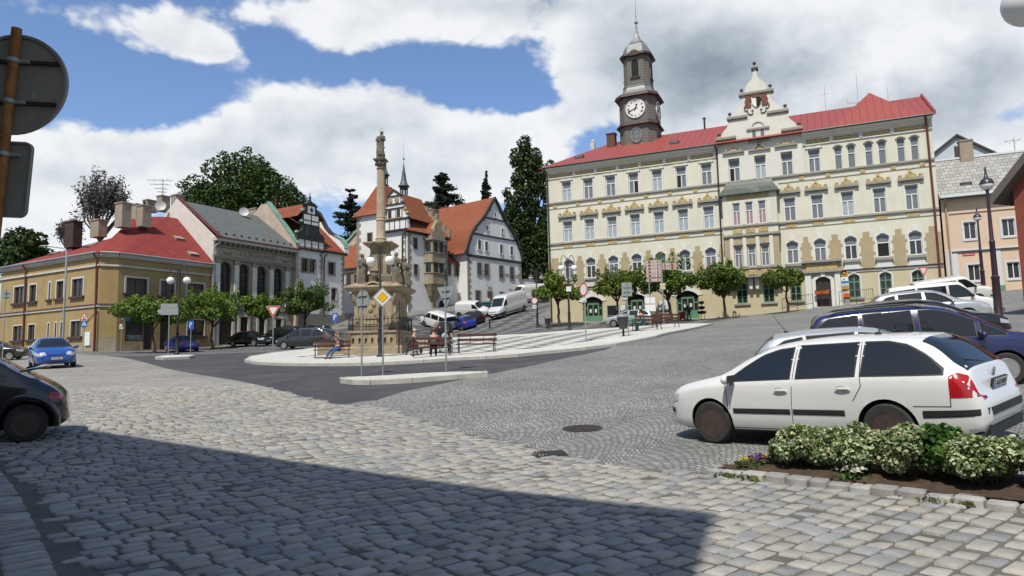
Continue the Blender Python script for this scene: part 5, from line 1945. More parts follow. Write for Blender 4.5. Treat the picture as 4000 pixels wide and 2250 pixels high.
mb.box(-3.6,.2,-.35,.1,10.72,10.95)
part('cornice',mb,M_black,ca,CA)
mb=MB()
mb.box(-.1,7.7,-.4,0,10.4,10.62)
part('cornice',mb,M_black,ca,CB)
gx=-2.0
gp_=[(-3.75,10.95),(-3.75,12.3),(-3.4,12.45),(-3.4,13.6),(-3.2,13.75),(-3.2,14.2),(-2.95,14.3),(-2.95,15.3),(-2.0,16.05),(-1.05,15.3),(-1.05,14.8),(-.75,14.3),(-.55,14.2),(-.55,13.75),(-.35,13.3),(-.1,13.0),(.1,12.6),(.1,12.3),(.15,10.95)]
mb=MB()
mb.prism_xz(gp_,-.18,.3)
dg=part('dormer_gable',mb,M_whitep,ca,CA)
mb=MB()
for z0,z1,a,b in((12.15,12.35,-3.8,.2),(13.6,13.75,-3.5,-.4),(14.15,14.32,-3.3,-.5),(15.2,15.36,-3.1,-.9)):
 mb.box(a,b,-.3,.32,z0,z1)
mb.prism_xz([(-3.1,15.36),(-2,16.15),(-.9,15.36),(-1.1,15.36),(-2,15.95),(-2.9,15.36)],-.3,.32)
for u in(-3.6,-2.75,-1.9,-1.05,-.1):
 mb.box(u-.06,u+.06,-.21,-.18,10.95,12.15)
link('black_cornice',mb.mesh('black_cornice',M_black),dg,CA.mw)
mb=MB()
for u in(-2.55,-1.5):
 mb.lathe([(.36,0),(.36,.08),(.2,.08)],14,c=(u,-.26,14.78),axis='y')
for z,u in((12.9,.02),(13.4,-.3),(14.5,-.75)):
 mb.ball((u,-.02,z),(.28,.28,.32),8,6)
for u in(-3.3,-1.75,-.75):
 mb.box(u,u+.16,-.24,-.18,12.35,13.6)
mb.box(-3.3,-.6,-.23,-.18,12.35,12.5)
link('stone_ornament',mb.mesh('stone_ornament',M_stoneb,50),dg,CA.mw)
mb=MB()
mb.box(-2.95,-2.4,-.21,-.18,12.5,13.5)
mb.box(-1.5,-1.0,-.21,-.18,12.5,13.5)
link('window',mb.mesh('window',M_paned),dg,CA.mw)
mb=MB()
tz0,tpk=13.35,17.6
tc_=(-5.95,2.6)
mb.add([(-8.85,-.45,tz0),(-3.05,-.45,tz0),(-3.05,5.65,tz0),(-8.85,5.65,tz0)]+[(tc_[0]+sx*2.1,tc_[1]+sy*2.1,tz0+1.35)for sx,sy in((-1,-1),(1,-1),(1,1),(-1,1))]+[(tc_[0]+sx*.75,tc_[1]+sy*.75,tpk)for sx,sy in((-1,-1),(1,-1),(1,1),(-1,1))],[(i,(i+1)%4,4+(i+1)%4,4+i)for i in range(4)]+[(4+i,4+(i+1)%4,8+(i+1)%4,8+i)for i in range(4)]+[(8,9,10,11),(3,2,1,0)])
part('tower_roof',mb,M_tile,ca,CA)
ra=CB.W(-.3,-.55,10.62)
rb=CB.W(7.75,-.55,10.62)
rz_=15.2
rc_=CB.W(7.75,4.2,rz_)
rd=CB.W(1.6,4.2,rz_)
re_=CA.W(-3.6,.3,10.9)
rf_=CB.W(7.75,9,10.6)
mb=MB()
mb.add([ra,rb,rc_,rd,re_,rf_,CB.W(1.6,9,10.6)],[(0,1,2,3),(0,3,4),(2,5,6,3),(3,6,4)])
link('main_roof',mb.mesh('main_roof',M_tile),ca,Matrix.Identity(4))
mb=MB()
mb.add([(-4.0,-.1,12.3),(.2,-.1,12.3),(-1.95,-.1,15.9),(-1.95,5.5,15.9),(-4.0,5,12.3),(.2,5,12.3)],[(0,2,3,4),(1,5,3,2)])
part('dormer_roof',mb,M_tile,ca,CA)
t2=at(1578,776,97)
mb=MB()
b_=4.4
mb.frustum([(-b_,-b_),(b_,-b_),(b_,b_),(-b_,b_)],[(-1.9,-1.9),(1.9,-1.9),(1.9,1.9),(-1.9,1.9)],-5.2,-1.9)
mb.frustum([(-1.9,-1.9),(1.9,-1.9),(1.9,1.9),(-1.9,1.9)],[(-.8,-.8),(.8,-.8),(.8,.8),(-.8,.8)],-1.9,0)
mw2=Matrix.Translation(t2)@Matrix.Rotation(CA.a,4,'Z')
link('tower_roof',mb.mesh('tower_roof',M_tile),ca,mw2)
def spirelet(mw,s=1.0):
 mb=MB()
 mb.lathe([(.95,0),(.9,.35),(.98,.4),(.98,.5),(.8,.52)],8)
 for i in range(8):
  a=2*math.pi*(i+.5)/8
  mb.tube([(.72*math.cos(a),.72*math.sin(a),.5),(.72*math.cos(a),.72*math.sin(a),2.1)],.11,6)
 mb.lathe([(.85,1.95),(.9,2.3),(1.12,2.42),(1.12,2.55)],8)
 o=link('spirelet',mb.mesh('spirelet',mat('blackened_copper',(.03,.042,.045),.5,var=.3),30),ca,mw@Matrix.Scale(s,4))
 mb=MB()
 mb.lathe([(1.25,2.5),(.85,3.0),(.62,3.6),(.4,5.0),(.16,6.6),(.05,7.4)],8)
 link('spirelet_roof',mb.mesh('spirelet_roof',mat('dark_spire_copper',(.045,.065,.062),.5,var=.3,vscale=1.5,stain=.9,stcol=(.16,.33,.26),stscale=.8),25),o,mw@Matrix.Scale(s,4))
 mb=MB()
 mb.tube([(0,0,7.2),(0,0,8.4),(0,0,12)],[.06,.05,.012],6)
 mb.ball((0,0,8.3),.24,10,8)
 link('finial',mb.mesh('finial',M_copper,50),o,mw@Matrix.Scale(s,4))
spirelet(CA.mw@Matrix.Translation((tc_[0],tc_[1],tpk-.05)),.66)
spirelet(mw2,.68)
mb=MB()
mb.prism_xy([(3.0,0),(3.35,-1.15),(5.6,-1.15),(5.95,0)],4.2,9.9)
ori=part('oriel',mb,M_stoneb,ca,CB)
mb=MB()
for z0,z1,p in((4.1,4.3,.12),(5.5,5.6,.1),(6.9,7.1,.12),(8.15,8.25,.1),(9.8,10.05,.18)):
 mb.prism_xy([(3.0-p,0),(3.35-p,-1.15-p),(5.6+p,-1.15-p),(5.95+p,0)],z0,z1)
link('oriel_moulding',mb.mesh('oriel_moulding',M_stoneg),ori,CB.mw)
for za,zb_ in((5.65,6.85),(8.3,9.6)):
 mb=MB()
 for u in(3.6,4.65):
  mb.box(u,u+.72,-1.18,-1.1,za,zb_)
 mb.M=Matrix.Translation((3.0,0,0))@Matrix.Rotation(math.atan2(-1.15,.35),4,'Z')
 mb.box(.25,.95,-.03,.05,za,zb_)
 mb.M=None
 link('oriel_window',mb.mesh('oriel_window',M_paned),ori,CB.mw)
mb=MB()
cb=[(4.47,-.1)]
lv=[(1.45,1.1,4.1),(1.2,.95,3.6),(.8,.6,2.6),(.45,.4,2.1),(.3,.3,1.9),(.28,.28,-.5)]
for(w1,d1,za),(w2,d2,zb_)in zip(lv[:-1],lv[1:]):
 mb.frustum([(4.47-w2,.02),(4.47-w2,-d2),(4.47+w2,-d2),(4.47+w2,.02)],[(4.47-w1,.02),(4.47-w1,-d1),(4.47+w1,-d1),(4.47+w1,.02)],zb_,za)
link('oriel_corbel',mb.mesh('oriel_corbel',M_stoneb),ori,CB.mw)
mb=MB()
mb.prism_xz([(3.2,10.05),(3.25,10.8),(3.6,11.0),(3.75,11.6),(4.47,12.5),(5.2,11.6),(5.35,11.0),(5.7,10.8),(5.75,10.05)],-1.2,-.6)
mb.lathe([(.15,12.4),(.1,12.7),(.18,13.0),(.04,13.4)],8,c=(4.47,-.9,0))
link('oriel_gable',mb.mesh('oriel_gable',M_stoneb,40),ori,CB.mw)
mb=MB()
mb.add([(3.1,-1.0,10.6),(5.85,-1.0,10.6),(4.47,-1.0,12.2),(4.47,2.2,12.4),(3.1,.4,10.6),(5.85,.4,10.6)],[(0,2,3,4),(1,5,3,2)])
link('oriel_roof',mb.mesh('oriel_roof',M_tile),ori,CB.mw)
mb=MB()
for i in range(6):
 t_=i/6
 y0,z0=-.5+4.7*t_,10.7+4.55*t_
 mb.box(7.4,7.8,y0,y0+.85,z0-.4,z0+.95)
part('stepped_parapet',mb,M_stoneb,ca,CB)
for px,py,hpx,Y in((1589,785,50,96),(1695,820,40,100)):
 a=at(px,py,Y)
 chimney('chimney',ca,Matrix.Translation((a.x,a.y,a.z-3))@Matrix.Rotation(CB.a,4,'Z'),1.2,.9,3.0)
pipe(ca,CA,[(.15,-.3,10.6),(-.7,-.15,10.1),(-.75,-.1,9),(-.75,-.1,2)],M_gutter,.09)
mb=MB()
mb.box(5.7,7.0,-.02,.1,-1,1.6,0)
mb.prism_xz([(5.7,1.6),(7.0,1.6)]+archpts(5.7,7.0,1.6,.65)[::-1],-.02,.1,0)
part('gateway',mb,M_void,ca,CB)
wg=thing('castle_wing','low white castle wing with lean-to orange roof between block and gabled house','castle',CB.mw@TR(7.6,.6,0))
mb=MB()
mb.box(7.56,12.5,.5,6,-3,7.55)
part('wall',mb,M_whitep,wg,CB)
for a,b in((7.95,8.65),(9.55,10.2)):
 lookwin(wg,CB,a,b,5.8,7.35,.5)
mb=MB()
mb.add([(7.5,.1,7.5),(12.6,.1,7.5),(12.6,2.6,9.3),(7.5,2.6,9.3),(7.5,.1,7.38),(12.6,.1,7.38)],[(0,1,2,3),(4,5,1,0),(0,3,4),(1,5,2)])
part('roof',mb,M_tile,wg,CB)
mb=MB()
mb.prism_xz([(8.9,-2),(10.2,-2)]+archpts(8.9,10.2,.9,.65)[::-1],.46,.5)
part('doorway',mb,M_door,wg,CB)
mb=MB()
oo=archpts(8.7,10.4,.9,.85)
ii=archpts(8.9,10.2,.9,.65)
for q in range(10):
 mb.prism_xz([oo[q],oo[q+1],ii[q+1],ii[q]],.4,.5)
part('door_arch',mb,M_stoneb,wg,CB)
Gp=at(1828,1207,95.5)
CG=Frame(Gp[:2],R(50),Gp.z)
cg=thing('gabled_castle_house','white gabled castle house with black bands, bell shaped gable and orange roof','house',CG.mw)
zg=lambda p:Q(1700,760,4,p)
lf=CG.uvs(zg([(470,905),(500,840),(530,700),(580,575),(640,485),(695,440),(765,350),(830,225),(885,115)]))
rt_=CG.uvs(zg([(940,140),(1000,280),(1080,430),(1160,560),(1230,680),(1290,840),(1335,1000),(1345,1040)]))
apg=CG.uv(*zg([(908,70)])[0])
zb1=CG.uvs(zg([(545,935),(1335,1055)]))
GW=rt_[-1][0]
zbelt=(zb1[0][1]+zb1[1][1])/2
gcx=GW/2
hz=np.linspace(zbelt,apg[1],12)
hw_l=np.interp(hz,[p[1]for p in lf]+[apg[1]],[gcx-p[0]for p in lf]+[0])
hw_r=np.interp(hz,[p[1]for p in rt_[::-1]]+[apg[1]],[p[0]-gcx for p in rt_[::-1]]+[0])
hw=np.maximum((hw_l+hw_r)/2,0)
hw[0]=gcx
bell=[(gcx-a,z)for a,z in zip(hw,hz)]+[(gcx+a,z)for a,z in zip(hw[::-1],hz[::-1])][1:]
mb=MB()
mb.prism_xz([(0,-4)]+bell+[(GW,-4)],0,22)
part('wall',mb,M_whitep,cg,CG)
mb=MB()
belly=[(u,z)for u,z in bell]
off=[]
for i,(u,z)in enumerate(belly):
 s=-1 if u<gcx-.01 else(1 if u>gcx+.01 else 0)
 off.append((u+s*.28,z+(.32 if s==0 else .18)))
off[0]=(off[0][0]-.35,off[0][1]-.1)
off[-1]=(off[-1][0]+.1,off[-1][1]-.1)
n_=len(off)
ringv=[(u,-.05,z)for u,z in off]+[(u,22.3,z)for u,z in off]
mb.add(ringv,[(i+1,i,n_+i,n_+i+1)for i in range(n_-1)])
part('roof',mb,M_tile,cg,CG)
mb=MB()
for i in range(n_-1):
 (a,b),(c,d)=off[i],off[i+1]
 (e_,f_),(g_,h_)=belly[i],belly[i+1]
 mb.prism_xz([(a,b+.03),(c,d+.03),(g_,h_),(e_,f_)],-.3,0)
for i in range(1,n_-1,2):
 u,z=off[i]
 s=-1 if u<gcx else 1
 mb.box(u-.16,u+.16,-.4,-.05,z-.55,z-.25)
part('verge',mb,M_black,cg,CG)
mb=MB()
for z,p in((zbelt,.3),(CG.uv(*zg([(600,605)])[0])[1],.15),(CG.uv(*zg([(785,355)])[0])[1],.12)):
 hh_=float(np.interp(z,hz,hw))
 mb.box(gcx-hh_,gcx+hh_,-.12,0,z-p,z+.06)
part('black_band',mb,M_black,cg,CG)
for a,b,c,d in((665,715,715,865),(775,735,822,885),(1007,780,1053,930),(1170,810,1215,955),(800,485,832,560),(1033,535,1063,610),(922,285,950,355)):
 pxwin(cg,CG,zg([(a,b)])[0],zg([(c,d)])[0],stone=M_whitet,ncol=1,st=.1)
for a,b,c,d in((655,1070,720,1255),(765,1085,835,1270),(1000,1115,1060,1305),(1165,1135,1225,1325)):
 pxwin(cg,CG,zg([(a,b)])[0],zg([(c,d)])[0],st=.16)
zq=lambda p:Q(1800,1000,4,p)
for a,b,c,d in((232,545,300,700),(418,558,485,712),(610,570,675,715),(780,582,845,725)):
 pxwin(cg,CG,zq([(a,b)])[0],zq([(c,d)])[0],st=.16)
for u0 in((735,1255),(1065,1300),(1230,1320)):
 a=CG.uv(*zg([u0])[0])
 mb=MB()
 for k in range(3):
  mb.box(a[0]-.1,a[0]+.75,-.5,-.46,a[1]+k*.25,a[1]+k*.25+.04)
 for k in range(5):
  mb.box(a[0]-.1+k*.2,a[0]-.06+k*.2,-.5,-.46,a[1],a[1]+.52)
 mb.box(a[0]-.1,a[0]-.06,-.5,0,a[1]+.48,a[1]+.52)
 mb.box(a[0]+.7,a[0]+.74,-.5,0,a[1]+.48,a[1]+.52)
 part('window_grille',mb,M_black,cg,CG)
quoins(cg,CG,0,-3,zbelt-.35,1,hgt=.42,w=.7)
quoins(cg,CG,GW,-3,zbelt-.35,-1,hgt=.42,w=.7)
a=at(1745,812,108)
chimney('chimney',cg,Matrix.Translation((a.x,a.y,a.z-4))@Matrix.Rotation(CG.a,4,'Z'),1.5,1.3,4,M_terra)
Lk=at(1345,1290,95)
LK=Frame(Lk[:2],R(-30),gz(Lk.x,Lk.y))
lk=thing('link_building','low white link building with steep orange roof beside the castle tower','house',LK.mw)
zl=LK.uv(*zc(520,1270))[1]
mb=MB()
mb.box(-3,5.5,0,8,-2,zl)
part('wall',mb,M_whitep,lk,LK)
for a,b in((445,515),(565,640)):
 pxwin(lk,LK,zc(a,1375),zc(b,1530),stone=M_stoneb,st=.25)
mb=MB()
zt_=LK.uv(*zc(640,760),-4)[1]
mb.add([(-3,-.4,zl-.05),(5.5,-.4,zl-.05),(5.5,5,zt_+1),(-3,5,zt_+1),(-3,9,zl),(5.5,9,zl)],[(0,1,2,3),(3,2,5,4)])
part('roof',mb,M_tile,lk,LK)
mb=MB()
mb.box(-3,5.5,-.45,0,zl-.25,zl-.02)
part('cornice',mb,M_black,lk,LK)
cpx=LK.uvs([zc(405,960),zc(440,890),zc(500,850),zc(560,780),zc(640,690)],-3)
mb=MB()
for(a,b),(c,d)in zip(cpx[:-1],cpx[1:]):
 mb.prism_xz([(a,b),(c,d),(c,d+.4),(a,b+.4)],2.6,3.2,0)
 mb.prism_xz([(a,b),(c,d),(c,d-1.4),(a,b-1.4)],2.8,3.0,1)
part('curved_parapet',mb,[M_copper,MATS['pinkish_render']],lk,LK)
a,b=at(2037,1200,107),at(2170,1215,112)
Rw=Frame(a[:2],math.atan2(b.y-a.y,b.x-a.x),gz(a.x,a.y))
gw_=thing('garden_wall','plain grey rendered garden wall right of the gabled castle house','wall',Rw.mw)
mb=MB()
zw=Rw.uv(2060,1095)[1]
mb.box(-1,12,0,.5,-4,zw)
part('wall',mb,M_whitep,gw_,Rw)
mb=MB()
mb.box(-1.1,12.1,-.08,.58,zw,zw+.15)
part('coping',mb,M_ledge,gw_,Rw)
# unseen house behind the camera that shades the foreground
SC=gp(2795,2003)
SE_=gp(233,1646)
dir_=(SE_-SC).to_2d().normalized()
tt=9.6
az=Vector((-.336,-.942)).normalized()
cc=SC.to_2d()+az*tt
HB=tt*math.tan(R(57))
Sb=Frame(cc,math.atan2(dir_.y,dir_.x),0)
sb=thing('shading_house','plain tall house behind the viewpoint whose shadow falls on the setts','house',Sb.mw)
mb=MB()
mb.box(0,46,0,12,-1.5,HB)
part('wall',mb,mat('shade_house_plaster',(.30,.27,.22),.9,var=.1),sb,Sb)
mb=MB()
mb.add([(0,0,HB),(46,0,HB),(46,12,HB),(0,12,HB),(6,6,HB+4),(46,6,HB+4)],[(0,1,5,4),(2,3,4,5),(1,2,5),(3,0,4)])
part('roof',mb,M_redfelt,sb,Sb)
for i in range(12):
 for zf in(1.5,5.0,8.5):
  mb=MB()
  mb.box(2+i*3.5,3+i*3.5,-.04,.02,zf,zf+1.6)
  part('window',mb,M_paned,sb,Sb)
# VEHICLES
def paint(name,col,rough=.32,metal=0.0,coat=.8):
 return mat(name,col,rough,coat=coat,metal=metal,var=.04,vscale=2,stain=.12,stcol=tuple(c*.72+.02 for c in col),stscale=2.5)
M_carglass=mat('car_glass',(.012,.015,.016),.03,spec=.7)
M_tyre=mat('tyre_rubber',(.034,.031,.029),.85,var=.3,vscale=12,bump=.2)
M_rimd=mat('steel_rim',(.085,.062,.054),.5,metal=.3,var=.4,vscale=14)
M_rims=mat('alloy_rim',(.42,.42,.42),.35,metal=.7,var=.15)
M_plast=mat('black_plastic',(.02,.02,.021),.55,var=.2,vscale=6)
M_lampr=mat('red_lamp',(.36,.008,.012),.12,spec=.6,coat=.5)
M_lampc=mat('clear_lamp',(.42,.44,.46),.08,spec=.7,coat=.6)
M_lampo=mat('orange_lamp',(.55,.13,.015),.15,spec=.6)
M_chrome=mat('chrome',(.55,.55,.55),.15,metal=.9)
M_under=mat('underbody',(.012,.012,.012),.9)
M_plate=mat('number_plate',(.62,.62,.6),.45)
M_eu=mat('plate_blue',(.02,.06,.3),.4)
class CarBody:
 def __init__(s,sp):
  s.sp=sp
  xs=sorted({p[0]for k in('top','belt','bot','hw')for p in sp[k]})
  xs=np.unique(np.round(np.concatenate([xs,np.linspace(xs[0],xs[-1],46)]),4))
  keep=[xs[0]]
  for x in xs[1:]:
   if x-keep[-1]>.012:
    keep.append(x)
  s.xs=np.array(keep)
 def sec(s,x):
  sp=s.sp
  zt=float(catmull(sp['top'],[x])[0])
  zb=min(float(catmull(sp['belt'],[x])[0]),zt-.035)
  zu=min(float(catmull(sp['bot'],[x])[0]),zb-.05)
  w=float(catmull(sp['hw'],[x])[0])
  cab=max(0.0,min(1.0,(zt-zb)/sp.get('cabh',.5)))
  r=w*.93*(1-cab)+sp['roofw']*cab
  r=min(r,w*.93)
  k=min(1,(zt-zb)/.2)
  zm=zu+(zb-zu)*.52
  pts=[(0,zu),(w*.8,zu),(w*.93,zu+.035),(w*.972,zu+(zb-zu)*.16),(w*.985,zu+(zb-zu)*.3),(w,zm),(w*.995,zm+(zb-zm)*.5),(w*.985,zm+(zb-zm)*.85),(w*.965,zb)]
  u=w*.965
  ze=zt-(.09*k+.012*(1-k))
  for t_,bl in((.3,.012),(.65,.014),(1.0,0)):
   pts.append((u+(r-u)*t_+bl*cab,zb+(ze-zb)*t_))
  pts+=[(r-.03*k-.01,zt-.045*k-.006*(1-k)),(r-.1*k-.04,zt-.018*k-.003),(r*.6,zt-.004),(0,zt)]
  return pts
 def y_at(s,x,z):
  p=s.sec(x)
  i0=2
  for(y0,z0),(y1,z1)in zip(p[i0:-2],p[i0+1:-1]):
   if z0<=z<=z1 and z1>z0:
    t_=(z-z0)/(z1-z0)
    return y0+(y1-y0)*t_
  return p[i0][0]if z<p[i0][1]else p[-3][0]
 def z_at(s,x,y):
  p=s.sec(x)
  q=p[8:]
  for(y0,z0),(y1,z1)in zip(q[:-1],q[1:]):
   if y1<=y<=y0 and y0>y1:
    t_=(y0-y)/(y0-y1)
    return z0+(z1-z0)*t_
  return p[-1][1]
 def mesh(s,mats):
  mb=MB()
  secs=[s.sec(x)for x in s.xs]
  n=len(secs[0])
  ring=2*n-2
  vs=[]
  for x,p in zip(s.xs,secs):
   vs+=[(x,y,z)for y,z in p]+[(x,-y,z)for y,z in p[-2:0:-1]]
  fs=[]
  for i in range(len(s.xs)-1):
   for k in range(ring):
    q=(k+1)%ring
    fs.append((i*ring+k,i*ring+q,(i+1)*ring+q,(i+1)*ring+k))
  L=(len(s.xs)-1)*ring
  fs.append(tuple(range(ring-1,-1,-1)))
  fs.append(tuple(L+k for k in range(ring)))
  mb.add(vs,fs)
  return mb
 def side_patch(s,mb,side,lo,hi,off=.004,nx=9,nz=4,mi=None):
  lo,hi=sorted(lo),sorted(hi)
  x0,x1=lo[0][0],lo[-1][0]
  xs=np.linspace(x0,x1,nx)
  lo_=np.interp(xs,[p[0]for p in lo],[p[1]for p in lo])
  hi_=np.interp(xs,[p[0]for p in hi],[p[1]for p in hi])
  vs=[]
  for x,a,b in zip(xs,lo_,hi_):
   b=min(b,s.sec(x)[-4][1]-.004)
   for j in range(nz+1):
    z=a+(b-a)*j/nz
    vs.append((x,side*(s.y_at(x,z)+off),z+off*.4))
  fs=[]
  for i in range(nx-1):
   for j in range(nz):
    a=i*(nz+1)+j
    f=(a,a+nz+1,a+nz+2,a+1)
    fs.append(f[::-1]if side>0 else f)
  mb.add(vs,fs,mi)
 def top_patch(s,mb,x0,x1,f0=.9,f1=.9,off=.006,nx=8,ny=10,mi=None,ya=-1.0,yb=1.0):
  vs=[]
  for i in range(nx):
   t_=i/(nx-1)
   x=x0+(x1-x0)*t_
   p=s.sec(x)
   ym=p[11][0]*(f0+(f1-f0)*t_)
   for j in range(ny):
    y=(ya+(yb-ya)*j/(ny-1))*ym
    vs.append((x,y,s.z_at(x,abs(y))+off))
  fs=[]
  for i in range(nx-1):
   for j in range(ny-1):
    a=i*ny+j
    f=(a,a+ny,a+ny+1,a+1)
    fs.append(f)
  mb.add(vs,fs,mi)
_whl={}
def wheel_meshes(r,w,rim,style):
 key=(r,w,rim.name,style)
 if key in _whl:
  return _whl[key]
 t=MB()
 t.lathe([(r*.62,-w*.42),(r*.66,-w*.5),(r*.92,-w*.5),(r*.985,-w*.4),(r,-w*.25),(r,w*.25),(r*.985,w*.4),(r*.92,w*.5),(r*.66,w*.5),(r*.62,w*.42)],32,axis='y')
 q=MB()
 if style=='steel':
  q.lathe([(r*.665,-w*.48),(r*.64,-w*.50),(r*.62,-w*.40),(r*.52,-w*.36),(r*.46,-w*.40),(r*.3,-w*.33),(r*.26,-w*.42),(r*.12,-w*.44),(r*.11,-w*.47),(.004,-w*.47)],32,axis='y',mi=0)
  for i in range(20):
   a=2*math.pi*i/20
   q.lathe([(r*.05,-w*.385),(r*.045,-w*.39),(.002,-w*.39)],8,c=(r*.555*math.cos(a),0,r*.555*math.sin(a)),axis='y',mi=1)
  for i in range(5):
   a=2*math.pi*i/5
   q.lathe([(r*.035,-w*.36),(r*.03,-w*.45),(.002,-w*.45)],6,c=(r*.2*math.cos(a),0,r*.2*math.sin(a)),axis='y',mi=0)
 else:
  q.lathe([(r*.665,-w*.48),(r*.64,-w*.5),(r*.6,-w*.46),(r*.58,-w*.25),(.004,-w*.2)],28,axis='y',mi=1)
  q.lathe([(r*.665,-w*.485),(r*.64,-w*.505),(r*.59,-w*.47),(r*.6,-w*.4)],28,axis='y',mi=0)
  q.lathe([(r*.17,-w*.3),(r*.15,-w*.45),(.004,-w*.47)],12,axis='y',mi=0)
  for i in range(5 if style=='five' else 9):
   a=2*math.pi*i/(5 if style=='five' else 9)
   q.M=Matrix.Rotation(a,4,'Y')
   b=r*(.1 if style=='five' else .06)
   q.frustum([(-b,-w*.43),(b,-w*.43),(b,-w*.3),(-b,-w*.3)],[(-b*1.2,-w*.47),(b*1.2,-w*.47),(b*1.2,-w*.35),(-b*1.2,-w*.35)],r*.1,r*.61,0)
   q.M=None
 _whl[key]=(t.mesh('tyre',M_tyre,35),q.mesh('rim',[rim,M_under],35))
 return _whl[key]
def car(sp,label,cat,mw,paintm,group=None,name='parked_car',detail=2,rim=None,style='five',plate=None,tail=None):
 root=thing(name,label,cat,mw,group)
 B=CarBody(sp)
 body=B.mesh(None)
 me=body.mesh('car_body',[paintm,M_under],42)
 bo=link('body',me,root,mw)
 r=sp['wr']
 cut=MB()
 for x in sp['axles']:
  for s in(-1,1):
   y0,y1=sorted((s*(sp['track']-.17),s*(sp['track']+.4)))
   cut.lathe([(r*1.17,y0),(r*1.17,y1)],32,c=(x,0,r),axis='y')
   cut.v=[(p[0],p[1],p[2])for p in cut.v]
 bm=bmesh.new()
 cme=cut.mesh('arch',M_under)
 bm.from_mesh(cme)
 bmesh.ops.recalc_face_normals(bm,faces=bm.faces)
 bm.to_mesh(cme)
 bm.free()
 co=D.objects.new('arch',cme)
 COL.objects.link(co)
 bx=D.objects.new('bodycut',me)
 COL.objects.link(bx)
 md=bx.modifiers.new('b','BOOLEAN')
 md.operation='DIFFERENCE'
 md.object=co
 md.solver='EXACT'
 try:
  md.material_mode='TRANSFER'
 except Exception:
  pass
 nm=to_mesh(bx,'car_body')
 D.objects.remove(co)
 if len(nm.polygons)>100:
  nm.materials.clear()
  nm.materials.append(paintm)
  nm.materials.append(M_under)
  for p in nm.polygons:
   c=p.center
   mi=0
   if p.normal.z<-.8:
    mi=1
   for x in sp['axles']:
    if math.hypot(c.x-x,c.z-r)<r*1.19 and abs(c.y)<sp['track']+.2:
     d=Vector((x-c.x,0,r-c.z))
     if abs(p.normal.y)>.97 and abs(c.y)<sp['track']-.1 or p.normal.dot(d.normalized())>.5:
      mi=1
   p.material_index=mi
  nm.shade_smooth()
  nm.set_sharp_from_angle(angle=R(42))
  bo.data=nm
 tm,rm=wheel_meshes(r,sp.get('ww',.2),rim or M_rims,style)
 for x in sp['axles']:
  for s in(-1,1):
   m_=mw@Matrix.Translation((x,s*sp['track'],r))@Matrix.Rotation(0 if s<0 else math.pi,4,'Z')
   w_=link('wheel',tm,root,m_)
   link('rim',rm,w_,m_)
 for s in(-1,1):
  for lo,hi in sp['side']:
   mb=MB()
   if detail>1:
    l2,h2_=sorted(lo),sorted(hi)
    B.side_patch(mb,s,[(l2[0][0]-.025,l2[0][1]-.022)]+l2[1:-1]+[(l2[-1][0]+.025,l2[-1][1]-.022)],[(h2_[0][0]-.025,h2_[0][1]+.015)]+[(a,b+.02)for a,b in h2_[1:-1]]+[(h2_[-1][0]+.025,h2_[-1][1]+.015)],.002,14,4,1)
   B.side_patch(mb,s,lo,hi,.005,12,4,0)
   mb.build('side_window',[M_carglass,M_plast if sp.get('trimblack',True)else paintm],root,mw,60)
 ws=sp['screen']
 mb=MB()
 B.top_patch(mb,ws[0],ws[1],.95,.95)
 mb.build('windscreen',M_carglass,root,mw,60)
 rs=sp.get('rear')
 if rs:
  mb=MB()
  B.top_patch(mb,rs[0],rs[1],.93,.93,off=.007)
  mb.build('rear_window',M_carglass,root,mw,60)
 for s in(-1,1):
  for nm_,lo,hi,m_ in sp['lamps']:
   mb=MB()
   B.side_patch(mb,s,lo,hi,.006,8,5)
   mb.build(nm_,m_,root,mw,60)
  for nm_,x0,x1,ya,yb,m_ in sp.get('toplamps',[]):
   mb=MB()
   B.top_patch(mb,x0,x1,1.02,1.02,.007,6,6,None,s*ya,s*yb)
   if s<0:
    mb.f=[f[::-1]for f in mb.f]
   mb.build(nm_,m_,root,mw,60)
 for s in(-1,1):
  for lo,hi in sp.get('strips',[]):
   mb=MB()
   B.side_patch(mb,s,lo,hi,.012,12,2)
   B.side_patch(mb,s,[(a,b-.012)for a,b in lo],[(a,b)for a,b in lo],.006,12,1)
   mb.build('rubbing_strip',M_plast,root,mw,60)
  if detail>1:
   for gp_ in sp.get('gaps',[]):
    mb=MB()
    for(xa,za),(xb,zb_)in zip(gp_[:-1],gp_[1:]):
     vs=[]
     dx,dz=xb-xa,zb_-za
     L_=math.hypot(dx,dz)
     nx_,nz_=-dz/L_*.005,dx/L_*.005
     for k in range(5):
      t_=k/4
      x,z=xa+dx*t_,za+dz*t_
      for q in(-1,1):
       vs.append((x+q*nx_,s*(B.y_at(x+q*nx_,z+q*nz_)+.0025),z+q*nz_))
     fs=[(2*k,2*k+1,2*k+3,2*k+2)for k in range(4)]
     mb.add(vs,fs if s<0 else[f[::-1]for f in fs])
    mb.build('panel_gap',M_under,root,mw)
   for x,z in sp.get('handles',[]):
    y=B.y_at(x,z)
    mb=MB()
    a,b=(y-.005,y+.004)
    mb.ball((x,s*(y+.002),z+.012),(.085,.02,.035),14,6,1)
    mb.ball((x-.01,s*(y+.024),z),(.11,.016,.018),14,6,0)
    mb.build('door_handle',[paintm,sp.get('hshade',paintm)],root,mw,60)
 mx,mz=sp['mirror']
 for s in(-1,1):
  y=B.y_at(mx,mz)
  mb=MB()
  mb.ball((mx+.02,s*(y+.13),mz+.07),(.07,.11,.075),12,8,0)
  mb.box(mx-.055,mx-.045,*sorted((s*(y+.04),s*(y+.215))),mz+.02,mz+.13,1)
  mb.tube([(mx+.03,s*(y-.02),mz+.0),(mx+.02,s*(y+.06),mz+.03)],.03,6,1)
  mb.build('wing_mirror',[sp.get('mirrorm',paintm),M_plast],root,mw,60)
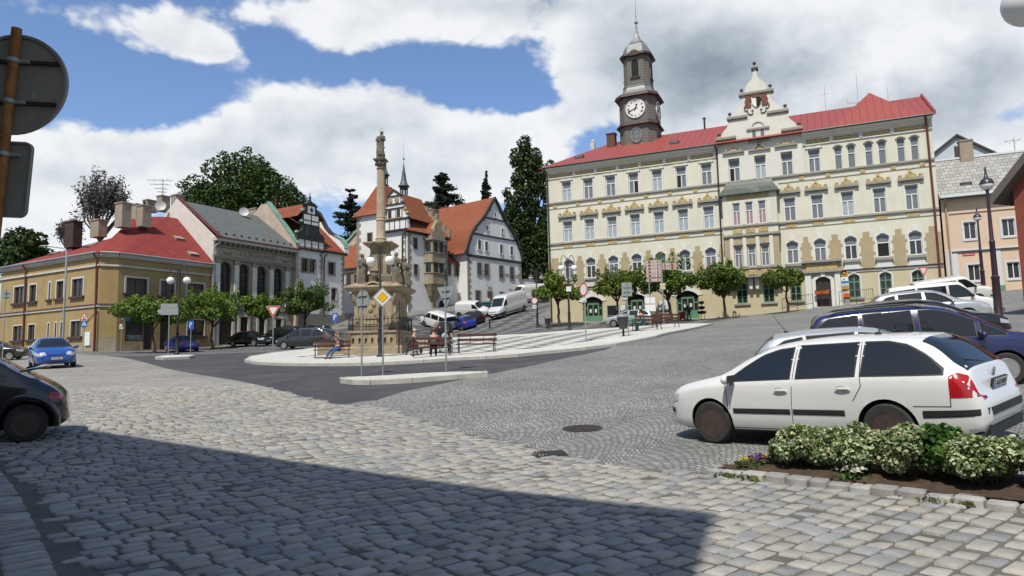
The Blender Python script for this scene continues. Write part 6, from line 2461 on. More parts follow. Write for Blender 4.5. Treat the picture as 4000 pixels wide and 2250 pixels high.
 xf,xr=sp['top'][-1][0],sp['top'][0][0]
 for nm_,x0,dx,y0,y1,z0,z1,m_ in sp.get('plates',[]):
  mb=MB()
  mb.box(min(x0,x0+dx),max(x0,x0+dx),y0,y1,z0,z1)
  mb.build(nm_,m_,root,mw)
 if plate:
  for s_,(x,z,tilt)in(('r',sp['rplate']),('f',sp['fplate'])):
   mp=mw@Matrix.Translation((x,0,z))@Matrix.Rotation(tilt,4,'Y')@Matrix.Rotation(R(-90 if s_=='r' else 90),4,'Z')
   mb=MB()
   mb.box(-.26,.26,-.014,.02,-.06,.06,2)
   mb.box(-.25,.25,-.018,-.014,-.05,.05,0)
   mb.box(-.25,-.212,-.019,-.017,-.05,.05,1)
   po=mb.build('number_plate',[M_plate,M_eu,M_plast],root,mp)
   if detail>1:
    link('plate_lettering',text_mesh(plate,.088,.001,M_void),po,mp@Matrix.Translation((.02,-.02,0))@Matrix.Rotation(R(90),4,'X'))
 for f in sp.get('extra',[]):
  f(root,mw,B,paintm)
 return root
def carmw(x,y,head):
 """stand a vehicle on the terrain at x, y with its nose towards head (degrees)"""
 h=Vector((math.cos(R(head)),math.sin(R(head))))
 l=Vector((-h.y,h.x))
 f=gz(x+h.x*1.3,y+h.y*1.3)-gz(x-h.x*1.3,y-h.y*1.3)
 g=gz(x+l.x*.75,y+l.y*.75)-gz(x-l.x*.75,y-l.y*.75)
 X=Vector((h.x*2.6,h.y*2.6,f)).normalized()
 Y=Vector((l.x*1.5,l.y*1.5,g))
 Y=(Y-X*Y.dot(X)).normalized()
 Z=X.cross(Y)
 z=(gz(x+h.x*1.3,y+h.y*1.3)+gz(x-h.x*1.3,y-h.y*1.3))/2
 return Matrix(((X.x,Y.x,Z.x,x),(X.y,Y.y,Z.y,y),(X.z,Y.z,Z.z,z+.012),(0,0,0,1)))
def carat(px,Y,head):
 p=onground(px,Y)
 return carmw(p.x,p.y,head)
def aerial(x):
 def f(root,mw,B,pm):
  mb=MB()
  z=B.z_at(x,0)
  mb.ball((x,0,z+.01),(.05,.03,.025),8,6)
  mb.tube([(x,0,z+.01),(x-.22,0,z+.36)],[.007,.003],5)
  mb.build('aerial',M_plast,root,mw)
 return f
def rails(x0,x1,y,h=.05,m=None):
 def f(root,mw,B,pm):
  for s in(-1,1):
   mb=MB()
   xs_=np.linspace(x0,x1,10)
   mb.tube([(x,s*y,B.z_at(x,y)+(h if 0<i<9 else .0))for i,x in enumerate(xs_)],.022,6)
   mb.build('roof_rail',m or M_plast,root,mw,60)
 return f
def wiper(x0,z0,x1,z1,y0,y1):
 def f(root,mw,B,pm):
  mb=MB()
  mb.tube([(x0,y0,z0),(x1,y1,z1)],[.014,.008],5)
  mb.build('rear_wiper',M_plast,root,mw)
 return f
def badge(x,y,z,tilt,rr=.04,m=None):
 def f(root,mw,B,pm):
  mb=MB()
  mb.M=Matrix.Translation((x,y,z))@Matrix.Rotation(tilt,4,'Y')
  mb.lathe([(rr,-.006),(rr,.006),(rr*.8,.008),(rr*.75,.004),(.003,.004)],18,axis='x')
  mb.M=None
  mb.build('badge',m or M_chrome,root,mw,50)
 return f
WAGON=dict(top=[(-2.36,.53),(-2.35,.64),(-2.31,.70),(-2.27,.80),(-2.22,.99),(-2.08,1.12),(-1.82,1.345),(-1.64,1.42),(-1.2,1.452),(-.5,1.466),(.0,1.45),(.4,1.39),(.75,1.255),(1.08,1.08),(1.25,1.005),(1.5,.955),(1.85,.885),(2.05,.80),(2.17,.69),(2.21,.53)],belt=[(-2.36,.49),(-2.3,.65),(-2.2,.86),(-2.05,.935),(-1.0,.95),(0,.925),(.9,.895),(1.3,.875),(1.8,.80),(2.1,.68),(2.21,.48)],bot=[(-2.36,.40),(-2.28,.27),(-1.9,.21),(1.8,.19),(2.1,.22),(2.21,.36)],hw=[(-2.36,.60),(-2.32,.73),(-2.22,.81),(-1.95,.86),(-1.2,.885),(1.0,.885),(1.55,.87),(1.9,.82),(2.1,.72),(2.21,.54)],roofw=.575,cabh=.5,wr=.317,ww=.2,axles=(1.289,-1.289),track=.775,side=[([(.93,.94),(-.02,.965)],[(.93,.955),(.72,1.11),(.45,1.265),(.2,1.335),(-.02,1.362)]),([(-.14,.965),(-.92,.985)],[(-.14,1.38),(-.92,1.385)]),([(-1.03,.985),(-1.95,.985)],[(-1.03,1.385),(-1.3,1.375),(-1.55,1.32),(-1.78,1.19),(-1.95,1.03)])],screen=(1.2,.42),rear=(-2.19,-1.70),lamps=[('tail_light',[(-2.325,.70),(-2.03,.70)],[(-2.325,.74),(-2.27,.82),(-2.2,.95),(-2.10,.99),(-2.03,.95)],M_lampr),('headlight',[(1.9,.64),(2.17,.58)],[(1.9,.76),(2.17,.66)],M_lampc)],strips=[([(.88,.475),(-.02,.475)],[(.88,.535),(-.02,.535)]),([(-.06,.475),(-.78,.475)],[(-.06,.535),(-.78,.535)]),([(-1.72,.47),(-2.352,.50)],[(-1.72,.545),(-2.352,.56)]),([(2.0,.45),(2.19,.45)],[(2.0,.515),(2.19,.515)])],gaps=[[(1.0,.88),(.97,.7),(.97,.35),(.93,.25)],[(-.08,1.40),(-.08,.95),(-.04,.5),(-.03,.24)],[(-.97,1.40),(-1.0,1.0),(-1.02,.85),(-.9,.66)],[(.93,.25),(-.78,.25),(-.9,.4)],[(-1.62,.60),(-2.03,.60),(-2.03,.70)]],handles=[(.1,.80),(-.78,.82)],mirror=(.86,.90),plates=[('bumper_grille',2.17,.03,-.45,.45,.3,.42,M_plast),('grille',2.155,.03,-.4,.4,.58,.7,M_plast),('rear_valance',-2.335,.05,-.62,.62,.22,.36,M_plast),('bumper_insert',-2.369,.02,-.56,.56,.47,.56,M_plast)],rplate=(-2.305,.80,R(-14)),fplate=(2.225,.45,0),extra=[aerial(-.95),badge(-2.262,0,.93,R(-12),.05),wiper(-2.165,1.05,-2.10,1.115,.0,.42)])
HATCH=dict(top=[(-2.0,.5),(-1.99,.66),(-1.96,.85),(-1.90,.98),(-1.78,1.12),(-1.52,1.38),(-1.35,1.44),(-.6,1.475),(.0,1.465),(.35,1.42),(.75,1.26),(1.15,1.03),(1.3,.98),(1.7,.90),(1.98,.78),(2.12,.64),(2.16,.48)],belt=[(-2.0,.46),(-1.95,.75),(-1.8,.95),(-.8,.95),(.9,.885),(1.3,.87),(1.8,.79),(2.05,.63),(2.16,.44)],bot=[(-2.0,.36),(-1.9,.25),(-1.5,.2),(1.7,.19),(2.05,.22),(2.16,.34)],hw=[(-2.0,.58),(-1.96,.70),(-1.8,.81),(-1.4,.87),(-.8,.88),(1.0,.88),(1.6,.85),(1.95,.76),(2.1,.64),(2.16,.5)],roofw=.565,cabh=.5,wr=.315,ww=.2,axles=(1.3,-1.28),track=.765,side=[([(.95,.94),(.05,.965)],[(.95,.955),(.7,1.16),(.4,1.32),(.05,1.375)]),([(-.05,.965),(-.85,.985)],[(-.05,1.38),(-.85,1.37)]),([(-.94,.99),(-1.55,1.03)],[(-.94,1.36),(-1.25,1.31),(-1.55,1.12)])],screen=(1.22,.38),rear=(-1.86,-1.44),lamps=[('tail_light',[(-1.97,.78),(-1.76,.80)],[(-1.97,.84),(-1.86,1.02),(-1.76,1.02)],M_lampr),('headlight',[(1.75,.66),(2.11,.56)],[(1.75,.80),(2.11,.66)],M_lampc)],toplamps=[('tail_light',-1.955,-1.89,.72,.98,M_lampr),('headlight',1.98,2.12,.68,.98,M_lampc)],gaps=[[(1.0,.87),(.98,.3)],[(0,1.38),(0,.25)],[(-.9,1.36),(-1.0,.85),(-.9,.66)]],handles=[(.18,.82),(-.7,.84)],mirror=(.86,.9),plates=[('bumper_grille',2.125,.03,-.42,.42,.28,.42,M_plast),('grille',2.10,.028,-.38,.38,.60,.655,M_plast)],rplate=(-1.985,.7,R(-6)),fplate=(2.185,.47,0),extra=[])
MPV=dict(top=[(-2.27,.55),(-2.26,.75),(-2.22,1.0),(-2.15,1.2),(-1.98,1.56),(-1.8,1.68),(-1.0,1.725),(.1,1.71),(.5,1.64),(1.0,1.41),(1.45,1.15),(1.62,1.05),(1.95,.96),(2.2,.82),(2.33,.66),(2.36,.5)],belt=[(-2.27,.5),(-2.2,.85),(-2.05,1.03),(-1.0,1.02),(.9,.97),(1.5,.93),(2.0,.82),(2.25,.65),(2.36,.46)],bot=[(-2.27,.38),(-2.2,.27),(-1.8,.21),(1.9,.2),(2.25,.23),(2.36,.36)],hw=[(-2.27,.66),(-2.22,.79),(-2.05,.86),(-1.5,.9),(1.2,.9),(1.8,.87),(2.15,.76),(2.36,.52)],roofw=.64,cabh=.65,wr=.325,ww=.2,axles=(1.42,-1.42),track=.79,side=[([(1.5,1.0),(1.08,1.02)],[(1.5,1.02),(1.08,1.28)]),([(.98,1.02),(.03,1.05)],[(.98,1.33),(.6,1.52),(.3,1.6),(.03,1.62)]),([(-.1,1.05),(-1.0,1.07)],[(-.1,1.63),(-1.0,1.62)]),([(-1.12,1.07),(-2.0,1.12)],[(-1.12,1.62),(-1.7,1.58),(-2.0,1.36)])],screen=(1.58,.55),rear=(-2.14,-1.9),lamps=[('tail_light',[(-2.25,.85),(-2.12,.88)],[(-2.25,.95),(-2.12,1.2)],M_lampr),('headlight',[(2.05,.66),(2.33,.58)],[(2.05,.8),(2.33,.68)],M_lampc)],strips=[([(.95,.5),(-.95,.5)],[(.95,.56),(-.95,.56)])],gaps=[[(1.05,.97),(1.03,.3)],[(-.03,1.64),(-.03,.26)],[(-1.06,1.63),(-1.06,.8)]],handles=[(.12,.88),(-.9,.9)],mirror=(1.05,.98),plates=[('bumper_grille',2.33,.03,-.42,.42,.28,.44,M_plast),('grille',2.30,.03,-.4,.4,.58,.68,M_plast)],rplate=(-2.29,.72,R(-3)),fplate=(2.375,.46,0),extra=[rails(-1.7,.15,.6)])
SEDAN=dict(top=[(-2.45,.55),(-2.43,.75),(-2.36,.98),(-2.1,1.04),(-1.75,1.1),(-1.3,1.32),(-.9,1.43),(-.3,1.46),(.2,1.43),(.6,1.3),(1.05,1.08),(1.25,1.0),(1.7,.93),(2.1,.82),(2.35,.66),(2.4,.48)],belt=[(-2.45,.5),(-2.38,.85),(-2.1,.95),(-.5,.95),(1.0,.89),(1.4,.87),(1.9,.8),(2.25,.64),(2.4,.44)],bot=[(-2.45,.38),(-2.3,.26),(-1.9,.2),(1.9,.19),(2.3,.22),(2.4,.34)],hw=[(-2.45,.62),(-2.38,.77),(-2.1,.86),(-1.2,.91),(1.0,.91),(1.7,.88),(2.15,.76),(2.4,.52)],roofw=.55,cabh=.48,wr=.325,ww=.21,axles=(1.42,-1.42),track=.79,side=[([(.95,.94),(.05,.97)],[(.95,.96),(.6,1.22),(.05,1.36)]),([(-.05,.97),(-1.15,1.0)],[(-.05,1.365),(-.6,1.34),(-1.0,1.2),(-1.15,1.05)])],screen=(1.18,.3),rear=(-1.72,-.98),lamps=[('tail_light',[(-2.42,.8),(-2.2,.84)],[(-2.42,.93),(-2.2,.95)],M_lampr),('headlight',[(1.95,.64),(2.34,.56)],[(1.95,.78),(2.34,.66)],M_lampc)],toplamps=[('headlight',2.16,2.34,.6,.98,M_lampc)],gaps=[],handles=[(.15,.84),(-.85,.86)],mirror=(.88,.92),plates=[('grille',2.34,.05,-.32,.32,.34,.66,M_plast)],rplate=(-2.46,.72,0),fplate=(2.405,.48,0),extra=[])
VAN=dict(top=[(-2.1,.55),(-2.09,1.0),(-2.05,1.6),(-1.97,1.84),(-1.8,1.92),(-.8,1.94),(.8,1.93),(1.02,1.88),(1.3,1.58),(1.62,1.22),(1.75,1.14),(2.2,1.02),(2.5,.86),(2.62,.68),(2.66,.48)],belt=[(-2.1,.5),(-2.06,1.1),(-1.9,1.16),(1.2,1.12),(1.7,1.05),(2.2,.92),(2.5,.7),(2.66,.45)],bot=[(-2.1,.36),(-2.0,.28),(-1.6,.24),(2.3,.22),(2.55,.25),(2.66,.36)],hw=[(-2.1,.78),(-2.06,.87),(-1.9,.91),(-1,.92),(1.3,.92),(1.8,.9),(2.3,.82),(2.66,.6)],roofw=.80,cabh=.7,wr=.325,ww=.2,axles=(1.5,-1.42),track=.8,side=[([(1.5,1.16),(.55,1.18)],[(1.5,1.24),(1.2,1.55),(.95,1.74),(.55,1.76)]),([(.4,1.2),(-.75,1.2)],[(.4,1.74),(-.75,1.74)]),([(-.9,1.2),(-1.95,1.22)],[(-.9,1.74),(-1.95,1.68)])],screen=(1.66,1.03),rear=(-2.075,-1.97),lamps=[('tail_light',[(-2.09,.75),(-2.03,.75)],[(-2.09,1.1),(-2.03,1.1)],M_lampr),('headlight',[(2.44,.64),(2.64,.58)],[(2.44,.82),(2.64,.72)],M_lampc),('indicator',[(2.3,.66),(2.44,.64)],[(2.3,.84),(2.44,.82)],M_lampo)],strips=[([(2.2,.42),(2.64,.42)],[(2.2,.52),(2.64,.52)])],gaps=[[(1.55,1.1),(1.5,.8)],[(.48,1.8),(.48,.3)],[(-.82,1.8),(-.82,.3)]],handles=[(.62,1.02)],mirror=(1.42,1.12),mirrorm=M_plast,plates=[('bumper',2.6,.1,-.6,.6,.32,.5,M_plast),('grille',2.6,.06,-.5,.5,.6,.74,M_plast),('rear_bumper',-2.14,.08,-.8,.8,.36,.5,M_plast)],rplate=(-2.115,.85,0),fplate=(2.715,.42,0),extra=[])
CARGO=dict(top=[(-2.95,.55),(-2.94,1.2),(-2.92,2.2),(-2.88,2.42),(-2.7,2.5),(-1,2.52),(.6,2.5),(1.05,2.42),(1.35,2.12),(1.95,1.42),(2.1,1.3),(2.45,1.16),(2.7,.98),(2.85,.75),(2.88,.5)],belt=[(-2.95,.5),(-2.9,1.25),(1.6,1.25),(2.1,1.15),(2.45,1.0),(2.75,.7),(2.88,.46)],bot=[(-2.95,.4),(-2.8,.3),(2.5,.24),(2.75,.26),(2.88,.36)],hw=[(-2.95,.95),(-2.9,1.0),(-2,1.02),(1.7,1.02),(2.2,.98),(2.6,.86),(2.88,.64)],roofw=.93,cabh=1.0,wr=.345,ww=.22,axles=(1.95,-2.05),track=.9,side=[([(1.85,1.32),(1.12,1.32)],[(1.85,1.42),(1.5,1.85),(1.12,1.98)])],screen=(2.05,1.28),lamps=[('tail_light',[(-2.94,.8),(-2.89,.8)],[(-2.94,1.5),(-2.89,1.5)],M_lampr),('headlight',[(2.35,.85),(2.8,.78)],[(2.35,1.08),(2.7,.92),(2.8,.85)],M_lampc)],strips=[([(2.1,.3),(2.86,.4)],[(2.1,.72),(2.86,.62)]),([(1.4,.45),(-1.5,.45)],[(1.4,.55),(-1.5,.55)])],gaps=[[(1.05,2.1),(1.0,.4)],[(-.3,2.1),(-.3,.4)]],handles=[(1.2,1.12)],mirror=(1.75,1.35),mirrorm=M_plast,plates=[('front_bumper',2.8,.12,-.7,.7,.3,.62,M_plast),('grille',2.72,.1,-.5,.5,.72,.88,M_plast)],rplate=(-2.96,.8,0),fplate=(2.925,.5,0),extra=[])
BEETLE=dict(top=[(-1.86,.42),(-1.85,.56),(-1.78,.74),(-1.62,.90),(-1.4,1.03),(-1.15,1.16),(-.8,1.36),(-.3,1.47),(.2,1.48),(.6,1.40),(1.0,1.2),(1.35,1.0),(1.55,.95),(1.9,.85),(2.1,.7),(2.2,.5)],belt=[(-1.86,.39),(-1.8,.6),(-1.6,.78),(-1.2,.92),(0,.93),(1.2,.9),(1.8,.75),(2.1,.6),(2.2,.45)],bot=[(-1.86,.33),(-1.75,.25),(-1.4,.2),(1.7,.19),(2.1,.24),(2.2,.34)],hw=[(-1.86,.5),(-1.8,.65),(-1.6,.8),(-1.25,.87),(-.6,.84),(.5,.84),(1.25,.87),(1.8,.8),(2.2,.5)],roofw=.55,cabh=.5,wr=.32,ww=.21,axles=(1.25,-1.25),track=.75,side=[([(1.1,.95),(.0,.97)],[(1.1,.97),(.7,1.26),(.0,1.4)]),([(-.1,.98),(-.95,1.02)],[(-.1,1.4),(-.5,1.34),(-.95,1.12)])],screen=(1.35,.62),rear=(-1.3,-.75),lamps=[('tail_light',[(-1.79,.66),(-1.56,.72)],[(-1.79,.70),(-1.68,.80),(-1.56,.82)],M_lampr),('headlight',[(1.85,.6),(2.1,.5)],[(1.85,.74),(2.1,.62)],M_lampc)],gaps=[],handles=[],mirror=(.95,.95),plates=[],rplate=(-1.87,.6,0),fplate=(2.22,.45,0),extra=[])
def beetle_extras(root,mw,B,pm):
 for x in(1.25,-1.25):
  for s in(-1,1):
   mb=MB()
   pts=[(x+.44*math.cos(a),s*(.86+.035*math.sin(a)),.32+.44*math.sin(a))for a in np.linspace(-.15,math.pi+.15,20)]
   mb.tube(pts,.055,8)
   mb.build('wheel_housing',pm,root,mw,60)
 mb=MB()
 n=18
 for rr in range(n):
  a0,a1=math.pi*rr/n,math.pi*(rr+1)/n
  P_=lambda a,k:(-1.12-.42*math.sin(a)*k,-.62*math.cos(a)*(1 if k>.9 else .93),1.19+.07*math.sin(a))
  o0,o1,i0,i1=P_(a0,1),P_(a1,1),P_(a0,.72),P_(a1,.72)
  mb.add([o0,o1,i1,i0]+[(p[0],p[1],p[2]-.035)for p in(o0,o1,i1,i0)],[(0,1,2,3),(7,6,5,4),(0,4,5,1),(2,6,7,3)])
 mb.build('rear_spoiler',pm,root,mw,50)
BEETLE['extra']=[beetle_extras]
P_white=paint('white_paint',(.66,.66,.645))
P_silver=paint('silver_paint',(.42,.44,.46),.3,.35)
P_navy=paint('navy_paint',(.012,.018,.085),.25)
P_blue=paint('bright_blue_paint',(.015,.075,.33),.25,.1)
P_blue2=paint('deep_blue_paint',(.012,.03,.27),.25)
P_black=paint('black_paint',(.008,.008,.010),.2)
P_dgrey=paint('dark_grey_paint',(.03,.032,.035),.25)
P_grey=paint('van_white_paint',(.55,.56,.57),.35)
GPK='cars parked nose to the kerb on the right'
GL='cars parked by the arcade houses on the left'
GC='cars parked below the castle'
fW,rW=at(2790,1736,11.03),at(3483,1772,9.05)
hd=math.degrees(math.atan2(fW.y-rW.y,fW.x-rW.x))
hv=Vector((math.cos(R(hd)),math.sin(R(hd))))
mid=(fW.to_2d()+rW.to_2d())/2+Vector((hv.y,-hv.x))*.86
WAGON['hshade']=mat('handle_recess_shade',(.35,.35,.34),.4)  # grey tone paints the shade behind the white car's handles
HDW=hd
car(WAGON,'white estate car with black side strips parked beside the flower bed','car',carmw(mid.x,mid.y,hd),P_white,GPK,rim=M_rimd,style='steel',plate='6U2 0303')
h2=-21.5
WAGON2=dict(WAGON,extra=[],hshade=P_silver)
HATCH2=dict(HATCH,extra=[aerial(-1.2)],hshade=P_silver)
car(HATCH2,'silver hatchback parked between the white estate and the dark blue people carrier','car',carmw(6.6,13.7,h2),P_silver,GPK,plate='4U7 2816')
car(dict(MPV,hshade=P_navy),'dark blue people carrier with black roof rails in the parked row','people carrier',carmw(8.75,15.5,h2),P_navy,GPK,plate='3U1 5528')
car(dict(WAGON2,extra=[rails(-1.6,.2,.55)],hshade=P_black),'black estate car showing its roof behind the dark blue people carrier','car',carmw(12.2,21.4,h2),P_black,GPK,detail=1)
car(dict(HATCH,hshade=P_silver),'pale silver car showing bonnet and roof in front of the white vans','car',carmw(15.7,27.2,h2),P_silver,GPK,detail=1)
car(dict(VAN,hshade=P_white,trimblack=True),'white passenger van nearer the camera of the two at the lamp post','van',carmw(20.6,34.6,h2),P_white,GPK,name='parked_van',detail=2,rim=M_rimd,style='steel')
car(dict(VAN,hshade=P_white),'white van standing furthest back in the right hand row','van',carmw(29.3,47.6,h2),P_white,GPK,name='parked_van',detail=1,rim=M_rimd,style='steel')
bw_=at(98,1731,12.1).to_2d()
bh=Vector((math.cos(R(210)),math.sin(R(210))))
bt=bw_+bh*1.25+Vector((bh.y,-bh.x))*.83
car(dict(BEETLE),'black rounded small car with hooped spoiler at the left edge in shade','car',carmw(bt.x,bt.y,210),P_black,name='parked_car',detail=1,rim=M_rimd,style='nine')
car(dict(HATCH,hshade=P_blue),'bright blue hatchback driving towards the camera on the cobbles','car',carmw(-23.0,35.6,-52),P_blue,name='moving_car',plate='7U4 0652')
car(dict(HATCH,hshade=P_blue2),'deep blue hatchback parked by the ochre corner house','car',carmw(-29.9,64.3,138),P_blue2,GL,detail=1,plate='2U8 3124')
car(SEDAN,'black saloon parked before the arched hall, its chrome wheels to the road','car',carat(978,68.5,-28),P_black,GL,detail=1,plate='1U9 7745')
car(dict(MPV,extra=[rails(-1.7,.15,.6,m=M_chrome)]),'dark people carrier with chrome roof rails beside the plaza edge','people carrier',carat(1188,61,172),P_dgrey,GL,detail=1)
car(MPV,'dark people carrier parked behind the black saloon, left of the renaissance house','people carrier',carat(1105,71,160),P_black,GL,detail=1)
car(dict(MPV,extra=[]),'dark grey people carrier furthest back, under the tree by the renaissance house','people carrier',carat(1215,75,165),P_dgrey,GL,detail=1)
car(dict(HATCH,extra=[]),'dark car cut off by the left edge beside the ochre house','car',carat(-25,52,15),P_dgrey,detail=1)
car(dict(VAN,hshade=P_white),'white passenger van with bicycle rack below the castle oriel','van',carat(1712,82,140),P_white,GC,name='parked_van',detail=1,rim=M_rimd,style='steel')
car(HATCH,'small black hatchback behind the plaza railing with red lamps showing','car',carat(1726,77,110),P_black,GC,detail=1)
car(HATCH,'dark blue hatchback parked between the white passenger van and the black one','car',carat(1815,81,118),P_blue2,GC,detail=1)
car(HATCH,'black hatchback parked beside the white tradesman van below the castle','car',carat(1850,83,118),P_black,GC,detail=1)
CADDY=dict(VAN,top=[(x*.86,z*.95)for x,z in VAN['top']],belt=[(x*.86,z*.95)for x,z in VAN['belt']],bot=[(x*.86,z)for x,z in VAN['bot']],hw=[(x*.86,z*.93)for x,z in VAN['hw']],axles=(1.3,-1.25),track=.74,side=[([(1.25,1.12),(.5,1.13)],[(1.25,1.18),(1.0,1.5),(.5,1.66)])],screen=(1.42,.9),rear=None,lamps=[('headlight',[(2.0,.62),(2.25,.56)],[(2.0,.80),(2.25,.70)],M_lampc)],strips=[],gaps=[],mirror=(1.15,1.08),plates=[('front_bumper',2.22,.1,-.55,.55,.3,.5,M_plast)],rplate=(-1.82,.8,0),fplate=(2.33,.42,0),handles=[],roofw=.72)
car(CADDY,'small white tradesman van facing right below the castle','van',carat(1842,86.5,-22),P_white,GC,name='parked_van',detail=1,rim=M_rimd,style='steel')
car(dict(CARGO,hshade=P_grey),'tall white panel van with dark bumper parked by the gabled castle house','van',carat(1985,83.5,-126),P_grey,name='parked_van',detail=1,rim=M_rimd,style='steel',plate='5U2 9034')
car(dict(CARGO,hshade=P_white),'white van seen from behind the tall panel van','van',carat(2062,96,-150),P_white,name='parked_van',detail=1,rim=M_rimd,style='steel')
car(dict(WAGON2),'silver estate car parked in front of the green shop doors','car',carat(2462,63.6,157),P_silver,detail=1)
# TREES AND PLANTS
def leafmat(name,trans=.35,rough=.55):
 m,t,b=newmat(name)
 b.inputs['Roughness'].default_value=rough
 b.inputs['Specular IOR Level'].default_value=.25
 c=t.n('ShaderNodeVertexColor',_layer_name='Col').outputs[0]
 t.L.new(c,b.inputs['Base Color'])
 tr=t.n('ShaderNodeBsdfTranslucent')
 c2=t.mix(1.0,c,(1.1,1.15,.55),'MULTIPLY')
 t.L.new(c2,tr.inputs[0])
 mx=t.n('ShaderNodeMixShader',i0=trans,i1=b.outputs[0],i2=tr.outputs[0])
 t.L.new(mx.outputs[0],t.t.nodes['Material Output'].inputs[0])
 return m
M_leaf=leafmat('leaf')
M_needle=leafmat('needles',.12,.7)
M_bark=mat('bark',(.06,.045,.032),.95,var=.4,vscale=6,bump=1,bscale=25)
M_barkg=mat('grey_bark',(.085,.078,.072),.95,var=.35,vscale=6,bump=.6)
def leafmesh(name,pos,size,col,mat_,up=.3,elong=1.5,outward=None,rg=None):
 """many separate leaves: each a folded kite"""
 rg=rg or rng
 n=len(pos)
 a=rg.normal(size=(n,3))
 a[:,2]=np.abs(a[:,2])*.6+up
 if outward is not None:
  a+=outward*.8
 nrm=a/np.linalg.norm(a,axis=1,keepdims=True)
 b=rg.normal(size=(n,3))
 d=b-(b*nrm).sum(1,keepdims=True)*nrm
 d/=np.linalg.norm(d,axis=1,keepdims=True)
 s=np.cross(nrm,d)
 L=(size*elong)[:,None]
 Wd=(size)[:,None]*.5
 fold=nrm*(size*.18)[:,None]
 V=np.stack([pos-d*L*.5,pos+s*Wd+fold,pos+d*L*.5,pos-s*Wd+fold],1).reshape(-1,3)
 me=D.meshes.new(name)
 me.vertices.add(n*4)
 me.vertices.foreach_set('co',V.ravel())
 idx=(np.arange(n)[:,None]*4+np.array([0,1,2,0,2,3])[None]).ravel()
 me.loops.add(n*6)
 me.loops.foreach_set('vertex_index',idx.astype(np.int32))
 me.polygons.add(n*2)
 me.polygons.foreach_set('loop_start',(np.arange(n*2)*3).astype(np.int32))
 me.materials.append(mat_)
 ca=me.color_attributes.new('Col','FLOAT_COLOR','CORNER')
 cc=np.repeat(np.c_[col,np.ones(n)],6,axis=0).astype(np.float32)
 ca.data.foreach_set('color',cc.ravel())
 me.update(calc_edges=True)
 return me
def tone(n,base,amp,rg,clump=None):
 t=np.clip(rg.normal(1,amp,n),.45,1.7)[:,None]
 c=np.array(base)[None]*t
 if clump is not None:
  c=c*clump[:,None]
 c[:,0]*=np.clip(rg.normal(1,.14,n),.6,1.5)
 return c
def crown(name,clumps,nleaf,size,base,mat_=None,amp=.25,seed=1,up=.3,shell=.55,elong=1.5,flat=1.0):
 """clumps: list of (centre, radii); leaves fill mostly the outer part of each clump"""
 rg=np.random.default_rng(seed)
 vol=np.array([max(r[0]*r[1]*r[2],1e-6)**.72 for c,r in clumps])
 cnt=np.maximum(6,(nleaf*vol/vol.sum()).astype(int))
 P,Cc,O=[],[],[]
 for(c,r),k in zip(clumps,cnt):
  u=rg.normal(size=(k,3))
  u/=np.linalg.norm(u,axis=1,keepdims=True)
  rad=rg.uniform(shell,1.0,k)**.6*rg.uniform(.88,1.14,k)
  p=u*rad[:,None]*np.array(r)[None]+np.array(c)[None]
  P.append(p)
  O.append(u)
  Cc.append(np.full(k,np.clip(rg.normal(1,.16),.6,1.4)))
 P=np.concatenate(P)
 Cc=np.concatenate(Cc)
 O=np.concatenate(O)
 sz=size*rg.uniform(.6,1.3,len(P))
 return leafmesh(name,P,sz,tone(len(P),base,amp,rg,Cc),mat_ or M_leaf,up,elong,O,rg)
def ellclumps(c,r,n,cr,seed,zmin=-1.0,fill=.35,squash=.8):
 rg=np.random.default_rng(seed)
 out=[]
 while len(out)<n:
  u=rg.normal(size=3)
  u/=np.linalg.norm(u)
  if u[2]<zmin:
   continue
  k=rg.uniform(fill,.92)
  q=cr*rg.uniform(.65,1.3)
  out.append(((c[0]+u[0]*r[0]*k,c[1]+u[1]*r[1]*k,c[2]+u[2]*r[2]*k),(q,q,q*squash)))
 return out
def limbs(mb,base,top,r0,targets,seed,mid=.55,n=6):
 rg=random.Random(seed)
 base,top=Vector(base),Vector(top)
 k=5
 pts=[base.lerp(top,i/k)+Vector((rg.uniform(-1,1),rg.uniform(-1,1),0))*(r0*.5 if 0<i<k else 0)for i in range(k+1)]
 mb.tube([base-Vector((0,0,.3))]+pts,[r0*1.35,r0*1.15]+[r0*(1-.45*i/k)for i in range(1,k+1)],8)
 for tg in targets:
  tg=Vector(tg)
  s=pts[rg.choice([k-1,k,k])]
  m=s.lerp(tg,mid)+Vector((rg.uniform(-1,1),rg.uniform(-1,1),rg.uniform(.2,1)))*(tg-s).length*.1
  mb.tube([s,m,tg],[r0*.42,r0*.25,r0*.07],n)
GS='street trees along the plaza'
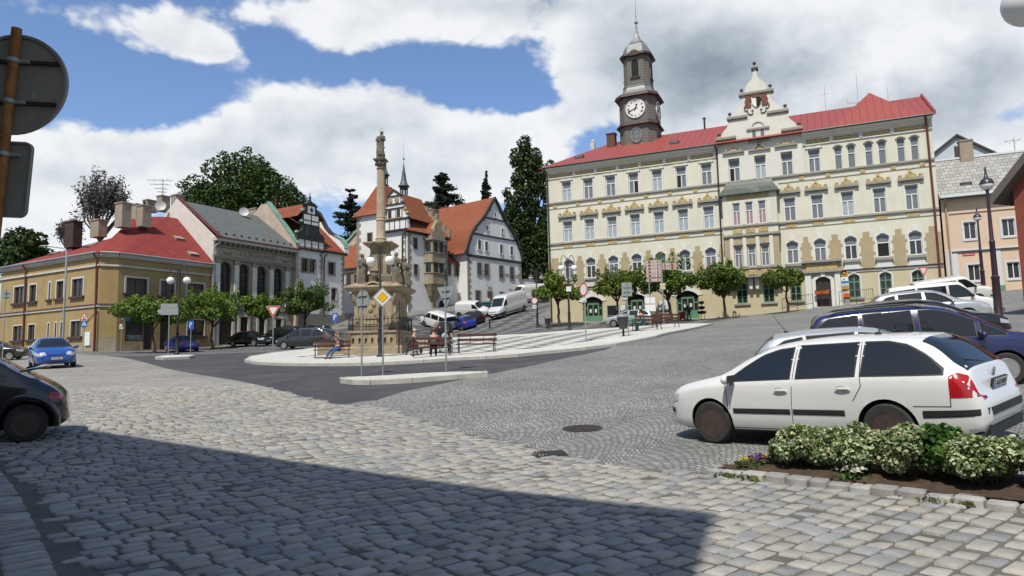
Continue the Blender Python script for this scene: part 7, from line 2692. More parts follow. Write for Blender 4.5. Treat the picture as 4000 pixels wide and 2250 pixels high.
def street_tree(label,px,Y,cx0,cx1,y0,y1,seed,base=(.12,.185,.034),n=5600,size=.17,flowers=False):
 g=onground(px,Y)
 k=Y/FPX
 w=(cx1-cx0)*k
 ccx=((cx0+cx1)/2-px)*k
 zt=at((cx0+cx1)/2,y0,Y).z-g.z
 zb=at((cx0+cx1)/2,y1,Y).z-g.z
 h=zt-zb
 mw=Matrix.Translation(g)
 o=thing('street_tree',label,'tree',mw,GS)
 rg=random.Random(seed)
 cl=ellclumps((ccx,0,zb+h*.36),(w*.5,w*.44,h*.46),24,w*.15,seed,-.5,.2,.75)
 for i in range(15):
  a=rg.uniform(0,6.28)
  q=math.sqrt(rg.random())*.42
  x,y=ccx+w*q*math.cos(a),w*.85*q*math.sin(a)
  hz_=zb+h*rg.uniform(.72,.98)*(1-q*.5)
  cl.append(((x,y,hz_),(w*.045,w*.045,h*.16)))
 mb=MB()
 ft=zb+h*.06
 limbs(mb,(0,0,0),(ccx*.5,0,ft),max(.12,.028*zt),[c for c,r in cl[:14]],seed)
 mb.build('trunk',M_bark,o,mw,60)
 me=crown('foliage',cl,n,size,base,seed=seed,amp=.3,up=.35)
 link('crown',me,o,mw)
 if flowers:
  rg2=np.random.default_rng(seed+5)
  P=np.array([np.array(c)+rg2.normal(size=3)*np.array(r)*.75 for c,r in cl for _ in range(5)])
  link('blossom',leafmesh('blossom',P,np.full(len(P),.12),np.full((len(P),3),.5),M_leaf,.5,1.1,None,rg2),o,mw)
 return o
street_tree('small tree with flat crown in front of the blue shop window',603,60,462,692,1140,1276,11)
street_tree('round street tree between the ochre house and the arched hall',830,66,702,938,1108,1268,12,n=6200)
street_tree('low spreading street tree in front of the two middle arches',1020,72,925,1105,1142,1250,13)
street_tree('street tree with white blossom in front of the renaissance house',1186,76,1095,1302,1088,1238,14,base=(.09,.15,.034),flowers=True,n=6000)
street_tree('street tree at the left corner of the town hall behind the twin lamp',2185,68.3,2088,2270,1058,1186,21,base=(.13,.18,.03))
street_tree('street tree between the two left green shop doors',2418,66.6,2306,2500,1035,1168,22,base=(.125,.175,.032))
street_tree('tall street tree behind the brown direction signs',2622,64.6,2495,2722,984,1166,23,base=(.105,.165,.03),n=6500)
street_tree('street tree right of the third green shop door by the oriel',2838,62.6,2724,2932,1012,1158,24,base=(.11,.17,.03),n=6000)
street_tree('small street tree beside the post office portal ramp',3078,60.6,2994,3160,1040,1130,25,base=(.125,.18,.034),n=4200)
GB='trees rising behind the roofs'
def big_tree(label,px,Y,cx0,cx1,y0,y1,seed,base=(.035,.062,.016),n=7000,size=.5,ncl=34,crel=.17,ybase=None,name='deciduous_tree',fill=.3,shape=None,amp=.3):
 g=onground(px,Y)
 k=Y/FPX
 if ybase is not None:
  g=at(px,ybase,Y)
 w=(cx1-cx0)*k
 ccx=((cx0+cx1)/2-px)*k
 zt=at((cx0+cx1)/2,y0,Y).z-g.z
 zb=at((cx0+cx1)/2,y1,Y).z-g.z
 h=zt-zb
 mw=Matrix.Translation(g)
 o=thing(name,label,'tree',mw,GB)
 cl=ellclumps((ccx,0,zb+h*.5),(w*.5,w*.42,h*.5),ncl,w*crel,seed,-1,fill)if shape is None else shape(ccx,zb,w,h)
 mb=MB()
 limbs(mb,(0,0,min(0,zb-1)),(ccx*.6,0,zb+h*.4),.03*w+.15,[c for c,r in cl[:20]],seed)
 mb.build('trunk',M_bark,o,mw,60)
 link('crown',crown('foliage',cl,n,size,base,seed=seed,amp=amp),o,mw)
 return o
big_tree('dark leafy tree rising behind the left end of the red roof',85,112,-60,195,895,1130,31,n=5000,size=.55)
def oak_shape(ccx,zb,w,h):
 r_=random.Random(41)
 out=[]
 for x,z,q in((-.36,.55,.15),(-.22,.74,.17),(-.05,.83,.15),(.02,.9,.11),(.13,.72,.17),(.27,.6,.15),(.4,.42,.12),(-.42,.36,.12),(-.25,.42,.2),(0,.5,.24),(.2,.4,.2),(-.1,.25,.22),(.33,.25,.16),(-.34,.18,.17),(.1,.12,.2),(.46,.3,.07),(-.46,.55,.06),(-.16,.92,.07),(.06,.98,.06)):
  for j in(-.22,.0,.2):
   out.append(((ccx+w*(x+r_.uniform(-.03,.03)),w*j,zb+h*z),(w*q*.72,w*q*.6,h*q*.85)))
 return out
big_tree('very large dark green oak behind the arched hall roof',960,118,735,1195,612,900,42,base=(.04,.075,.015),n=17000,size=.36,shape=oak_shape,amp=.35)
def tall_shape(ccx,zb,w,h):
 r_=random.Random(51)
 out=[]
 for x,z,q in((-.05,.95,.14),(-.18,.86,.15),(.12,.86,.15),(-.02,.8,.18),(-.22,.72,.14),(.22,.76,.14),(.38,.8,.09),(.1,.68,.16),(-.15,.62,.17),(-.36,.62,.09),(.3,.62,.12),(-.28,.52,.15),(.05,.54,.15),(-.4,.47,.1),(.25,.48,.12),(.42,.64,.07),(-.1,.42,.2),(.2,.36,.2),(-.3,.36,.16),(.0,.25,.24),(.3,.22,.2),(-.25,.2,.2),(.1,.1,.26)):
  for j in(-.18,.15):
   out.append(((ccx+w*(x+r_.uniform(-.03,.03)),w*j,zb+h*z),(w*q*.9,w*q*.8,h*q*.42)))
 return out
big_tree('tall dark tree with open limbs left of the town hall corner',2085,112,1965,2190,545,1120,52,base=(.038,.066,.017),n=13000,size=.36,shape=tall_shape,amp=.35)
for i,(px,Y,x0,x1,y0,y1,lab)in enumerate(((2000,122,1945,2060,800,1190,'dense dark tree just right of the white bell gable'),(2055,128,1985,2130,835,1200,'dense dark tree in the middle of the shady wood'),(2120,120,2050,2200,850,1210,'dense dark tree at the town hall corner end of the wood'),(2160,135,2090,2240,780,1150,'dark tree at the back of the wood, half behind the town hall'))):
 big_tree(lab,px,Y,x0,x1,y0,y1,60+i,base=(.024,.042,.012),n=4200,size=.6,ncl=26,crel=.22)
def conifer(label,px,Y,x0,x1,y0,y1,seed,kind='pine',n=4200,base=(.02,.034,.017)):
 g=onground(px,Y)
 k=Y/FPX
 zt=at(px,y0,Y).z-g.z
 zb=at(px,y1,Y).z-g.z
 w=(x1-x0)*k/2
 h=zt-zb
 mw=Matrix.Translation(g)
 o=thing('conifer',label,'tree',mw,GB)
 rg=np.random.default_rng(seed)
 mb=MB()
 mb.tube([(0,0,min(-.5,zb-3)),(0,0,zb+h*.5),(0,0,zt-.3)],[.05*w+.2,.12,.03],7)
 n*=2
 P,Nn=[],[]
 nb=60 if kind=='pine' else 80
 for i in range(nb):
  f=rg.uniform(0,1)**.9
  z=zb+h*f
  if kind=='pine':
   rr=w*(1-f**1.7)*rg.uniform(.5,1.1)+.35
   if f>.8:
    rr=max(rr,w*.22)
   rise=rg.uniform(.0,.25)
  else:
   rr=w*(1-f)*rg.uniform(.8,1.1)+.12
   rise=rg.uniform(-.28,-.05)
  a=rg.uniform(0,2*math.pi)
  d=np.array([math.cos(a),math.sin(a),rise])
  tip=np.array([0,0,z])+d*rr+np.array([0,0,(.10 if kind!='pine' else .0)*rr])
  mid_=np.array([0,0,z])+d*rr*.55+np.array([0,0,-.05*rr])
  mb.tube([(0,0,z),tuple(mid_),tuple(tip)],[.07,.05,.015],4)
  m_=int(n/nb*(.4+rr/w))
  t_=rg.uniform(.15,1.0,m_)
  base_p=(1-t_)[:,None]*np.array([0,0,z])+t_[:,None]*tip
  sd_=.16*rr*np.sin(np.pi*np.clip(t_,.1,1)*.8)
  j=rg.normal(size=(m_,3))*np.c_[sd_,sd_,sd_*(.35 if kind=='pine' else .3)]
  if kind!='pine':
   j[:,2]-=np.abs(rg.normal(size=m_))*.12*rr
  P.append(base_p+j)
 kk=1400 if kind=='pine' else 700
 zf=rg.uniform(0,.95,kk)
 rc=w*(.45 if kind=='pine' else .3)*(1-zf**1.5)+.15
 th_=rg.uniform(0,6.28,kk)
 P.append(np.c_[rc*np.cos(th_)*rg.random(kk),rc*np.sin(th_)*rg.random(kk),zb+h*zf])
 P=np.concatenate(P)
 mb.build('trunk',M_bark,o,mw,60)
 me=leafmesh('needles',P,rg.uniform(.14,.34,len(P))*(.9 if kind=='pine' else .75),tone(len(P),base,.3,rg),M_needle,.25,2.2,None,rg)
 link('crown',me,o,mw)
conifer('broad black pine between the renaissance house and the castle tower',1370,112,1268,1475,742,1080,71,'pine',6500)
conifer('thin conifer top beside the castle spirelet',1538,122,1490,1590,742,900,72,'pine',2200)
conifer('small spruce top between the castle roofs',1622,124,1585,1665,776,900,73,'spruce',1800)
conifer('wide layered pine above the orange castle roofs',1732,126,1640,1828,672,900,74,'pine',6500)
conifer('slim drooping spruce behind the bell gable',1908,124,1842,1978,668,950,75,'spruce',5200)
big_tree('low rounded tree between pine and bell gable on the skyline',1815,130,1770,1860,795,880,76,base=(.035,.06,.02),n=1500,size=.45,ncl=14)
def bare_tree(label,px,Y,x0,x1,y0,y1,seed,n=3200,stems=13):
 g=onground(px,Y)
 k=Y/FPX
 zt=at(px,y0,Y).z-g.z
 zb=at(px,y1,Y).z-g.z
 w=(x1-x0)*k/2
 h=zt-zb
 mw=Matrix.Translation(g)
 o=thing('bare_poplar',label,'tree',mw,GB)
 rg=np.random.default_rng(seed)
 mb=MB()
 P=[]
 z0=zb-h*.25
 mb.tube([(0,0,min(0,z0-3)),(0,0,z0)],[.5,.4],8)
 for i in range(stems):
  a=rg.uniform(0,6.28)
  q=math.sqrt(rg.random())
  top=np.array([w*q*math.cos(a),w*.8*q*math.sin(a),zb+h*(1-.38*q*q)*rg.uniform(.88,1.0)])
  b0=np.array([0,0,z0+rg.uniform(0,h*.2)])
  mid_=b0+(top-b0)*.4+np.array([top[0]*.35,top[1]*.35,0])
  mb.tube([tuple(b0),tuple(mid_),tuple(top)],[.2,.12,.03],6)
  for j in range(16):
   t_=rg.uniform(.3,1)
   p=(mid_+(top-mid_)*(t_-.3)/.7)
   e=p+np.array([rg.normal()*w*.12,rg.normal()*w*.12,abs(rg.normal())*h*.09+.3])
   mb.tube([tuple(p),tuple(e)],[.05,.015],4)
   m_=int(n/stems/16)
   s_=rg.uniform(.1,1.2,m_)[:,None]
   P.append(p+(e-p)*s_+rg.normal(size=(m_,3))*np.array([.35,.35,.4]))
 mb.build('branches',M_barkg,o,mw,60)
 P=np.concatenate(P)
 link('crown',leafmesh('twigs',P,rg.uniform(.12,.3,len(P)),tone(len(P),(.10,.09,.085),.3,rg),M_needle,.1,2.6,None,rg),o,mw)
bare_tree('tall grey leafless poplar group behind the red roof chimneys',375,118,285,462,678,900,81,4200,20)
bare_tree('small grey leafless tree beside the sooty chimney',252,116,215,300,855,960,82,1400,8)
bare_tree('pale leafless trees left of the large oak',722,135,680,765,748,850,83,1600,9)
GH='shrubs in the flower bed'
def shrub(label,s,n_,rx,ry,h,seed,base,size,nl,name='variegated_shrub',edge=None):
 c=bedA+bedE*s+bedN*n_
 z=gz(c.x,c.y)+.05
 mw=Matrix.Translation((c.x,c.y,z))@Matrix.Rotation(math.atan2(bedE.y,bedE.x),4,'Z')
 o=thing(name,label,'shrub',mw,GH)
 rg=random.Random(seed)
 cl=[]
 for i in range(34):
  a=rg.uniform(0,6.28)
  q=math.sqrt(rg.random())
  zz=h*rg.uniform(.38,.84)*(1-.22*q*q)
  k=rg.uniform(.085,.14)
  cl.append(((rx*q*math.cos(a)*.85,ry*q*math.sin(a)*.85,zz),(k,k,k*.95)))
 mb=MB()
 for i in range(12):
  a=rg.uniform(0,6.28)
  t_=cl[i*2][0]
  mb.tube([(rx*.25*math.cos(a),ry*.25*math.sin(a),-.05),(t_[0]*.6,t_[1]*.6,t_[2]*.5),t_],[.012,.009,.004],5)
 mb.build('stem',M_bark,o,mw,60)
 link('foliage',crown('foliage',cl,nl,size,base,seed=seed,amp=.22,shell=.4,up=.5,elong=1.45),o,mw)
 if edge is not None:
  link('pale_foliage',crown('foliage',cl,int(nl*.75),size*.9,edge,seed=seed+50,amp=.18,shell=.75,up=.6,elong=1.4),o,mw)
VB,VE=(.12,.17,.06),(.46,.50,.32)
shrub('low round cream and green variegated shrub at the bed tip',.95,.55,.36,.36,.52,91,VB,.036,5200,edge=VE)
shrub('variegated shrub second from the bed tip beside white flowers',1.62,.55,.40,.40,.56,92,VB,.036,6200,edge=VE)
shrub('variegated shrub behind the white flowers, before the rear wheel',2.2,.6,.40,.42,.56,93,VB,.036,6200,edge=VE)
shrub('bright green shrub growing between the variegated ones',2.45,.62,.22,.3,.60,94,(.06,.145,.025),.065,1500,'green_shrub')
shrub('long variegated shrub in the right half of the bed',2.85,.55,.42,.42,.55,95,VB,.036,6600,edge=VE)
shrub('variegated shrub left of the dark laurel',3.4,.6,.38,.42,.54,96,VB,.036,5800,edge=VE)
shrub('tall glossy dark green laurel at the right edge',3.95,.55,.38,.42,.66,97,(.045,.12,.02),.085,2300,'laurel_shrub')
shrub('variegated shrub behind the laurel at the right edge',4.5,.8,.4,.3,.66,98,VB,.036,5200,edge=VE)
def flower(label,s,n_,cols,seed,cnt=12,name='pansy_clump'):
 c=bedA+bedE*s+bedN*n_
 mw=Matrix.Translation((c.x,c.y,gz(c.x,c.y)+.06))
 o=thing(name,label,'flowers',mw)
 rg=np.random.default_rng(seed)
 P=rg.normal(size=(60,3))*np.array([.09,.09,.03])+np.array([0,0,.05])
 link('leaves',leafmesh('leaves',P,rg.uniform(.03,.05,60),tone(60,(.06,.12,.025),.25,rg),M_leaf,.5,1.5,None,rg),o,mw)
 P=rg.normal(size=(cnt*4,3))*np.array([.08,.08,.012])+np.array([0,0,.12])
 cc=np.array([cols[i%len(cols)]for i in range(cnt*4)])
 link('petals',leafmesh('petals',P,rg.uniform(.04,.055,cnt*4),cc,M_leaf,1.2,1.05,None,rg),o,mw)
flower('purple and yellow pansies at the pointed end of the bed',.52,.42,[(.09,.02,.25),(.10,.025,.28),(.55,.3,.02)],101)
flower('white flowers low in front of the variegated shrubs',1.72,.17,[(.6,.6,.58)],102)
flower('single yellow flower by the edging stones',.42,.14,[(.6,.33,.01)],103,2,'yellow_flower')
def weeds():
 rg=np.random.default_rng(9)
 P=[]
 lines=[([gp(x,y).to_2d()for x,y in((1335,1490),(1374,1495),(1448,1497),(1610,1488),(1790,1473),(1900,1463))],420,.10),([bedA+bedE*t_-bedN*.1 for t_ in(0,1.2,2.4,3.6,4.8)],380,.05)]
 for pts,n,sp_ in lines:
  for _ in range(n):
   i=rg.integers(0,len(pts)-1)
   t_=rg.random()
   p=pts[i].lerp(pts[i+1],t_)
   if math.sin(p.x*5.1)+math.sin(p.y*7.3+1)<.35:
    continue
   x,y=p.x+rg.normal()*sp_,p.y+rg.normal()*sp_*.6
   P.append((x,y,gz(x,y)+.025+rg.random()*.02))
 P=np.array(P)
 me=leafmesh('weeds',P,rg.uniform(.03,.06,len(P)),tone(len(P),(.10,.13,.03),.3,rg),M_leaf,.2,1.8,None,rg)
 tag(link('weeds',me),'weeds and moss growing along the kerb stones','weeds',kind='stuff')
weeds()
# STREET FURNITURE
M_post=mat('black_iron',(.018,.016,.017),.5,var=.3,spec=.5)
M_purp=mat('dark_plum_iron',(.035,.016,.028),.45,var=.3,spec=.5)
M_globe=mat('opal_globe',(.78,.78,.76),.25,spec=.5)
M_galv=mat('galvanised_steel',(.30,.33,.33),.5,var=.15,vscale=6,metal=.3)
M_sback=mat('sign_back',(.26,.29,.29),.55,var=.12,vscale=4,stain=.2,stcol=(.18,.19,.19))
M_red=mat('sign_red_border',(.50,.02,.02),.4)
M_yel=mat('sign_yellow',(.72,.42,.01),.4)
M_sblue=mat('sign_blue_face',(.02,.10,.42),.4)
M_wood=mat('bench_slats',(.085,.032,.022),.5,var=.35,vscale=9,spec=.5)
M_brown=mat('sign_brown',(.21,.04,.022),.5)
M_rust=mat('rusty_pole',(.30,.125,.03),.75,var=.4,vscale=9,bump=.4,stain=1.0,stcol=(.045,.02,.014),stscale=5)
def stand(px,py,Y=None):
 """ground position under a pixel; distance from the terrain or given"""
 return onground(px,Y)if Y else gp(px,py)
def arc(c,r,a0,a1,n=10):
 return[(c[0]+r*math.cos(a0+(a1-a0)*i/n),0,c[1]+r*math.sin(a0+(a1-a0)*i/n))for i in range(n+1)]
def twin_lamp(label,p,rot,capm=None,pole=M_post,h=5.0,group='twin globe street lamps',scale=1.0):
 mw=Matrix.Translation(p)@Matrix.Rotation(R(rot),4,'Z')@Matrix.Scale(scale,4)
 o=thing('street_lamp',label,'street lamp',mw,group)
 mb=MB()
 mb.lathe([(.2,-.1),(.2,.06),(.15,.1),(.115,.16),(.11,1.35),(.13,1.37),(.13,1.43),(.085,1.48),(.08,2.45),(.09,2.5),(.06,2.55),(.052,5.75),(.03,5.85)],14)
 mb.build('pole',pole,o,mw,35)
 for s in(-1,1):
  mb=MB()
  pts=[(s*.11,0,4.3),(s*.11,0,5.55)]+[(s*(.32-.21*math.cos(a)),0,5.6+.42*math.sin(a))for a in np.linspace(.2,math.pi,9)]+[(s*.53,0,5.3)]
  mb.tube(pts,.026,7)
  mb.tube([(s*.53,0,5.42),(s*.3,0,5.45),(s*.12,0,5.1)],.015,6)
  mb.lathe([(.03,5.42),(.06,5.3),(.12,5.25),(.13,5.2)],12,c=(s*.53,0,0))
  a_=mb.build('arm',pole,o,mw,60)
  mb=MB()
  mb.ball((s*.53,0,5.0),.25,20,14)
  link('globe',mb.mesh('globe',M_globe,80),a_,mw)
  if capm:
   mb=MB()
   mb.lathe([(.258,5.0),(.25,5.08),(.2,5.17),(.1,5.24),(.01,5.26)],18,c=(s*.53,0,0))
   link('globe_hood',mb.mesh('globe_hood',capm,60),a_,mw)
 return o
M_hood=mat('globe_hood',(.03,.033,.037),.35,spec=.5)
L1=twin_lamp('black lamp post with two white globes in front of the column monument',stand(1486,1404,37)+Vector((0,0,H_PL)),-14)
twin_lamp('black lamp post with two white globes on the ochre house side, by the small island',stand(691,1384,48),8)
LR=twin_lamp('black lamp post with two white globes in front of the town hall corner tree',stand(2225,1290,56.7),6)
twin_lamp('twin lamp with half dark globes hidden in the tree by the arched hall',stand(886,1340,79),5,M_hood)
twin_lamp('twin lamp with half dark globes against the shady wood',stand(2100,1277,70),3,M_hood)
twin_lamp('lamp whose white globe shows in the top right corner',Vector((6.73,8.1,gz(6.7,8.1))),4,scale=1.05)
mb=MB()
for s in(-1,1):
 mb.lathe([(.06,.08),(.16,.42)],10,axis='x')if s>0 else mb.lathe([(.16,-.42),(.06,-.08)],10,axis='x')
mb.build('loudspeaker',mat('speaker_tan',(.3,.2,.12),.6),LR,WM[LR.name]@TR(0,-.08,3.75))
mb=MB()
mb.box(-.2,.2,-.13,-.1,3.1,3.5)
mb.build('small_sign',M_wframe,LR,WM[LR.name])
def single_lamp(label,p,s=1.0):
 mw=Matrix.Translation(p)@Matrix.Scale(s,4)
 o=thing('street_lamp',label,'street lamp',mw,'single globe street lamps')
 mb=MB()
 mb.lathe([(.2,-.1),(.19,.05),(.15,.12),(.14,1.6),(.155,1.63),(.155,1.7),(.11,1.75),(.10,3.1),(.11,3.12),(.08,3.2),(.055,5.2),(.1,5.25)],14)
 mb.build('pole',M_purp,o,mw,35)
 mb=MB()
 mb.ball((0,0,5.48),.25,20,14)
 mb.build('globe',M_globe,o,mw,80)
 mb=MB()
 mb.lathe([(.262,5.48),(.25,5.57),(.19,5.68),(.09,5.75),(.05,5.9),(.03,6.2)],18)
 mb.build('globe_hood',M_hood,o,mw,60)
single_lamp('tall plum coloured lamp post with one hooded globe beside the parked vans',stand(3903,1245,28.4))
single_lamp('plum coloured hooded lamp post further back in front of the pink house',stand(3845,1150,49.6))
def signpost(label,p,h,plates,cat='road sign',r=.032,name='road_sign',tilt=None,pm=None,group=None):
 """p base; plates = list of (part name, builder(mb), materials, z centre, yaw degrees)"""
 mw=Matrix.Translation(p)
 if tilt:
  mw=mw@tilt
 o=thing(name,label,cat,mw,group)
 mb=MB()
 mb.tube([(0,0,-.2),(0,0,h)],r,10)
 mb.build('pole',pm or M_galv,o,mw,60)
 for nm,fn,ms,z,yaw in plates:
  mb=MB()
  fn(mb)
  mb.build(nm,ms,o,mw@Matrix.Translation((0,0,z))@Matrix.Rotation(R(yaw),4,'Z'))
 return o
def disc(r,face=None,back=False):
 def f(mb):
  n=32
  P_=lambda q:[(q*math.cos(2*math.pi*i/n),q*math.sin(2*math.pi*i/n))for i in range(n)]
  mb.prism_xz(P_(r),-.055,-.04,0)
  if face:
   mb.prism_xz(P_(r*.97),-.058,-.055,1)
   mb.prism_xz(P_(r*.78),-.061,-.058,2)
  for z in(-.17,.17):
   mb.box(-r*.7,r*.7,-.04,.0,z-.025,z+.025,0)
   mb.box(-.05,.05,-.04,.05,z-.02,z+.02,0)
 return f
def ngon(pts,fr,face_pts=None,extra=None):
 def f(mb):
  mb.prism_xz(pts,-.055,-.04,0)
  d=-.058
  for k,(q,mi)in enumerate(face_pts or[]):
   mb.prism_xz(q,d,-.05,mi)
   d-=.003
  mb.box(-.18,.18,-.04,0,-.14,-.1,0)
  mb.box(-.18,.18,-.04,0,.1,.14,0)
  if extra:
   extra(mb)
 return f
def tri(s,up=False):
 h=s*.866
 q=[(-s/2,h/3),(s/2,h/3),(0,-2*h/3)]
 return[(x,-z)for x,z in q]if up else q
def dia(s):
 return[(-s,0),(0,s),(s,0),(0,-s)]
def rect(w,h,x=0,z=0):
 return[(x-w/2,z-h/2),(x+w/2,z-h/2),(x+w/2,z+h/2),(x-w/2,z+h/2)]
MY=[M_sback,M_red,M_wframe,M_void]
YF=[(tri(.9),2),(tri(.84),1),(tri(.56),2)]
GI='road signs on the near traffic island'
isl=lambda px,py,Y:onground(px,Y)+Vector((0,0,.15))
p=isl(1413,1469,25)
signpost('back of a round grey sign on the island, left of the yellow diamond',p,at(1404,1132,25).z-p.z,[('sign_plate',disc(.36),[M_sback],at(1404,1174,25).z-p.z,140)],group=GI)
p=isl(1496,1466,25)
signpost('yellow diamond priority road sign facing the viewer on the island',p,at(1496,1190,25).z-p.z,[('sign_plate',ngon(dia(.35),0,[(dia(.345),1),(dia(.325),3),(dia(.305),1),(dia(.2),3),(dia(.185),2)]),[M_sback,M_wframe,M_yel,M_void],at(1494,1162,25).z-p.z,6)],group=GI)
p=isl(1743,1452,24.6)
signpost('back of a triangular give way sign at the right end of the island',p,at(1738,1115,24.6).z-p.z,[('sign_plate',ngon(tri(.9),0),[M_sback],at(1738,1148,24.6).z-p.z,140)],group=GI)
p=stand(1066,1379,46)
signpost('red and white give way triangle on the left tip of the plaza',p,2.75,[('sign_plate',ngon(tri(.9),0,YF),MY,at(1063,1211,46).z-p.z,3)])
p=stand(3615,1150,51)
signpost('red and white give way triangle above the white vans',p,at(3615,1050,51).z-p.z,[('sign_plate',ngon(tri(.9),0,YF),MY,at(3615,1056,51).z-p.z,12)])
p=stand(1309,1340,46)
def letterP(s):
 def f(mb):
  mb.prism_xz(rect(.06*s,.34*s,-.07*s),-.062,-.056,1)
  mb.tube([(-.06*s+.12*s*math.sin(a)*1.1,-.06,.085*s+.085*s*math.cos(a))for a in np.linspace(0,math.pi,8)],.028*s,5,1)
 return f
signpost('blue parking sign at the plaza railing beside the monument',p,2.5,[('sign_plate',ngon(rect(.36,.56),0,[(rect(.35,.55),2)],letterP(1.0)),[M_sback,M_wframe,M_sblue],at(1309,1240,46).z-p.z,8)])
p=stand(744,1376,61)
signpost('blue parking sign in the shade before the ochre house window',p,2.6,[('sign_plate',ngon(rect(.5,.75),0,[(rect(.49,.74),2)],letterP(1.2)),[M_sback,M_wframe,M_sblue],at(744,1270,61).z-p.z,0)])
p=stand(2290,1347,35.5)+Vector((0,0,.1))
signpost('round red ringed sign seen edge on at the plaza border',p,at(2289,1095,35.5).z-p.z,[('sign_plate',disc(.35,True),[M_sback,M_red,M_wframe],at(2289,1131,35.5).z-p.z,-62),('supplementary_plate',ngon(rect(.4,.16),0),[M_wframe],at(2289,1170,35.5).z-p.z,-62)])
p=stand(2091,1262,70)
signpost('round red ringed no vehicles sign beside the black lamp post of the wood',p,2.9,[('sign_plate',disc(.33,True),[M_sback,M_red,M_wframe],at(2091,1175,70).z-p.z,0),('supplementary_plate',ngon(rect(.42,.34),0,[(rect(.2,.12),1)]),[M_wframe,M_sback],at(2091,1198,70).z-p.z,0)])
p=stand(2456,1321,37)+Vector((0,0,.1))
signpost('back of a rectangular sign standing behind the plaza litter bin',p,at(2452,1102,37).z-p.z,[('sign_plate',ngon(rect(.52,.72),0),[M_sback],at(2452,1130,37).z-p.z,175)])
for lab,px,Y,prs in(('pedestrian crossing warning triangle above blue crossing sign by the ochre house',326,60,(('sign_plate',ngon(tri(.8,True),0,[(tri(.78,True),1),(tri(.56,True),2)],lambda mb:[mb.prism_xz([(x-.05,-.16),(x+.02,-.16),(x+.05,.1),(x-.01,.1)],-.07,-.06,3)for x in(-.06,.06)]),MY,1240,0),('crossing_plate',ngon(rect(.5,.5),0,[(rect(.49,.49),1),(tri(.4,True),2)],lambda mb:mb.prism_xz(rect(.06,.2),-.07,-.06,3)),[M_sback,M_sblue,M_wframe,M_void],1266,0))),('give way sign with small direction plate at the ochre house corner',472,60.5,(('sign_plate',ngon(tri(.62),0,[(tri(.61),1),(tri(.4),2)]),MY,1243,12),('supplementary_plate',ngon(rect(.34,.42),0,[(rect(.3,.38),2)],lambda mb:mb.prism_xz([(-.1,-.1),(-.05,-.12),(.1,.08),(.05,.1)],-.07,-.06,3)),MY,1276,12)))):
 p=stand(px,0,Y)
 signpost(lab,p,3.2,[(a,b,c,at(px,y,Y).z-p.z,yw)for a,b,c,y,yw in prs])
p=stand(657,1385,47)+Vector((0,0,.12))
arr=[(-.78,0),(-.5,.24),(.6,.24),(.6,-.24),(-.5,-.24)]
signpost('grey backs of two arrow shaped direction boards on the small left island',p,at(657,1188,47).z-p.z,[('direction_board',ngon(arr,0),[M_sback],at(657,1216,47).z-p.z,3),('direction_board',ngon(rect(1.1,.28,.0),0),[M_sback],at(657,1195,47).z-p.z,3)],'direction sign')
p=stand(8,1360,42)
signpost('grey sign back cut by the left edge before the ochre house',p,at(8,1130,42).z-p.z,[('sign_plate',ngon(rect(.5,.5),0),[M_sback],at(8,1152,42).z-p.z,180)])
p=stand(2594,1245,60)
k60=60/FPX
def board(w,x0,brown,left):
 def f(mb):
  h=.28
  pts=rect(w,h,x0+w/2 if not left else x0-w/2)
  mb.prism_xz(pts,-.06,-.03,0)
  c=x0+(w/2 if not left else-w/2)
  mb.prism_xz(rect(w*.96,h*.82,c),-.064,-.06,1)
  mb.prism_xz(rect(w*.42,h*.56,c+(.04 if left else-.04)),-.067,-.064,0)
  for i in range(7):
   mb.prism_xz(rect(w*.035,h*(.3 if i%3 else .42),c+w*(-.15+i*.052)),-.069,-.067,1)
  s=-1 if left else 1
  e=c+s*w*.47
  mb.prism_xz([(e,0),(e-s*.14,.09),(e-s*.14,-.09)],-.067,-.064,0)
  if not left or brown:
   mb.prism_xz(rect(.08,h*.5,c-s*w*.4),-.067,-.064,0)
 return f
MBR=[M_wframe,M_brown]
pl_=[]
for y in(1023,1036,1049,1062,1076,1093):
 pl_.append(('direction_board',board(1.22,-.08,1,True),MBR,at(2590,y,60).z-p.z,-8))
for y in(1035,1047):
 pl_.append(('direction_board',board(1.15,.08,1,False),MBR,at(2590,y,60).z-p.z,8))
for y in(1112,1125):
 pl_.append(('hiking_arrow',ngon([(-.25,0),(-.15,.09),(.25,.09),(.25,-.09),(-.15,-.09)],0),[mat('pale_yellow_plate',(.6,.55,.3),.5)],at(2590,y,60).z-p.z,0))
signpost('brown tourist direction boards stacked on one grey pole before the tall tree',p,at(2585,1012,60).z-p.z,pl_,'direction sign',.06,'direction_sign')
p=stand(2543,1290,52)
signpost('white notice board on a grey pole above the silver estate car',p,at(2540,1105,52).z-p.z,[('notice_board',ngon(rect(.8,.52,0,.27),0,[(rect(.37,.46,-.2,.27),1),(rect(.37,.46,.2,.27),1)]),[M_sback,M_wframe],at(2545,1188,52).z-p.z,0),('notice_board',ngon(rect(.82,.52,0,-.27),0,[(rect(.78,.48,0,-.27),1)]),[M_sback,M_wframe],at(2545,1188,52).z-p.z,0)],'notice board',.04,'notice_board')
Yn=4.7
b0=at(-10,830,Yn)
t0=at(66,112,Yn)
axis=(t0-b0).normalized()
foot=b0-axis*((b0.z-gz(b0.x,b0.y))/axis.z)
q=Vector((0,0,1)).rotation_difference(axis).to_matrix().to_4x4()
Ltop=(t0-foot).length
cz_=(at(48,322,Yn)-foot).dot(axis)
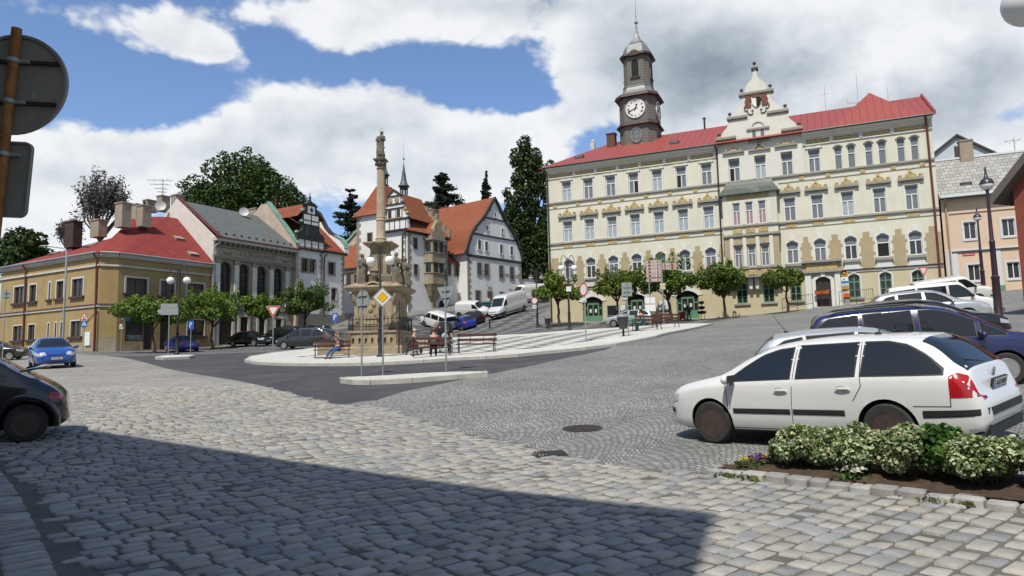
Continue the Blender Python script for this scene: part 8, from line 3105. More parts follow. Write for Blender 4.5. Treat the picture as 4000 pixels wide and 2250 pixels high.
def bigdisc(mb):
 n=48
 P_=lambda r_:[(r_*math.cos(2*math.pi*i/n)+.0,r_*math.sin(2*math.pi*i/n))for i in range(n)]
 mb.prism_xz(P_(.35),.04,.05,0)
 o,i_=P_(.355),P_(.335)
 for k in range(n):
  j=(k+1)%n
  mb.prism_xz([o[k],o[j],i_[j],i_[k]],.025,.055,0)
 for z in(.155,-.135):
  mb.box(-.29,.29,.015,.042,z-.012,z+.012,1)
 mb.box(.12,.165,.036,.04,-.1,-.055,2)
def rrect(mb):
 w,h,r_=.165,.262,.05
 pts=[]
 for cx_,cy_,a in((w-r_,h-r_,0),(-w+r_,h-r_,90),(-w+r_,-h+r_,180),(w-r_,-h+r_,270)):
  pts+=[(cx_+r_*math.cos(R(a+t*15)),cy_+r_*math.sin(R(a+t*15)))for t in range(7)]
 mb.prism_xz(pts,.04,.05,0)
 for k in range(len(pts)):
  a,b=pts[k],pts[(k+1)%len(pts)]
  mb.prism_xz([a,b,(b[0]*.95,b[1]*.95),(a[0]*.95,a[1]*.95)],.025,.056,0)
M_shback=mat('worn_sign_back',(.235,.225,.195),.6,var=.15,vscale=5,stain=.35,stcol=(.13,.12,.10),stscale=3)
nb=signpost('near rusty pole with the grey backs of a round and a rounded square sign',foot,Ltop,[('round_plate',bigdisc,[M_shback,M_plast,M_chrome],cz_,3),('square_plate',rrect,[M_shback],(at(-30,693,Yn)-foot).dot(axis),3)],r=.034,tilt=q,pm=M_rust)
for z in(cz_+.155,cz_-.135,(at(-30,600,Yn)-foot).dot(axis)):
 mb=MB()
 mb.lathe([(.04,z-.014),(.043,z),(.04,z+.014)],14)
 mb.box(.03,.1,.0,.025,z-.012,z+.012)
 mb.build('clamp',M_galv,nb,WM[nb.name],60)
p=stand(243,1374,59)
mw=Matrix.Translation(p)
o=thing('street_light','slim grey street light mast with long arm before the ochre house','street light',mw)
hh_=at(255,985,59).z-p.z
a_=at(172,960,59)-p
mb=MB()
mb.tube([(0,0,-.2),(0,0,hh_*.5),(.02,0,hh_),(a_.x*.15,0,hh_+.35),(a_.x*.5,0,a_.z-.15),(a_.x,0,a_.z)],[.11,.09,.07,.06,.05,.045],8)
mb.build('mast',M_galv,o,mw,60)
mb=MB()
mb.ball((a_.x,0,a_.z-.03),(.42,.14,.08),10,6)
mb.build('lamp_head',M_galv,o,mw,60)
GBN='park benches on the plaza'
bench_proto=None
def bench(label,p,yaw,L=1.9):
 global bench_proto
 mw=TR(p.x,p.y,p.z,R(yaw))
 if bench_proto is not None:
  return copy_tree(bench_proto,mw,None,label)
 o=thing('park_bench',label,'bench',mw,GBN)
 for nm,sl in(('seat',[(-.22,.43),(-.1,.44),(.02,.44),(.14,.45)]),('backrest',[(.22,.62),(.26,.84)])):
  mb=MB()
  for y,z in sl:
   if nm=='seat':
    mb.box(-L/2,L/2,y,y+.1,z-.035,z)
   else:
    mb.box(-L/2,L/2,y,y+.035,z-.06,z+.06)
  mb.build(nm,M_wood,o,mw)
 for x in(-L/2+.1,L/2-.1):
  mb=MB()
  mb.tube([(x,-.26,0),(x,-.2,.2),(x,-.22,.4),(x,.2,.41),(x,.27,.2),(x,.33,0)],.024,6)
  mb.tube([(x,.2,.41),(x,.24,.62),(x,.31,.92)],.022,6)
  mb.tube([(x,-.22,.4),(x,-.26,.58),(x,-.18,.64),(x,.0,.63),(x,.24,.62)],.02,6)
  mb.build('leg',M_post,o,mw,60)
 for x in(-L*.17,L*.17):
  mb=MB()
  mb.tube([(x,.1,.41),(x,.24,.55),(x,.3,.88)],.014,5)
  mb.build('back_brace',M_post,o,mw)
 bench_proto=o
 return o
PLZ=Vector((0,0,H_PL+.005))
onp=lambda px,Y:onground(px,Y)+PLZ
b1=onp(1297,37.2)
bench('park bench left of the monument where a man in jeans sits',b1,14)
b2=onp(1686,33.6)
bench('park bench seen from behind, directly right of the give way sign back',b2,180+12)
b3=onp(1862,34.0)
bench('empty park bench seen from behind, right of the sitting group',b3,180+10)
b4=onp(1612,36.6)
bench('park bench beside the monument where a blond woman sits',b4,100)
b5=onp(2527,44.0)
bench('park bench where a woman in turquoise sits near the silver estate car',b5,180+18)
b6=onp(2600,47.5)
bench('empty dark park bench at the right tip of the plaza',b6,180+18)
def bin_(label,p,bag=False,s=1.0):
 mw=Matrix.Translation(p)@Matrix.Scale(s,4)
 o=thing('litter_bin',label,'litter bin',mw,'litter bins')
 mb=MB()
 mb.lathe([(.06,0),(.05,.4)],10)
 mb.tube([(-.27,0,.6),(-.27,0,1.2)],.02,6)
 mb.build('post',M_post,o,mw,50)
 mb=MB()
 mb.lathe([(.21,.38),(.27,1.0),(.285,1.02),(.27,1.04),(.24,.9)],18)
 mb.build('basket',mat('bin_iron',(.05,.05,.052),.5,var=.2),o,mw,40)
 if bag:
  mb=MB()
  mb.lathe([(.29,.98),(.31,1.05),(.25,1.1),(.28,1.16),(.1,1.14)],14)
  mb.build('bag',M_panel,o,mw,60)
bin_('litter bin with plastic bag on the right part of the plaza',onp(2436,37.0),True)
bin_('dark litter bin on the pavement at the town hall corner',stand(2141,1268,66))
p=stand(1913,1265,76)
o=MB()
o.lathe([(.09,-.1),(.09,.85),(.11,.87),(.11,.95),(.03,1.02)],12)
tag(o.build('bollard',M_post,None,Matrix.Translation(p),40),'single black bollard in the street below the panel van','bollard')
p=stand(2743,1245,65.3)
mw=Matrix.Translation(p)
o=thing('tiered_planter','black three tier bowl planter beside the third green shop door','planter',mw)
mb=MB()
for a in range(3):
 mb.tube([(.25*math.cos(a*2.1),.25*math.sin(a*2.1),0),(.22*math.cos(a*2.1),.22*math.sin(a*2.1),.55)],.02,5)
mb.tube([(0,0,.5),(0,0,1.75)],.035,6)
mb.build('stand',M_post,o,mw)
for z,r_ in((.72,.42),(1.15,.32),(1.62,.26)):
 mb=MB()
 mb.lathe([(r_*.5,z-.17),(r_*.9,z-.1),(r_,z+.02),(r_*.96,z+.06)],18,mi=0)
 mb.ball((0,0,z+.05),(r_*.85,r_*.85,.07),12,5,1)
 mb.build('bowl',[M_post,M_leafd]if 'M_leafd' in globals()else[M_post,M_soil],o,mw,50)
rlw=TH.mw@TR(22.6,-1.9,0)
o=thing('ramp_railing','black iron railing of the ramp at the post office portal','railing',rlw)
for a,b,z0,z1 in((0,2.5,.15,.45),(4.6,7.2,.5,.6)):
 mb=MB()
 for zz in(.12,.95):
  mb.tube([(a,0,z0+zz),(b,0,z1+zz)],.022,5)
 n_=17
 for i in range(n_):
  t_=i/(n_-1)
  x=a+(b-a)*t_
  mb.tube([(x,0,z0+(z1-z0)*t_+(.12 if i%8 else-.4)),(x,0,z0+(z1-z0)*t_+.95)],.009 if i%8 else .022,4)
 mb.build('railing_panel',M_post,o,rlw)
for u in(25.55,26.18):
 mw=TH.mw@TR(u,-.45,1.45)
 o=thing('flower_box','orange flower box on the left side of the post office door' if u<26 else 'orange flower box on the right side of the post office door','flower box',mw,'flower boxes at the post office door')
 mb=MB()
 mb.frustum([(-.26,-.09),(.26,-.09),(.26,.09),(-.26,.09)],[(-.29,-.11),(.29,-.11),(.29,.11),(-.29,.11)],0,.26)
 mb.build('box',mat('terracotta',(.42,.075,.02),.6),o,mw)
 mb=MB()
 for x in(-.2,.2):
  mb.tube([(x,0,0),(x,.4,-.12)],.015,4)
 mb.build('bracket',M_post,o,mw)
 P_=rng.normal(size=(50,3))*np.array([.12,.05,.03])+np.array([0,0,.3])
 link('leaves',leafmesh('leaves',P_,np.full(50,.09),tone(50,(.2,.22,.1),.5,rng),M_leaf),o,mw)
mw=TH.mw@TR(27.85,-.2,0)
o=thing('post_box','orange post box on the wall right of the post office portal','post box',mw)
mb=MB()
mb.box(-.25,.25,-.12,.2,1.05,1.32)
mb.prism_xz([(-.25,1.32),(.25,1.32),(.2,1.4),(-.2,1.4)],-.12,.2)
mb.build('body',mat('post_orange',(.55,.09,.02),.45),o,mw)
mb=MB()
mb.box(-.2,.2,-.08,.2,.35,.9)
mb.build('lower_box',M_sback,o,mw)
for u,z0,z1,w,m_,lab in((6.62,.45,1.5,.5,M_paned,'dark glazed notice case between the two left shop doors'),(11.9,.75,1.75,.6,M_wframe,'pale notice case right of the second shop door'),(7.75,.5,1.5,.3,M_wframe,'narrow notice case beside the second shop door')):
 mw=TH.mw@TR(u,0,0)
 o=thing('notice_case',lab,'notice case',mw,'notice cases on the town hall wall')
 mb=MB()
 mb.box(-w,w,-.14,0,z0,z1,0)
 mb.build('case',M_sback,o,mw)
 mb=MB()
 mb.box(-w+.06,w-.06,-.15,-.14,z0+.06,z1-.06)
 mb.build('pane',m_,o,mw)
g_=stand(1905,1228,88)
mw=TR(g_.x,g_.y,g_.z,R(20))
o=thing('wheeled_bin','dark green wheeled bin by the castle wall left of the panel van','bin',mw)
mb=MB()
mb.frustum([(-.55,-.4),(.55,-.4),(.55,.4),(-.55,.4)],[(-.68,-.5),(.68,-.5),(.68,.5),(-.68,.5)],.12,1.15)
mb.build('body',mat('bin_green',(.02,.09,.08),.5),o,mw)
mb=MB()
mb.frustum([(-.72,-.55),(.72,-.55),(.72,.55),(-.72,.55)],[(-.6,-.4),(.6,-.4),(.6,.4),(-.6,.4)],1.15,1.32)
mb.build('lid',MATS['bin_green'],o,mw)
# COLUMN MONUMENT
Ym=40.6
g_=onground(1490,Ym)
km=Ym/FPX
ZM=lambda y:at(1490,y,Ym).z-g_.z
mm=TR(g_.x,g_.y,g_.z,R(-6))
mo=thing('column_monument','weathered sandstone column monument with statue on top and saints on its pedestal','monument',mm)
M_sand=mat('monument_sandstone',(.33,.265,.175),.92,var=.35,vscale=2.2,bump=.7,bscale=11,stain=.7,stcol=(.09,.072,.055),stscale=1.3)
M_statue=mat('dark_statue_stone',(.17,.145,.11),.95,var=.45,vscale=3,bump=.8,bscale=16,stain=.6,stcol=(.05,.045,.038),stscale=2.5)
def sq(a,b=None):
 b=b or a
 return[(-a,-b),(a,-b),(a,b),(-a,b)]
def stack(nm,lv,m=M_sand,par=None,off=(0,0)):
 mb=MB()
 for(a,z),(a2,z2)in zip(lv[:-1],lv[1:]):
  mb.frustum([(x+off[0],y+off[1])for x,y in sq(a)],[(x+off[0],y+off[1])for x,y in sq(a2)],z,z2)
 return link(nm,mb.mesh(nm,m),par or mo,mm)
z_=ZM
stack('step',[(1.62,-.4),(1.62,z_(1360)),(1.58,z_(1357)),(1.58,z_(1351))])
stack('plinth',[(1.2,z_(1351)),(1.18,z_(1180)),(1.14,z_(1150))])
for k in range(4):
 mk=mm@Matrix.Rotation(k*math.pi/2,4,'Z')
 mb=MB()
 wallpanel(mb,-1.5,1.5,z_(1352),z_(1303),[(-1.5+.28+i*.36,-1.5+.42+i*.36,z_(1344),z_(1322),.07)for i in range(8)],.12,-1.5)
 mb.box(-1.58,1.58,-1.58,-1.3,z_(1303),z_(1296))
 for s in(-1,1):
  mb.box(s*1.42-.14,s*1.42+.14,-1.56,-1.28,z_(1352),z_(1303))
 mb.box(-1.4,1.4,-1.375,-1.36,z_(1350),z_(1305))
 link('balustrade',mb.mesh('balustrade',M_sand),mo,mk)
 mb=MB()
 zt,zb=z_(1248),z_(1296)
 for i in range(15):
  x=-1.4+i*.2
  mb.tube([(x,-1.44,zb),(x,-1.44,zt)],.013,4)
  mb.lathe([(.03,zt),(.004,zt+.12)],5,c=(x,-1.44,0))
  if i<14:
   mb.tube([(x+.1+.06*math.cos(a),-1.44,zb+.22+.06*math.sin(a))for a in np.linspace(0,6.2,8)],.009,4)
 for z in(zb+.1,(zt+zb)/2,zt-.05):
  mb.tube([(-1.45,-1.44,z),(1.45,-1.44,z)],.016,4)
 link('iron_railing',mb.mesh('iron_railing',M_post),mo,mk)
 mb=MB()
 mb.box(-.55,.55,-1.24,-1.1,z_(1250),z_(1165),0)
 mb.prism_xz([(x*1.0,z)for x,z in archpts(-.62,.62,z_(1130),.3)]+[(x*.8,z-.1)for x,z in archpts(-.62,.62,z_(1130),.3)[::-1]],-1.62,-1.0,0)
 for(x,y),r_ in zip([(-.25,1215),(.1,1230),(.3,1205),(-.05,1195),(.2,1245)],(.16,.18,.13,.14,.15)):
  mb.ball((x,-1.24,z_(y)),(r_,.09,r_*1.2),8,6)
 link('relief',mb.mesh('relief',M_sand,40),mo,mk)
 mb=MB()
 mb.M=Matrix.Rotation(R(45),4,'Z')
 prof=[(0,z_(1260)),(1.62,z_(1260)),(1.56,z_(1215)),(1.6,z_(1190)),(1.8,z_(1178)),(1.88,z_(1162)),(1.78,z_(1148)),(0,z_(1146))]
 mb.prism_xz(prof,-.2,.2)
 mb.M=None
 link('scrolled_buttress',mb.mesh('scrolled_buttress',M_sand),mo,mk)
stack('cornice',[(1.25,z_(1150)),(1.5,z_(1143)),(1.66,z_(1132)),(1.66,z_(1127)),(1.4,z_(1120)),(1.1,z_(1110))])
stack('upper_block',[(.82,z_(1110)),(.82,z_(1085)),(.7,z_(1078)),(.56,z_(1074))],M_statue)
stack('column_pedestal',[(.46,z_(1076)),(.44,z_(980)),(.6,z_(970)),(.8,z_(960)),(.84,z_(956)),(.84,z_(952)),(.5,z_(950))])
mb=MB()
n=40
zc0,zc1=z_(950),z_(662)
vs,fs=[],[]
lev=[(.36,zc0),(.36,zc0+.12),(.30,zc0+.16),(.33,zc0+.26),(.265,zc0+.32)]+[(.262-.05*i/8,zc0+.34+(zc1-zc0-.34)*i/8)for i in range(9)]
for r_,z in lev:
 for i in range(n):
  rr=r_*(1-(.07 if i%2 and z>zc0+.33 else 0))
  vs.append((rr*math.cos(2*math.pi*i/n),rr*math.sin(2*math.pi*i/n),z))
for j in range(len(lev)-1):
 for i in range(n):
  k=(i+1)%n
  fs.append((j*n+i,j*n+k,(j+1)*n+k,(j+1)*n+i))
mb.add(vs,fs)
zr_=z_(855)
mb.lathe([(.24,zr_-.12),(.28,zr_-.1),(.28,zr_-.05),(.25,zr_),(.28,zr_+.06),(.28,zr_+.1),(.24,zr_+.12)],24)
link('column_shaft',mb.mesh('column_shaft',mat('column_stone',(.42,.345,.24),.9,var=.25,vscale=2,bump=.4,bscale=12,stain=.5,stcol=(.14,.11,.08),stscale=1.1,streak=True),40),mo,mm)
mb=MB()
mb.lathe([(.22,z_(664)),(.25,z_(660)),(.2,z_(656)),(.2,z_(648)),(.28,z_(638)),(.33,z_(630))],16)
mb.frustum(sq(.34),sq(.37),z_(630),z_(624))
for a in range(8):
 mb.ball((.27*math.cos(a*.785),.27*math.sin(a*.785),z_(642)),(.09,.09,.1),6,5)
link('capital',mb.mesh('capital',M_statue,40),mo,mm)
def statue(nm,x,y,z0,h,seed,halo=0,arms=True,lean=0.0,par=None):
 """draped standing figure: one continuous lofted body with head, arms folded before the chest"""
 rg_=random.Random(seed)
 lv=[(0,.155,.14),(.08,.16,.145),(.25,.14,.125),(.42,.135,.12),(.5,.14,.125),(.58,.12,.105),(.66,.135,.11),(.74,.15,.105),(.795,.125,.09),(.83,.055,.055),(.86,.05,.052),(.885,.062,.07),(.93,.068,.08),(.97,.055,.065),(1.0,.015,.02)]
 n=18
 vs,fs=[],[]
 for j,(t_,rx,ry)in enumerate(lv):
  sway=.03*math.sin(t_*5+seed)+lean*t_
  for i in range(n):
   a=2*math.pi*i/n
   fold=1+(.13*math.sin(a*5+seed+t_*3)+.07*math.sin(a*9+t_*8))*(1 if t_<.8 else .25)
   vs.append((x+h*(rx*fold*math.cos(a)+sway),y+h*(ry*fold*math.sin(a)),z0+h*t_))
 for j in range(len(lv)-1):
  for i in range(n):
   k=(i+1)%n
   fs.append((j*n+i,j*n+k,(j+1)*n+k,(j+1)*n+i))
 fs.append(tuple((len(lv)-1)*n+i for i in range(n)))
 mb=MB()
 mb.add(vs,fs)
 for s in(-1,1):
  mb.tube([(x+s*.13*h,y,z0+.76*h),(x+s*.17*h,y-.05*h,z0+.6*h),(x+s*.03*h,y-.15*h,z0+(.62+.05*s)*h)],[.05*h,.045*h,.028*h],8)
 mb.ball((x,y-.02*h,z0+.0),(.19*h,.17*h,.05*h),10,6)
 if halo:
  mb.tube([(x+.02*h+.075*h*math.cos(a),y,z0+1.03*h+.085*h*math.sin(a))for a in np.linspace(-.9,4.0,14)],.008,5)
 return link(nm,mb.mesh(nm,M_statue,55),par or mo,mm)
stack('statue_plinth',[(.21,z_(624)),(.2,z_(608))],M_statue)
statue('crowning_statue',.02,0,z_(608),z_(512)-z_(608),3,1)
for x,nm,hl in((-.78,'saint_statue',1),(1.17,'saint_statue',1)):
 statue(nm,x,-1.0,z_(1115),z_(998)-z_(1115),5 if x<0 else 8,hl)
 statue(nm,x,1.0,z_(1115),z_(1000)-z_(1115),11 if x<0 else 14,0)
mb=MB()
mb.lathe([(.12,z_(1112)),(.1,z_(1100)),(.2,z_(1090)),(.22,z_(1082)),(.16,z_(1075)),(.24,z_(1070))],12,c=(.0,-1.25,0))
link('urn',mb.mesh('urn',M_statue,40),mo,mm)
g2=onground(1300,40)
mw=TR(g2.x,g2.y,g2.z,R(8))
o=thing('balustrade_wall','weathered low stone balustrade wall left of the column monument','wall',mw)
mb=MB()
mb.box(-.85,.85,0,.22,-.2,.78)
mb.box(-.92,.92,-.05,.27,.78,.9)
mb.box(.6,.8,-.05,.02,.0,.78)
mb.build('wall',M_sand,o,mw)
mb=MB()
mb.frustum(sq(.42,.3),sq(.36,.26),-.2,.95)
mb.build('corner_block',M_statue,o,mw@TR(1.45,.1,0))
for lab,px0,Y0,px1,Y1 in(('wrought iron fence left of the monument with parked cars behind',1305,43.5,1402,42),('wrought iron fence right of the monument behind the sitting group',1598,42,1762,46)):
 a,b=onground(px0,Y0),onground(px1,Y1)
 L_=(b-a).to_2d().length
 mw=TR(a.x,a.y,a.z,math.atan2(b.y-a.y,b.x-a.x))
 dz=(b.z-a.z)/L_
 o=thing('iron_fence',lab,'fence',mw,'iron fences beside the monument')
 mb=MB()
 for z in(.25,1.0,1.15):
  mb.tube([(0,0,z),(L_,0,z+dz*L_)],.018,4)
 n_=int(L_/.13)
 for i in range(n_+1):
  x=L_*i/n_
  mb.tube([(x,0,.15+dz*x),(x,0,1.25+dz*x)],.012,4)
  if i%2 and i<n_:
   mb.tube([(x+.1*math.cos(t_),0,.62+dz*x+.16*math.sin(t_))for t_ in np.linspace(0,6.28,9)],.013,4)
 mb.build('bars',M_post,o,mw)
 for x in(0,L_):
  mb=MB()
  mb.box(x-.04,x+.04,-.04,.04,-.2+dz*x,1.4+dz*x)
  mb.build('fence_post',M_post,o,mw)
# PEOPLE
M_skin=mat('skin',(.45,.25,.17),.6)
def skinmesh(nm,nodes,edges,m,lv=1):
 keys=list(nodes)
 me=D.meshes.new(nm)
 me.from_pydata([nodes[k][0]for k in keys],[(keys.index(a),keys.index(b))for a,b in edges],[])
 ob=D.objects.new(nm,me)
 COL.objects.link(ob)
 md=ob.modifiers.new('s','SKIN')
 md.use_smooth_shade=True
 for i,k in enumerate(keys):
  r_=nodes[k][1]
  me.skin_vertices[0].data[i].radius=r_ if hasattr(r_,'__len__')else(r_,r_)
 me.skin_vertices[0].data[0].use_root=True
 s=ob.modifiers.new('d','SUBSURF')
 s.levels=s.render_levels=lv
 out_=to_mesh(ob,nm)
 out_.materials.clear()
 out_.materials.append(m)
 out_.shade_smooth()
 return out_
def person(label,mw,J,top,bottom,hair,shoes=M_void,sleeve=.75,s=1.0,long_hair=False,bald=False,group=None):
 """J: joint positions (x right, y forward, z up)"""
 mw=mw@Matrix.Scale(s,4)
 o=thing('person',label,'person',mw,group)
 V={k:Vector(v)for k,v in J.items()}
 hd=V['head']
 fw=V.get('look',Vector((0,1,0))).normalized()
 N={'hip':(V['hip'],.115),'waist':(V['hip'].lerp(V['chest'],.5),.11),'chest':(V['chest'],(.13,.11)),'neck':(V['chest'].lerp(hd,.55),.05),'head':(hd,.09),'crown':(hd+Vector((0,0,.09)),.07),'nose':(hd+fw*.1-Vector((0,0,.02)),.02)}
 E_=[('hip','waist'),('waist','chest'),('chest','neck'),('neck','head'),('head','crown'),('head','nose')]
 for q in 'LR':
  w_=V['ha'+q]
  d=(w_-V['el'+q]).normalized()
  N.update({'sh'+q:(V['sh'+q],.055),'el'+q:(V['el'+q],.042),'wr'+q:(w_,.03),'pa'+q:(w_+d*.08,(.042,.02)),'hj'+q:(V['hj'+q],.085),'kn'+q:(V['kn'+q],.058),'an'+q:(V['an'+q],.038),'to'+q:(V['an'+q]+V['ft'+q]*.17-Vector((0,0,.05)),.035)})
  E_+=[('chest','sh'+q),('sh'+q,'el'+q),('el'+q,'wr'+q),('wr'+q,'pa'+q),('hip','hj'+q),('hj'+q,'kn'+q),('kn'+q,'an'+q),('an'+q,'to'+q)]
  side=d.cross(Vector((0,0,1)))
  side=side.normalized()if side.length>.1 else Vector((1,0,0))
  for i,(off,ln)in enumerate(((-.03,.07),(-.01,.085),(.01,.08),(.03,.06))):
   N['f%d%s'%(i,q)]=(w_+d*(.09+ln)+side*off-Vector((0,0,.015)),.009)
   E_.append(('pa'+q,'f%d%s'%(i,q)))
  N['th'+q]=(w_+d*.07+side*.06,.011)
  E_.append(('wr'+q,'th'+q))
 link('body',skinmesh('body',N,E_,M_skin),o,mw)
 T={k:(N[k][0],tuple(x+.016 for x in(N[k][1]if hasattr(N[k][1],'__len__')else(N[k][1],)*2)))for k in('hip','waist','chest','shL','shR')}
 ET=[('hip','waist'),('waist','chest'),('chest','shL'),('chest','shR')]
 for q in 'LR':
  if sleeve>.05:
   T['el'+q]=(V['sh'+q].lerp(V['el'+q],min(1,sleeve*1.6)),.056)
   ET.append(('sh'+q,'el'+q))
  if sleeve>.65:
   T['wr'+q]=(V['el'+q].lerp(V['ha'+q],.95),.042)
   ET.append(('el'+q,'wr'+q))
 link('top',skinmesh('top',T,ET,top),o,mw)
 Bm={'hip':(V['hip'],.135)}
 EB=[]
 for q in 'LR':
  Bm.update({'hj'+q:(V['hj'+q],.1),'kn'+q:(V['kn'+q],.076),'an'+q:(V['an'+q]+Vector((0,0,.04)),.06)})
  EB+=[('hip','hj'+q),('hj'+q,'kn'+q),('kn'+q,'an'+q)]
 link('trousers',skinmesh('trousers',Bm,EB,bottom),o,mw)
 for q in 'LR':
  mb=MB()
  a,f=V['an'+q],V['ft'+q]
  mb.tube([a-f*.06-Vector((0,0,.03)),a+f*.06-Vector((0,0,.035)),a+f*.2-Vector((0,0,.05))],[.05,.05,.03],8)
  link('shoe',mb.mesh('shoe',shoes,60),o,mw)
 mb=MB()
 c=hd+Vector((0,0,.055))-fw*.022
 mb.ball(c,(.1,.105,.085)if not bald else(.1,.1,.04),12,8)
 if long_hair:
  mb.tube([c,c-fw*.07-Vector((0,0,.15)),c-fw*.06-Vector((0,0,.3))],[.08,.075,.04],8)
 link('hair',mb.mesh('hair',hair,60),o,mw)
 return o
def sit(reach=.3,lean=.0,stretch=0.0,up=.0):
 J=dict(hip=(0,0,.54),chest=(0,lean,.98),head=(0,lean*1.5+.03,1.26))
 for q,s in(('L',-1),('R',1)):
  J['sh'+q]=(s*.19,lean,1.02)
  J['el'+q]=(s*.24,lean+.1,.76)
  J['ha'+q]=(s*.12,lean+.12+reach,.68+up)
  J['hj'+q]=(s*.1,.06,.53)
  J['kn'+q]=(s*.11,.46+stretch*.05,.52-stretch*.08)
  J['an'+q]=(s*.12,.48+stretch*.42,.09)
  J['ft'+q]=Vector((0,1,0))
 return J
def stnd(lean=.0,hl=(.25,.05,.8),hr=(.25,.05,.8),step=.0):
 J=dict(hip=(0,0,.93),chest=(0,lean,1.32),head=(0,lean*1.7+.02,1.6))
 for q,s,h in(('L',-1,hl),('R',1,hr)):
  J['sh'+q]=(s*.19,lean,1.38)
  J['el'+q]=(s*.25,lean*.6-.03,1.1)
  J['ha'+q]=(s*h[0],h[1],h[2])
  J['hj'+q]=(s*.09,0,.9)
  J['kn'+q]=(s*.1,step*s*.5+.02,.5)
  J['an'+q]=(s*.1,step*s,.09)
  J['ft'+q]=Vector((0,1,0))
 return J
cl=lambda n_,c:mat(n_,c,.85,var=.2,vscale=6)
H_br,H_bl,H_gr=cl('brown_hair',(.13,.05,.02)),cl('blond_hair',(.5,.4,.25)),cl('dark_hair',(.03,.018,.012))
fwd=lambda p,yaw,dz=0.0:TR(p.x,p.y,p.z+dz,R(yaw))
J=sit(.05,-.08,1.0,.3)
J['haL'],J['elL']=(-.02,.14,1.2),(-.26,.16,.98)
J['haR'],J['elR']=(.05,.16,1.16),(.27,.16,.96)
person('man in grey jacket and blue jeans sitting with legs stretched out, hands at his face',TR(b1.x+.28,b1.y+.02,b1.z-.06,R(14+150)),J,cl('grey_jacket',(.13,.12,.11)),cl('blue_jeans',(.03,.08,.19)),H_br,cl('brown_shoes',(.06,.03,.02)))
person('woman with reddish brown hair in grey top seen from behind on the bench',TR(b2.x+.12,b2.y-.02,b2.z-.06,R(10)),sit(.22,.06),cl('grey_top',(.12,.115,.105)),cl('black_trousers',(.015,.015,.02)),H_br,sleeve=.8)
person('blond woman in dark sleeveless top beside the monument',TR(b4.x-.02,b4.y-.15,b4.z-.06,R(-75)),sit(.3,.1),cl('navy_waistcoat',(.03,.03,.05)),cl('black_skirt_cloth',(.012,.012,.015)),H_bl,sleeve=.0)
pd=onp(1722,36.6)
person('adult in pale blue shirt bending towards the toddler',TR(pd.x,pd.y,pd.z-.06,R(-65)),sit(.38,.22),cl('pale_blue_shirt',(.35,.45,.55)),cl('black_jeans',(.012,.012,.014)),H_br,sleeve=.9)
bench('park bench facing the sitting group, partly hidden by the sign pole',Vector((pd.x,pd.y,pd.z)),115)
pt_=onp(1767,36.2)
person('small fair haired toddler in light blue jacket and jeans standing on the plaza',TR(pt_.x,pt_.y,pt_.z,R(95)),stnd(.03,(.2,.12,.95),(.22,.05,.9)),cl('light_blue_jacket',(.38,.52,.62)),cl('light_jeans',(.32,.42,.5)),H_bl,M_wframe,1.0,.56)
person('woman in turquoise top with dark ponytail sitting with a child on her lap',TR(b5.x-.2,b5.y-.05,b5.z-.06,R(50)),sit(.25,.1),cl('turquoise_top',(.05,.38,.38)),cl('turquoise_shorts',(.06,.33,.36)),H_gr,sleeve=.0,long_hair=True)
person('small child in pale clothes on the lap of the woman in turquoise',TR(b5.x-.38,b5.y+.1,b5.z+.36,R(60)),sit(.2,.02),cl('pale_pink_cloth',(.5,.33,.28)),cl('white_cloth',(.5,.5,.48)),H_br,M_wframe,.2,.58)
mb=MB()
mb.frustum(sq(.17,.1),sq(.2,.12),0,.3)
mb.tube([(-.12,0,.3),(-.08,0,.46),(.08,0,.46),(.12,0,.3)],.014,5)
tag(mb.build('bag',mat('green_yellow_bag',(.12,.42,.2),.6,var=.6,vscale=6),None,TR(b5.x-.72,b5.y+.05,b5.z+.45,.4)),'green and yellow bag at the left end of the bench with the woman in turquoise','bag')
mb=MB()
mb.frustum(sq(.2,.13),sq(.16,.1),0,.3)
mb.tube([(-.12,0,.3),(-.06,0,.42),(.06,0,.42),(.12,0,.3)],.018,5)
tag(mb.build('handbag',mat('beige_bag',(.4,.33,.22),.7,var=.3),None,TR(b2.x-.42,b2.y+.02,b2.z+.44,.2)),'beige handbag on the bench next to the brown haired woman','bag')
pw=onground(2693,66.3)+Vector((0,0,.02))
person('stooped elderly person in dark clothes pulling a red shopping trolley',TR(pw.x,pw.y,pw.z,R(90)),stnd(.18,(.3,-.15,.75),(.25,.1,.78),.12),cl('dark_coat',(.03,.028,.04)),cl('dark_grey_skirt',(.05,.05,.055)),cl('grey_hair',(.3,.29,.28)),s=.98)
mw=TR(pw.x-.62,pw.y-.25,pw.z,R(15),Matrix.Rotation(R(-14),4,'Y'))
o=thing('shopping_trolley','red two wheeled shopping trolley pulled by the stooped person','shopping trolley',mw)
mb=MB()
mb.frustum(sq(.2,.14),sq(.24,.16),.14,.78)
mb.build('bag',mat('red_trolley_cloth',(.35,.015,.04),.7,var=.2),o,mw)
mb=MB()
for s in(-1,1):
 mb.tube([(s*.1,.17,.1),(s*.1,.17,1.0)],.012,5)
mb.tube([(-.1,.17,1.0),(.1,.17,1.0)],.014,5)
mb.build('handle',M_post,o,mw)
for s in(-1,1):
 mb=MB()
 mb.lathe([(.09,-.02),(.09,.02)],14,c=(s*.2,.14,.09),axis='x')
 mb.build('wheel',M_tyre,o,mw)
pg_=onground(1908,89.6)
person('person in white top with dark hair standing behind the green wheeled bin',TR(pg_.x,pg_.y,pg_.z,R(160)),stnd(),cl('white_top',(.6,.6,.6)),cl('dark_trousers',(.02,.02,.025)),H_gr,sleeve=.3)
SUN_AZ=Vector((-.336,-.942)).normalized()
SUN_EL=R(57)
sd=D.lights.new('sun','SUN')
sd.energy=4.8
sd.angle=R(.53)
sd.color=(1,.945,.85)
so=D.objects.new('sun',sd)
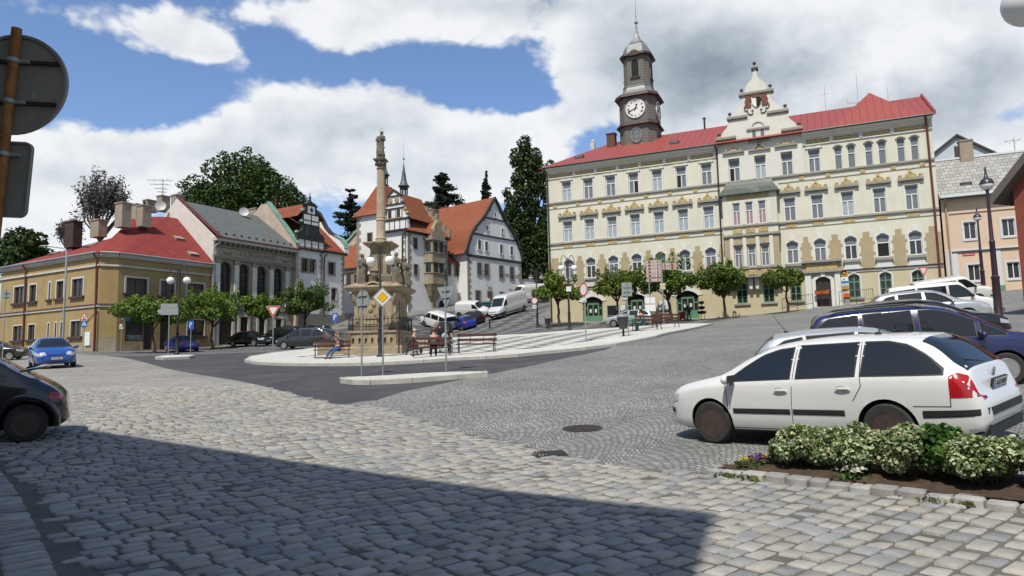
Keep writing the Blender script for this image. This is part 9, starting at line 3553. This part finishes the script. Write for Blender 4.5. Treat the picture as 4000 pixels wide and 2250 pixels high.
COL.objects.link(so)
tosun=Vector((SUN_AZ.x*math.cos(SUN_EL),SUN_AZ.y*math.cos(SUN_EL),math.sin(SUN_EL)))
so.rotation_euler=tosun.to_track_quat('Z','Y').to_euler()
so.location=(0,-40,80)
w=D.worlds.new('World')
scene.world=w
w.use_nodes=True
t=NT(w.node_tree)
for n_ in list(w.node_tree.nodes):
 w.node_tree.nodes.remove(n_)
sky=t.n('ShaderNodeTexSky',_sky_type='NISHITA',_sun_disc=False,_sun_elevation=SUN_EL,_sun_rotation=math.atan2(SUN_AZ.x,SUN_AZ.y),_altitude=300.0,_air_density=1.0,_dust_density=1.2,_ozone_density=2.0)
tint=t.mix(1.0,sky.outputs[0],(.92,1.0,1.12),'MULTIPLY')
dv=t.n('ShaderNodeTexCoord').outputs['Generated']
sp=t.n('ShaderNodeSeparateXYZ',Vector=dv)
lon=t.m('ARCTAN2',sp.outputs[0],sp.outputs[1])
lat=t.m('ARCSINE',sp.outputs[2])
LL=t.n('ShaderNodeCombineXYZ',X=lon,Y=lat).outputs[0]
P=t.n('ShaderNodeVectorMath',_operation='MULTIPLY',i0=dv,i1=(1,1,1.45)).outputs[0]
def fbm(vec,sc,det=7.0,ro=.55,off=(0,0,0),dist=.0):
 v=t.n('ShaderNodeVectorMath',_operation='ADD',i0=vec,i1=off).outputs[0]
 return t.n('ShaderNodeTexNoise',Vector=v,Scale=sc,Detail=det,Roughness=ro,Distortion=dist).outputs[0]
def total(bl):
 """sum of soft bumps of cloud cover round the sky directions seen at places in the photograph (2576 px wide grid)"""
 s=None
 for px,py,rx,ry,wgt in bl:
  d=ray(px/.644,py/.644).normalized()
  kx,ky=.644*FPX/rx,.644*FPX/ry
  mp=t.n('ShaderNodeMapping',Vector=LL,Location=(-math.atan2(d.x,d.y)*kx,-math.asin(d.z)*ky,0),Scale=(kx,ky,0)).outputs[0]
  e=t.m('EXPONENT',t.m('MULTIPLY',t.n('ShaderNodeVectorMath',_operation='DOT_PRODUCT',i0=mp,i1=mp).outputs[1],-1.0))
  s=t.m('MULTIPLY',e,wgt)if s is None else t.m('MULTIPLY_ADD',e,wgt,s)
 return s
CLOUDS=[(720,320,250,110,.62),(960,290,170,85,.5),(520,380,150,80,.4),(1080,400,250,90,.42),(230,400,230,95,.6),(60,470,150,130,.4),(150,560,400,110,.4),(600,470,500,60,.25),(240,50,190,70,.42),(430,100,95,60,.35),(560,130,75,35,.4),(480,90,110,60,.3),(780,40,300,55,.5),(1150,30,330,75,.6),(840,110,130,40,.22),(1240,345,170,70,.6),(1200,470,300,90,.4),(1460,190,90,50,.34),(1450,290,100,38,.36),(1340,335,80,40,.3),(1560,80,190,110,.4),(1850,150,330,200,.75),(2200,150,330,190,.7),(2480,150,200,170,.6),(2000,380,330,90,.5),(2400,370,170,60,.4),(1720,300,110,60,.4),(350,225,200,70,-.3),(1120,165,160,32,-.3),(1330,240,70,40,-.2),(2530,285,80,40,-.45),(690,130,70,50,-.2)]
cover=total(CLOUDS)
n1=fbm(P,5.5,7.0,.57)
bw=t.m('ABSOLUTE',t.m('SUBTRACT',fbm(P,14.0,3.0,.6),.5))
base=t.m('ADD',t.m('MULTIPLY_ADD',t.m('SUBTRACT',n1,.5),.95,t.m('MULTIPLY',t.m('SUBTRACT',bw,.11),.8)),t.m('SUBTRACT',cover,.31))
dens=t.n('ShaderNodeMapRange',_interpolation_type='SMOOTHSTEP',Value=base,i1=-.07,i2=.14).outputs[0]
n1u=fbm(P,5.5,3.0,.5,(-.012,.0,.05))
shade=t.m('MULTIPLY_ADD',t.m('SUBTRACT',n1,n1u),1.25,t.m('MULTIPLY_ADD',bw,.7,.80))
grey=total([(1780,190,230,120,.52),(1560,60,190,60,.25),(2250,330,300,55,.25),(2000,60,160,50,.2),(950,320,130,50,.2),(1250,15,300,30,.25),(640,400,330,34,.14),(2480,200,130,80,.3),(250,470,200,40,.12),(1180,440,200,30,.12),(2260,110,170,70,-.15)])
thick=t.n('ShaderNodeMapRange',Value=base,i1=.12,i2=.7,i3=.0,i4=.14).outputs[0]
shade=t.m('SUBTRACT',t.m('SUBTRACT',shade,grey),thick)
ccol=t.ramp(shade,[(0.0,(.27,.325,.38)),(.3,(.46,.52,.58)),(.55,(.70,.75,.80)),(.85,(.97,.98,1.0))])
back=t.n('ShaderNodeMapRange',Value=sp.outputs[1],i1=.1,i2=-.35).outputs[0]  # unseen grey cloud behind the camera, added to make the shade less blue
ccol=t.mix(back,ccol,(.40,.42,.43))
cloud=t.n('ShaderNodeBackground',Color=ccol,Strength=.95)
blue=t.n('ShaderNodeBackground',Color=tint,Strength=.15)
lo=t.n('ShaderNodeMapRange',Value=lat,i1=-.02,i2=.18,i3=.75,i4=.0).outputs[0]
fac=t.m('MAXIMUM',t.m('MAXIMUM',t.m('MULTIPLY',dens,.96),t.m('MULTIPLY',lo,.8)),t.m('MULTIPLY',back,.6))
mx=t.n('ShaderNodeMixShader',i0=fac,i1=blue.outputs[0],i2=cloud.outputs[0])
out=t.n('ShaderNodeOutputWorld')
t.L.new(mx.outputs[0],out.inputs[0])
scene.view_settings.view_transform='Standard'
scene.view_settings.look='None'
scene.view_settings.exposure=0.0
scene.view_settings.gamma=1.0
scene.view_settings.use_curve_mapping=False
scene.render.engine='CYCLES'
scene.cycles.use_denoising=True
scene.cycles.max_bounces=4
scene.cycles.diffuse_bounces=2
scene.cycles.glossy_bounces=2
w.cycles.sampling_method='NONE'
scene.cycles.transparent_max_bounces=8
scene.cycles.caustics_reflective=False
scene.cycles.caustics_refractive=False
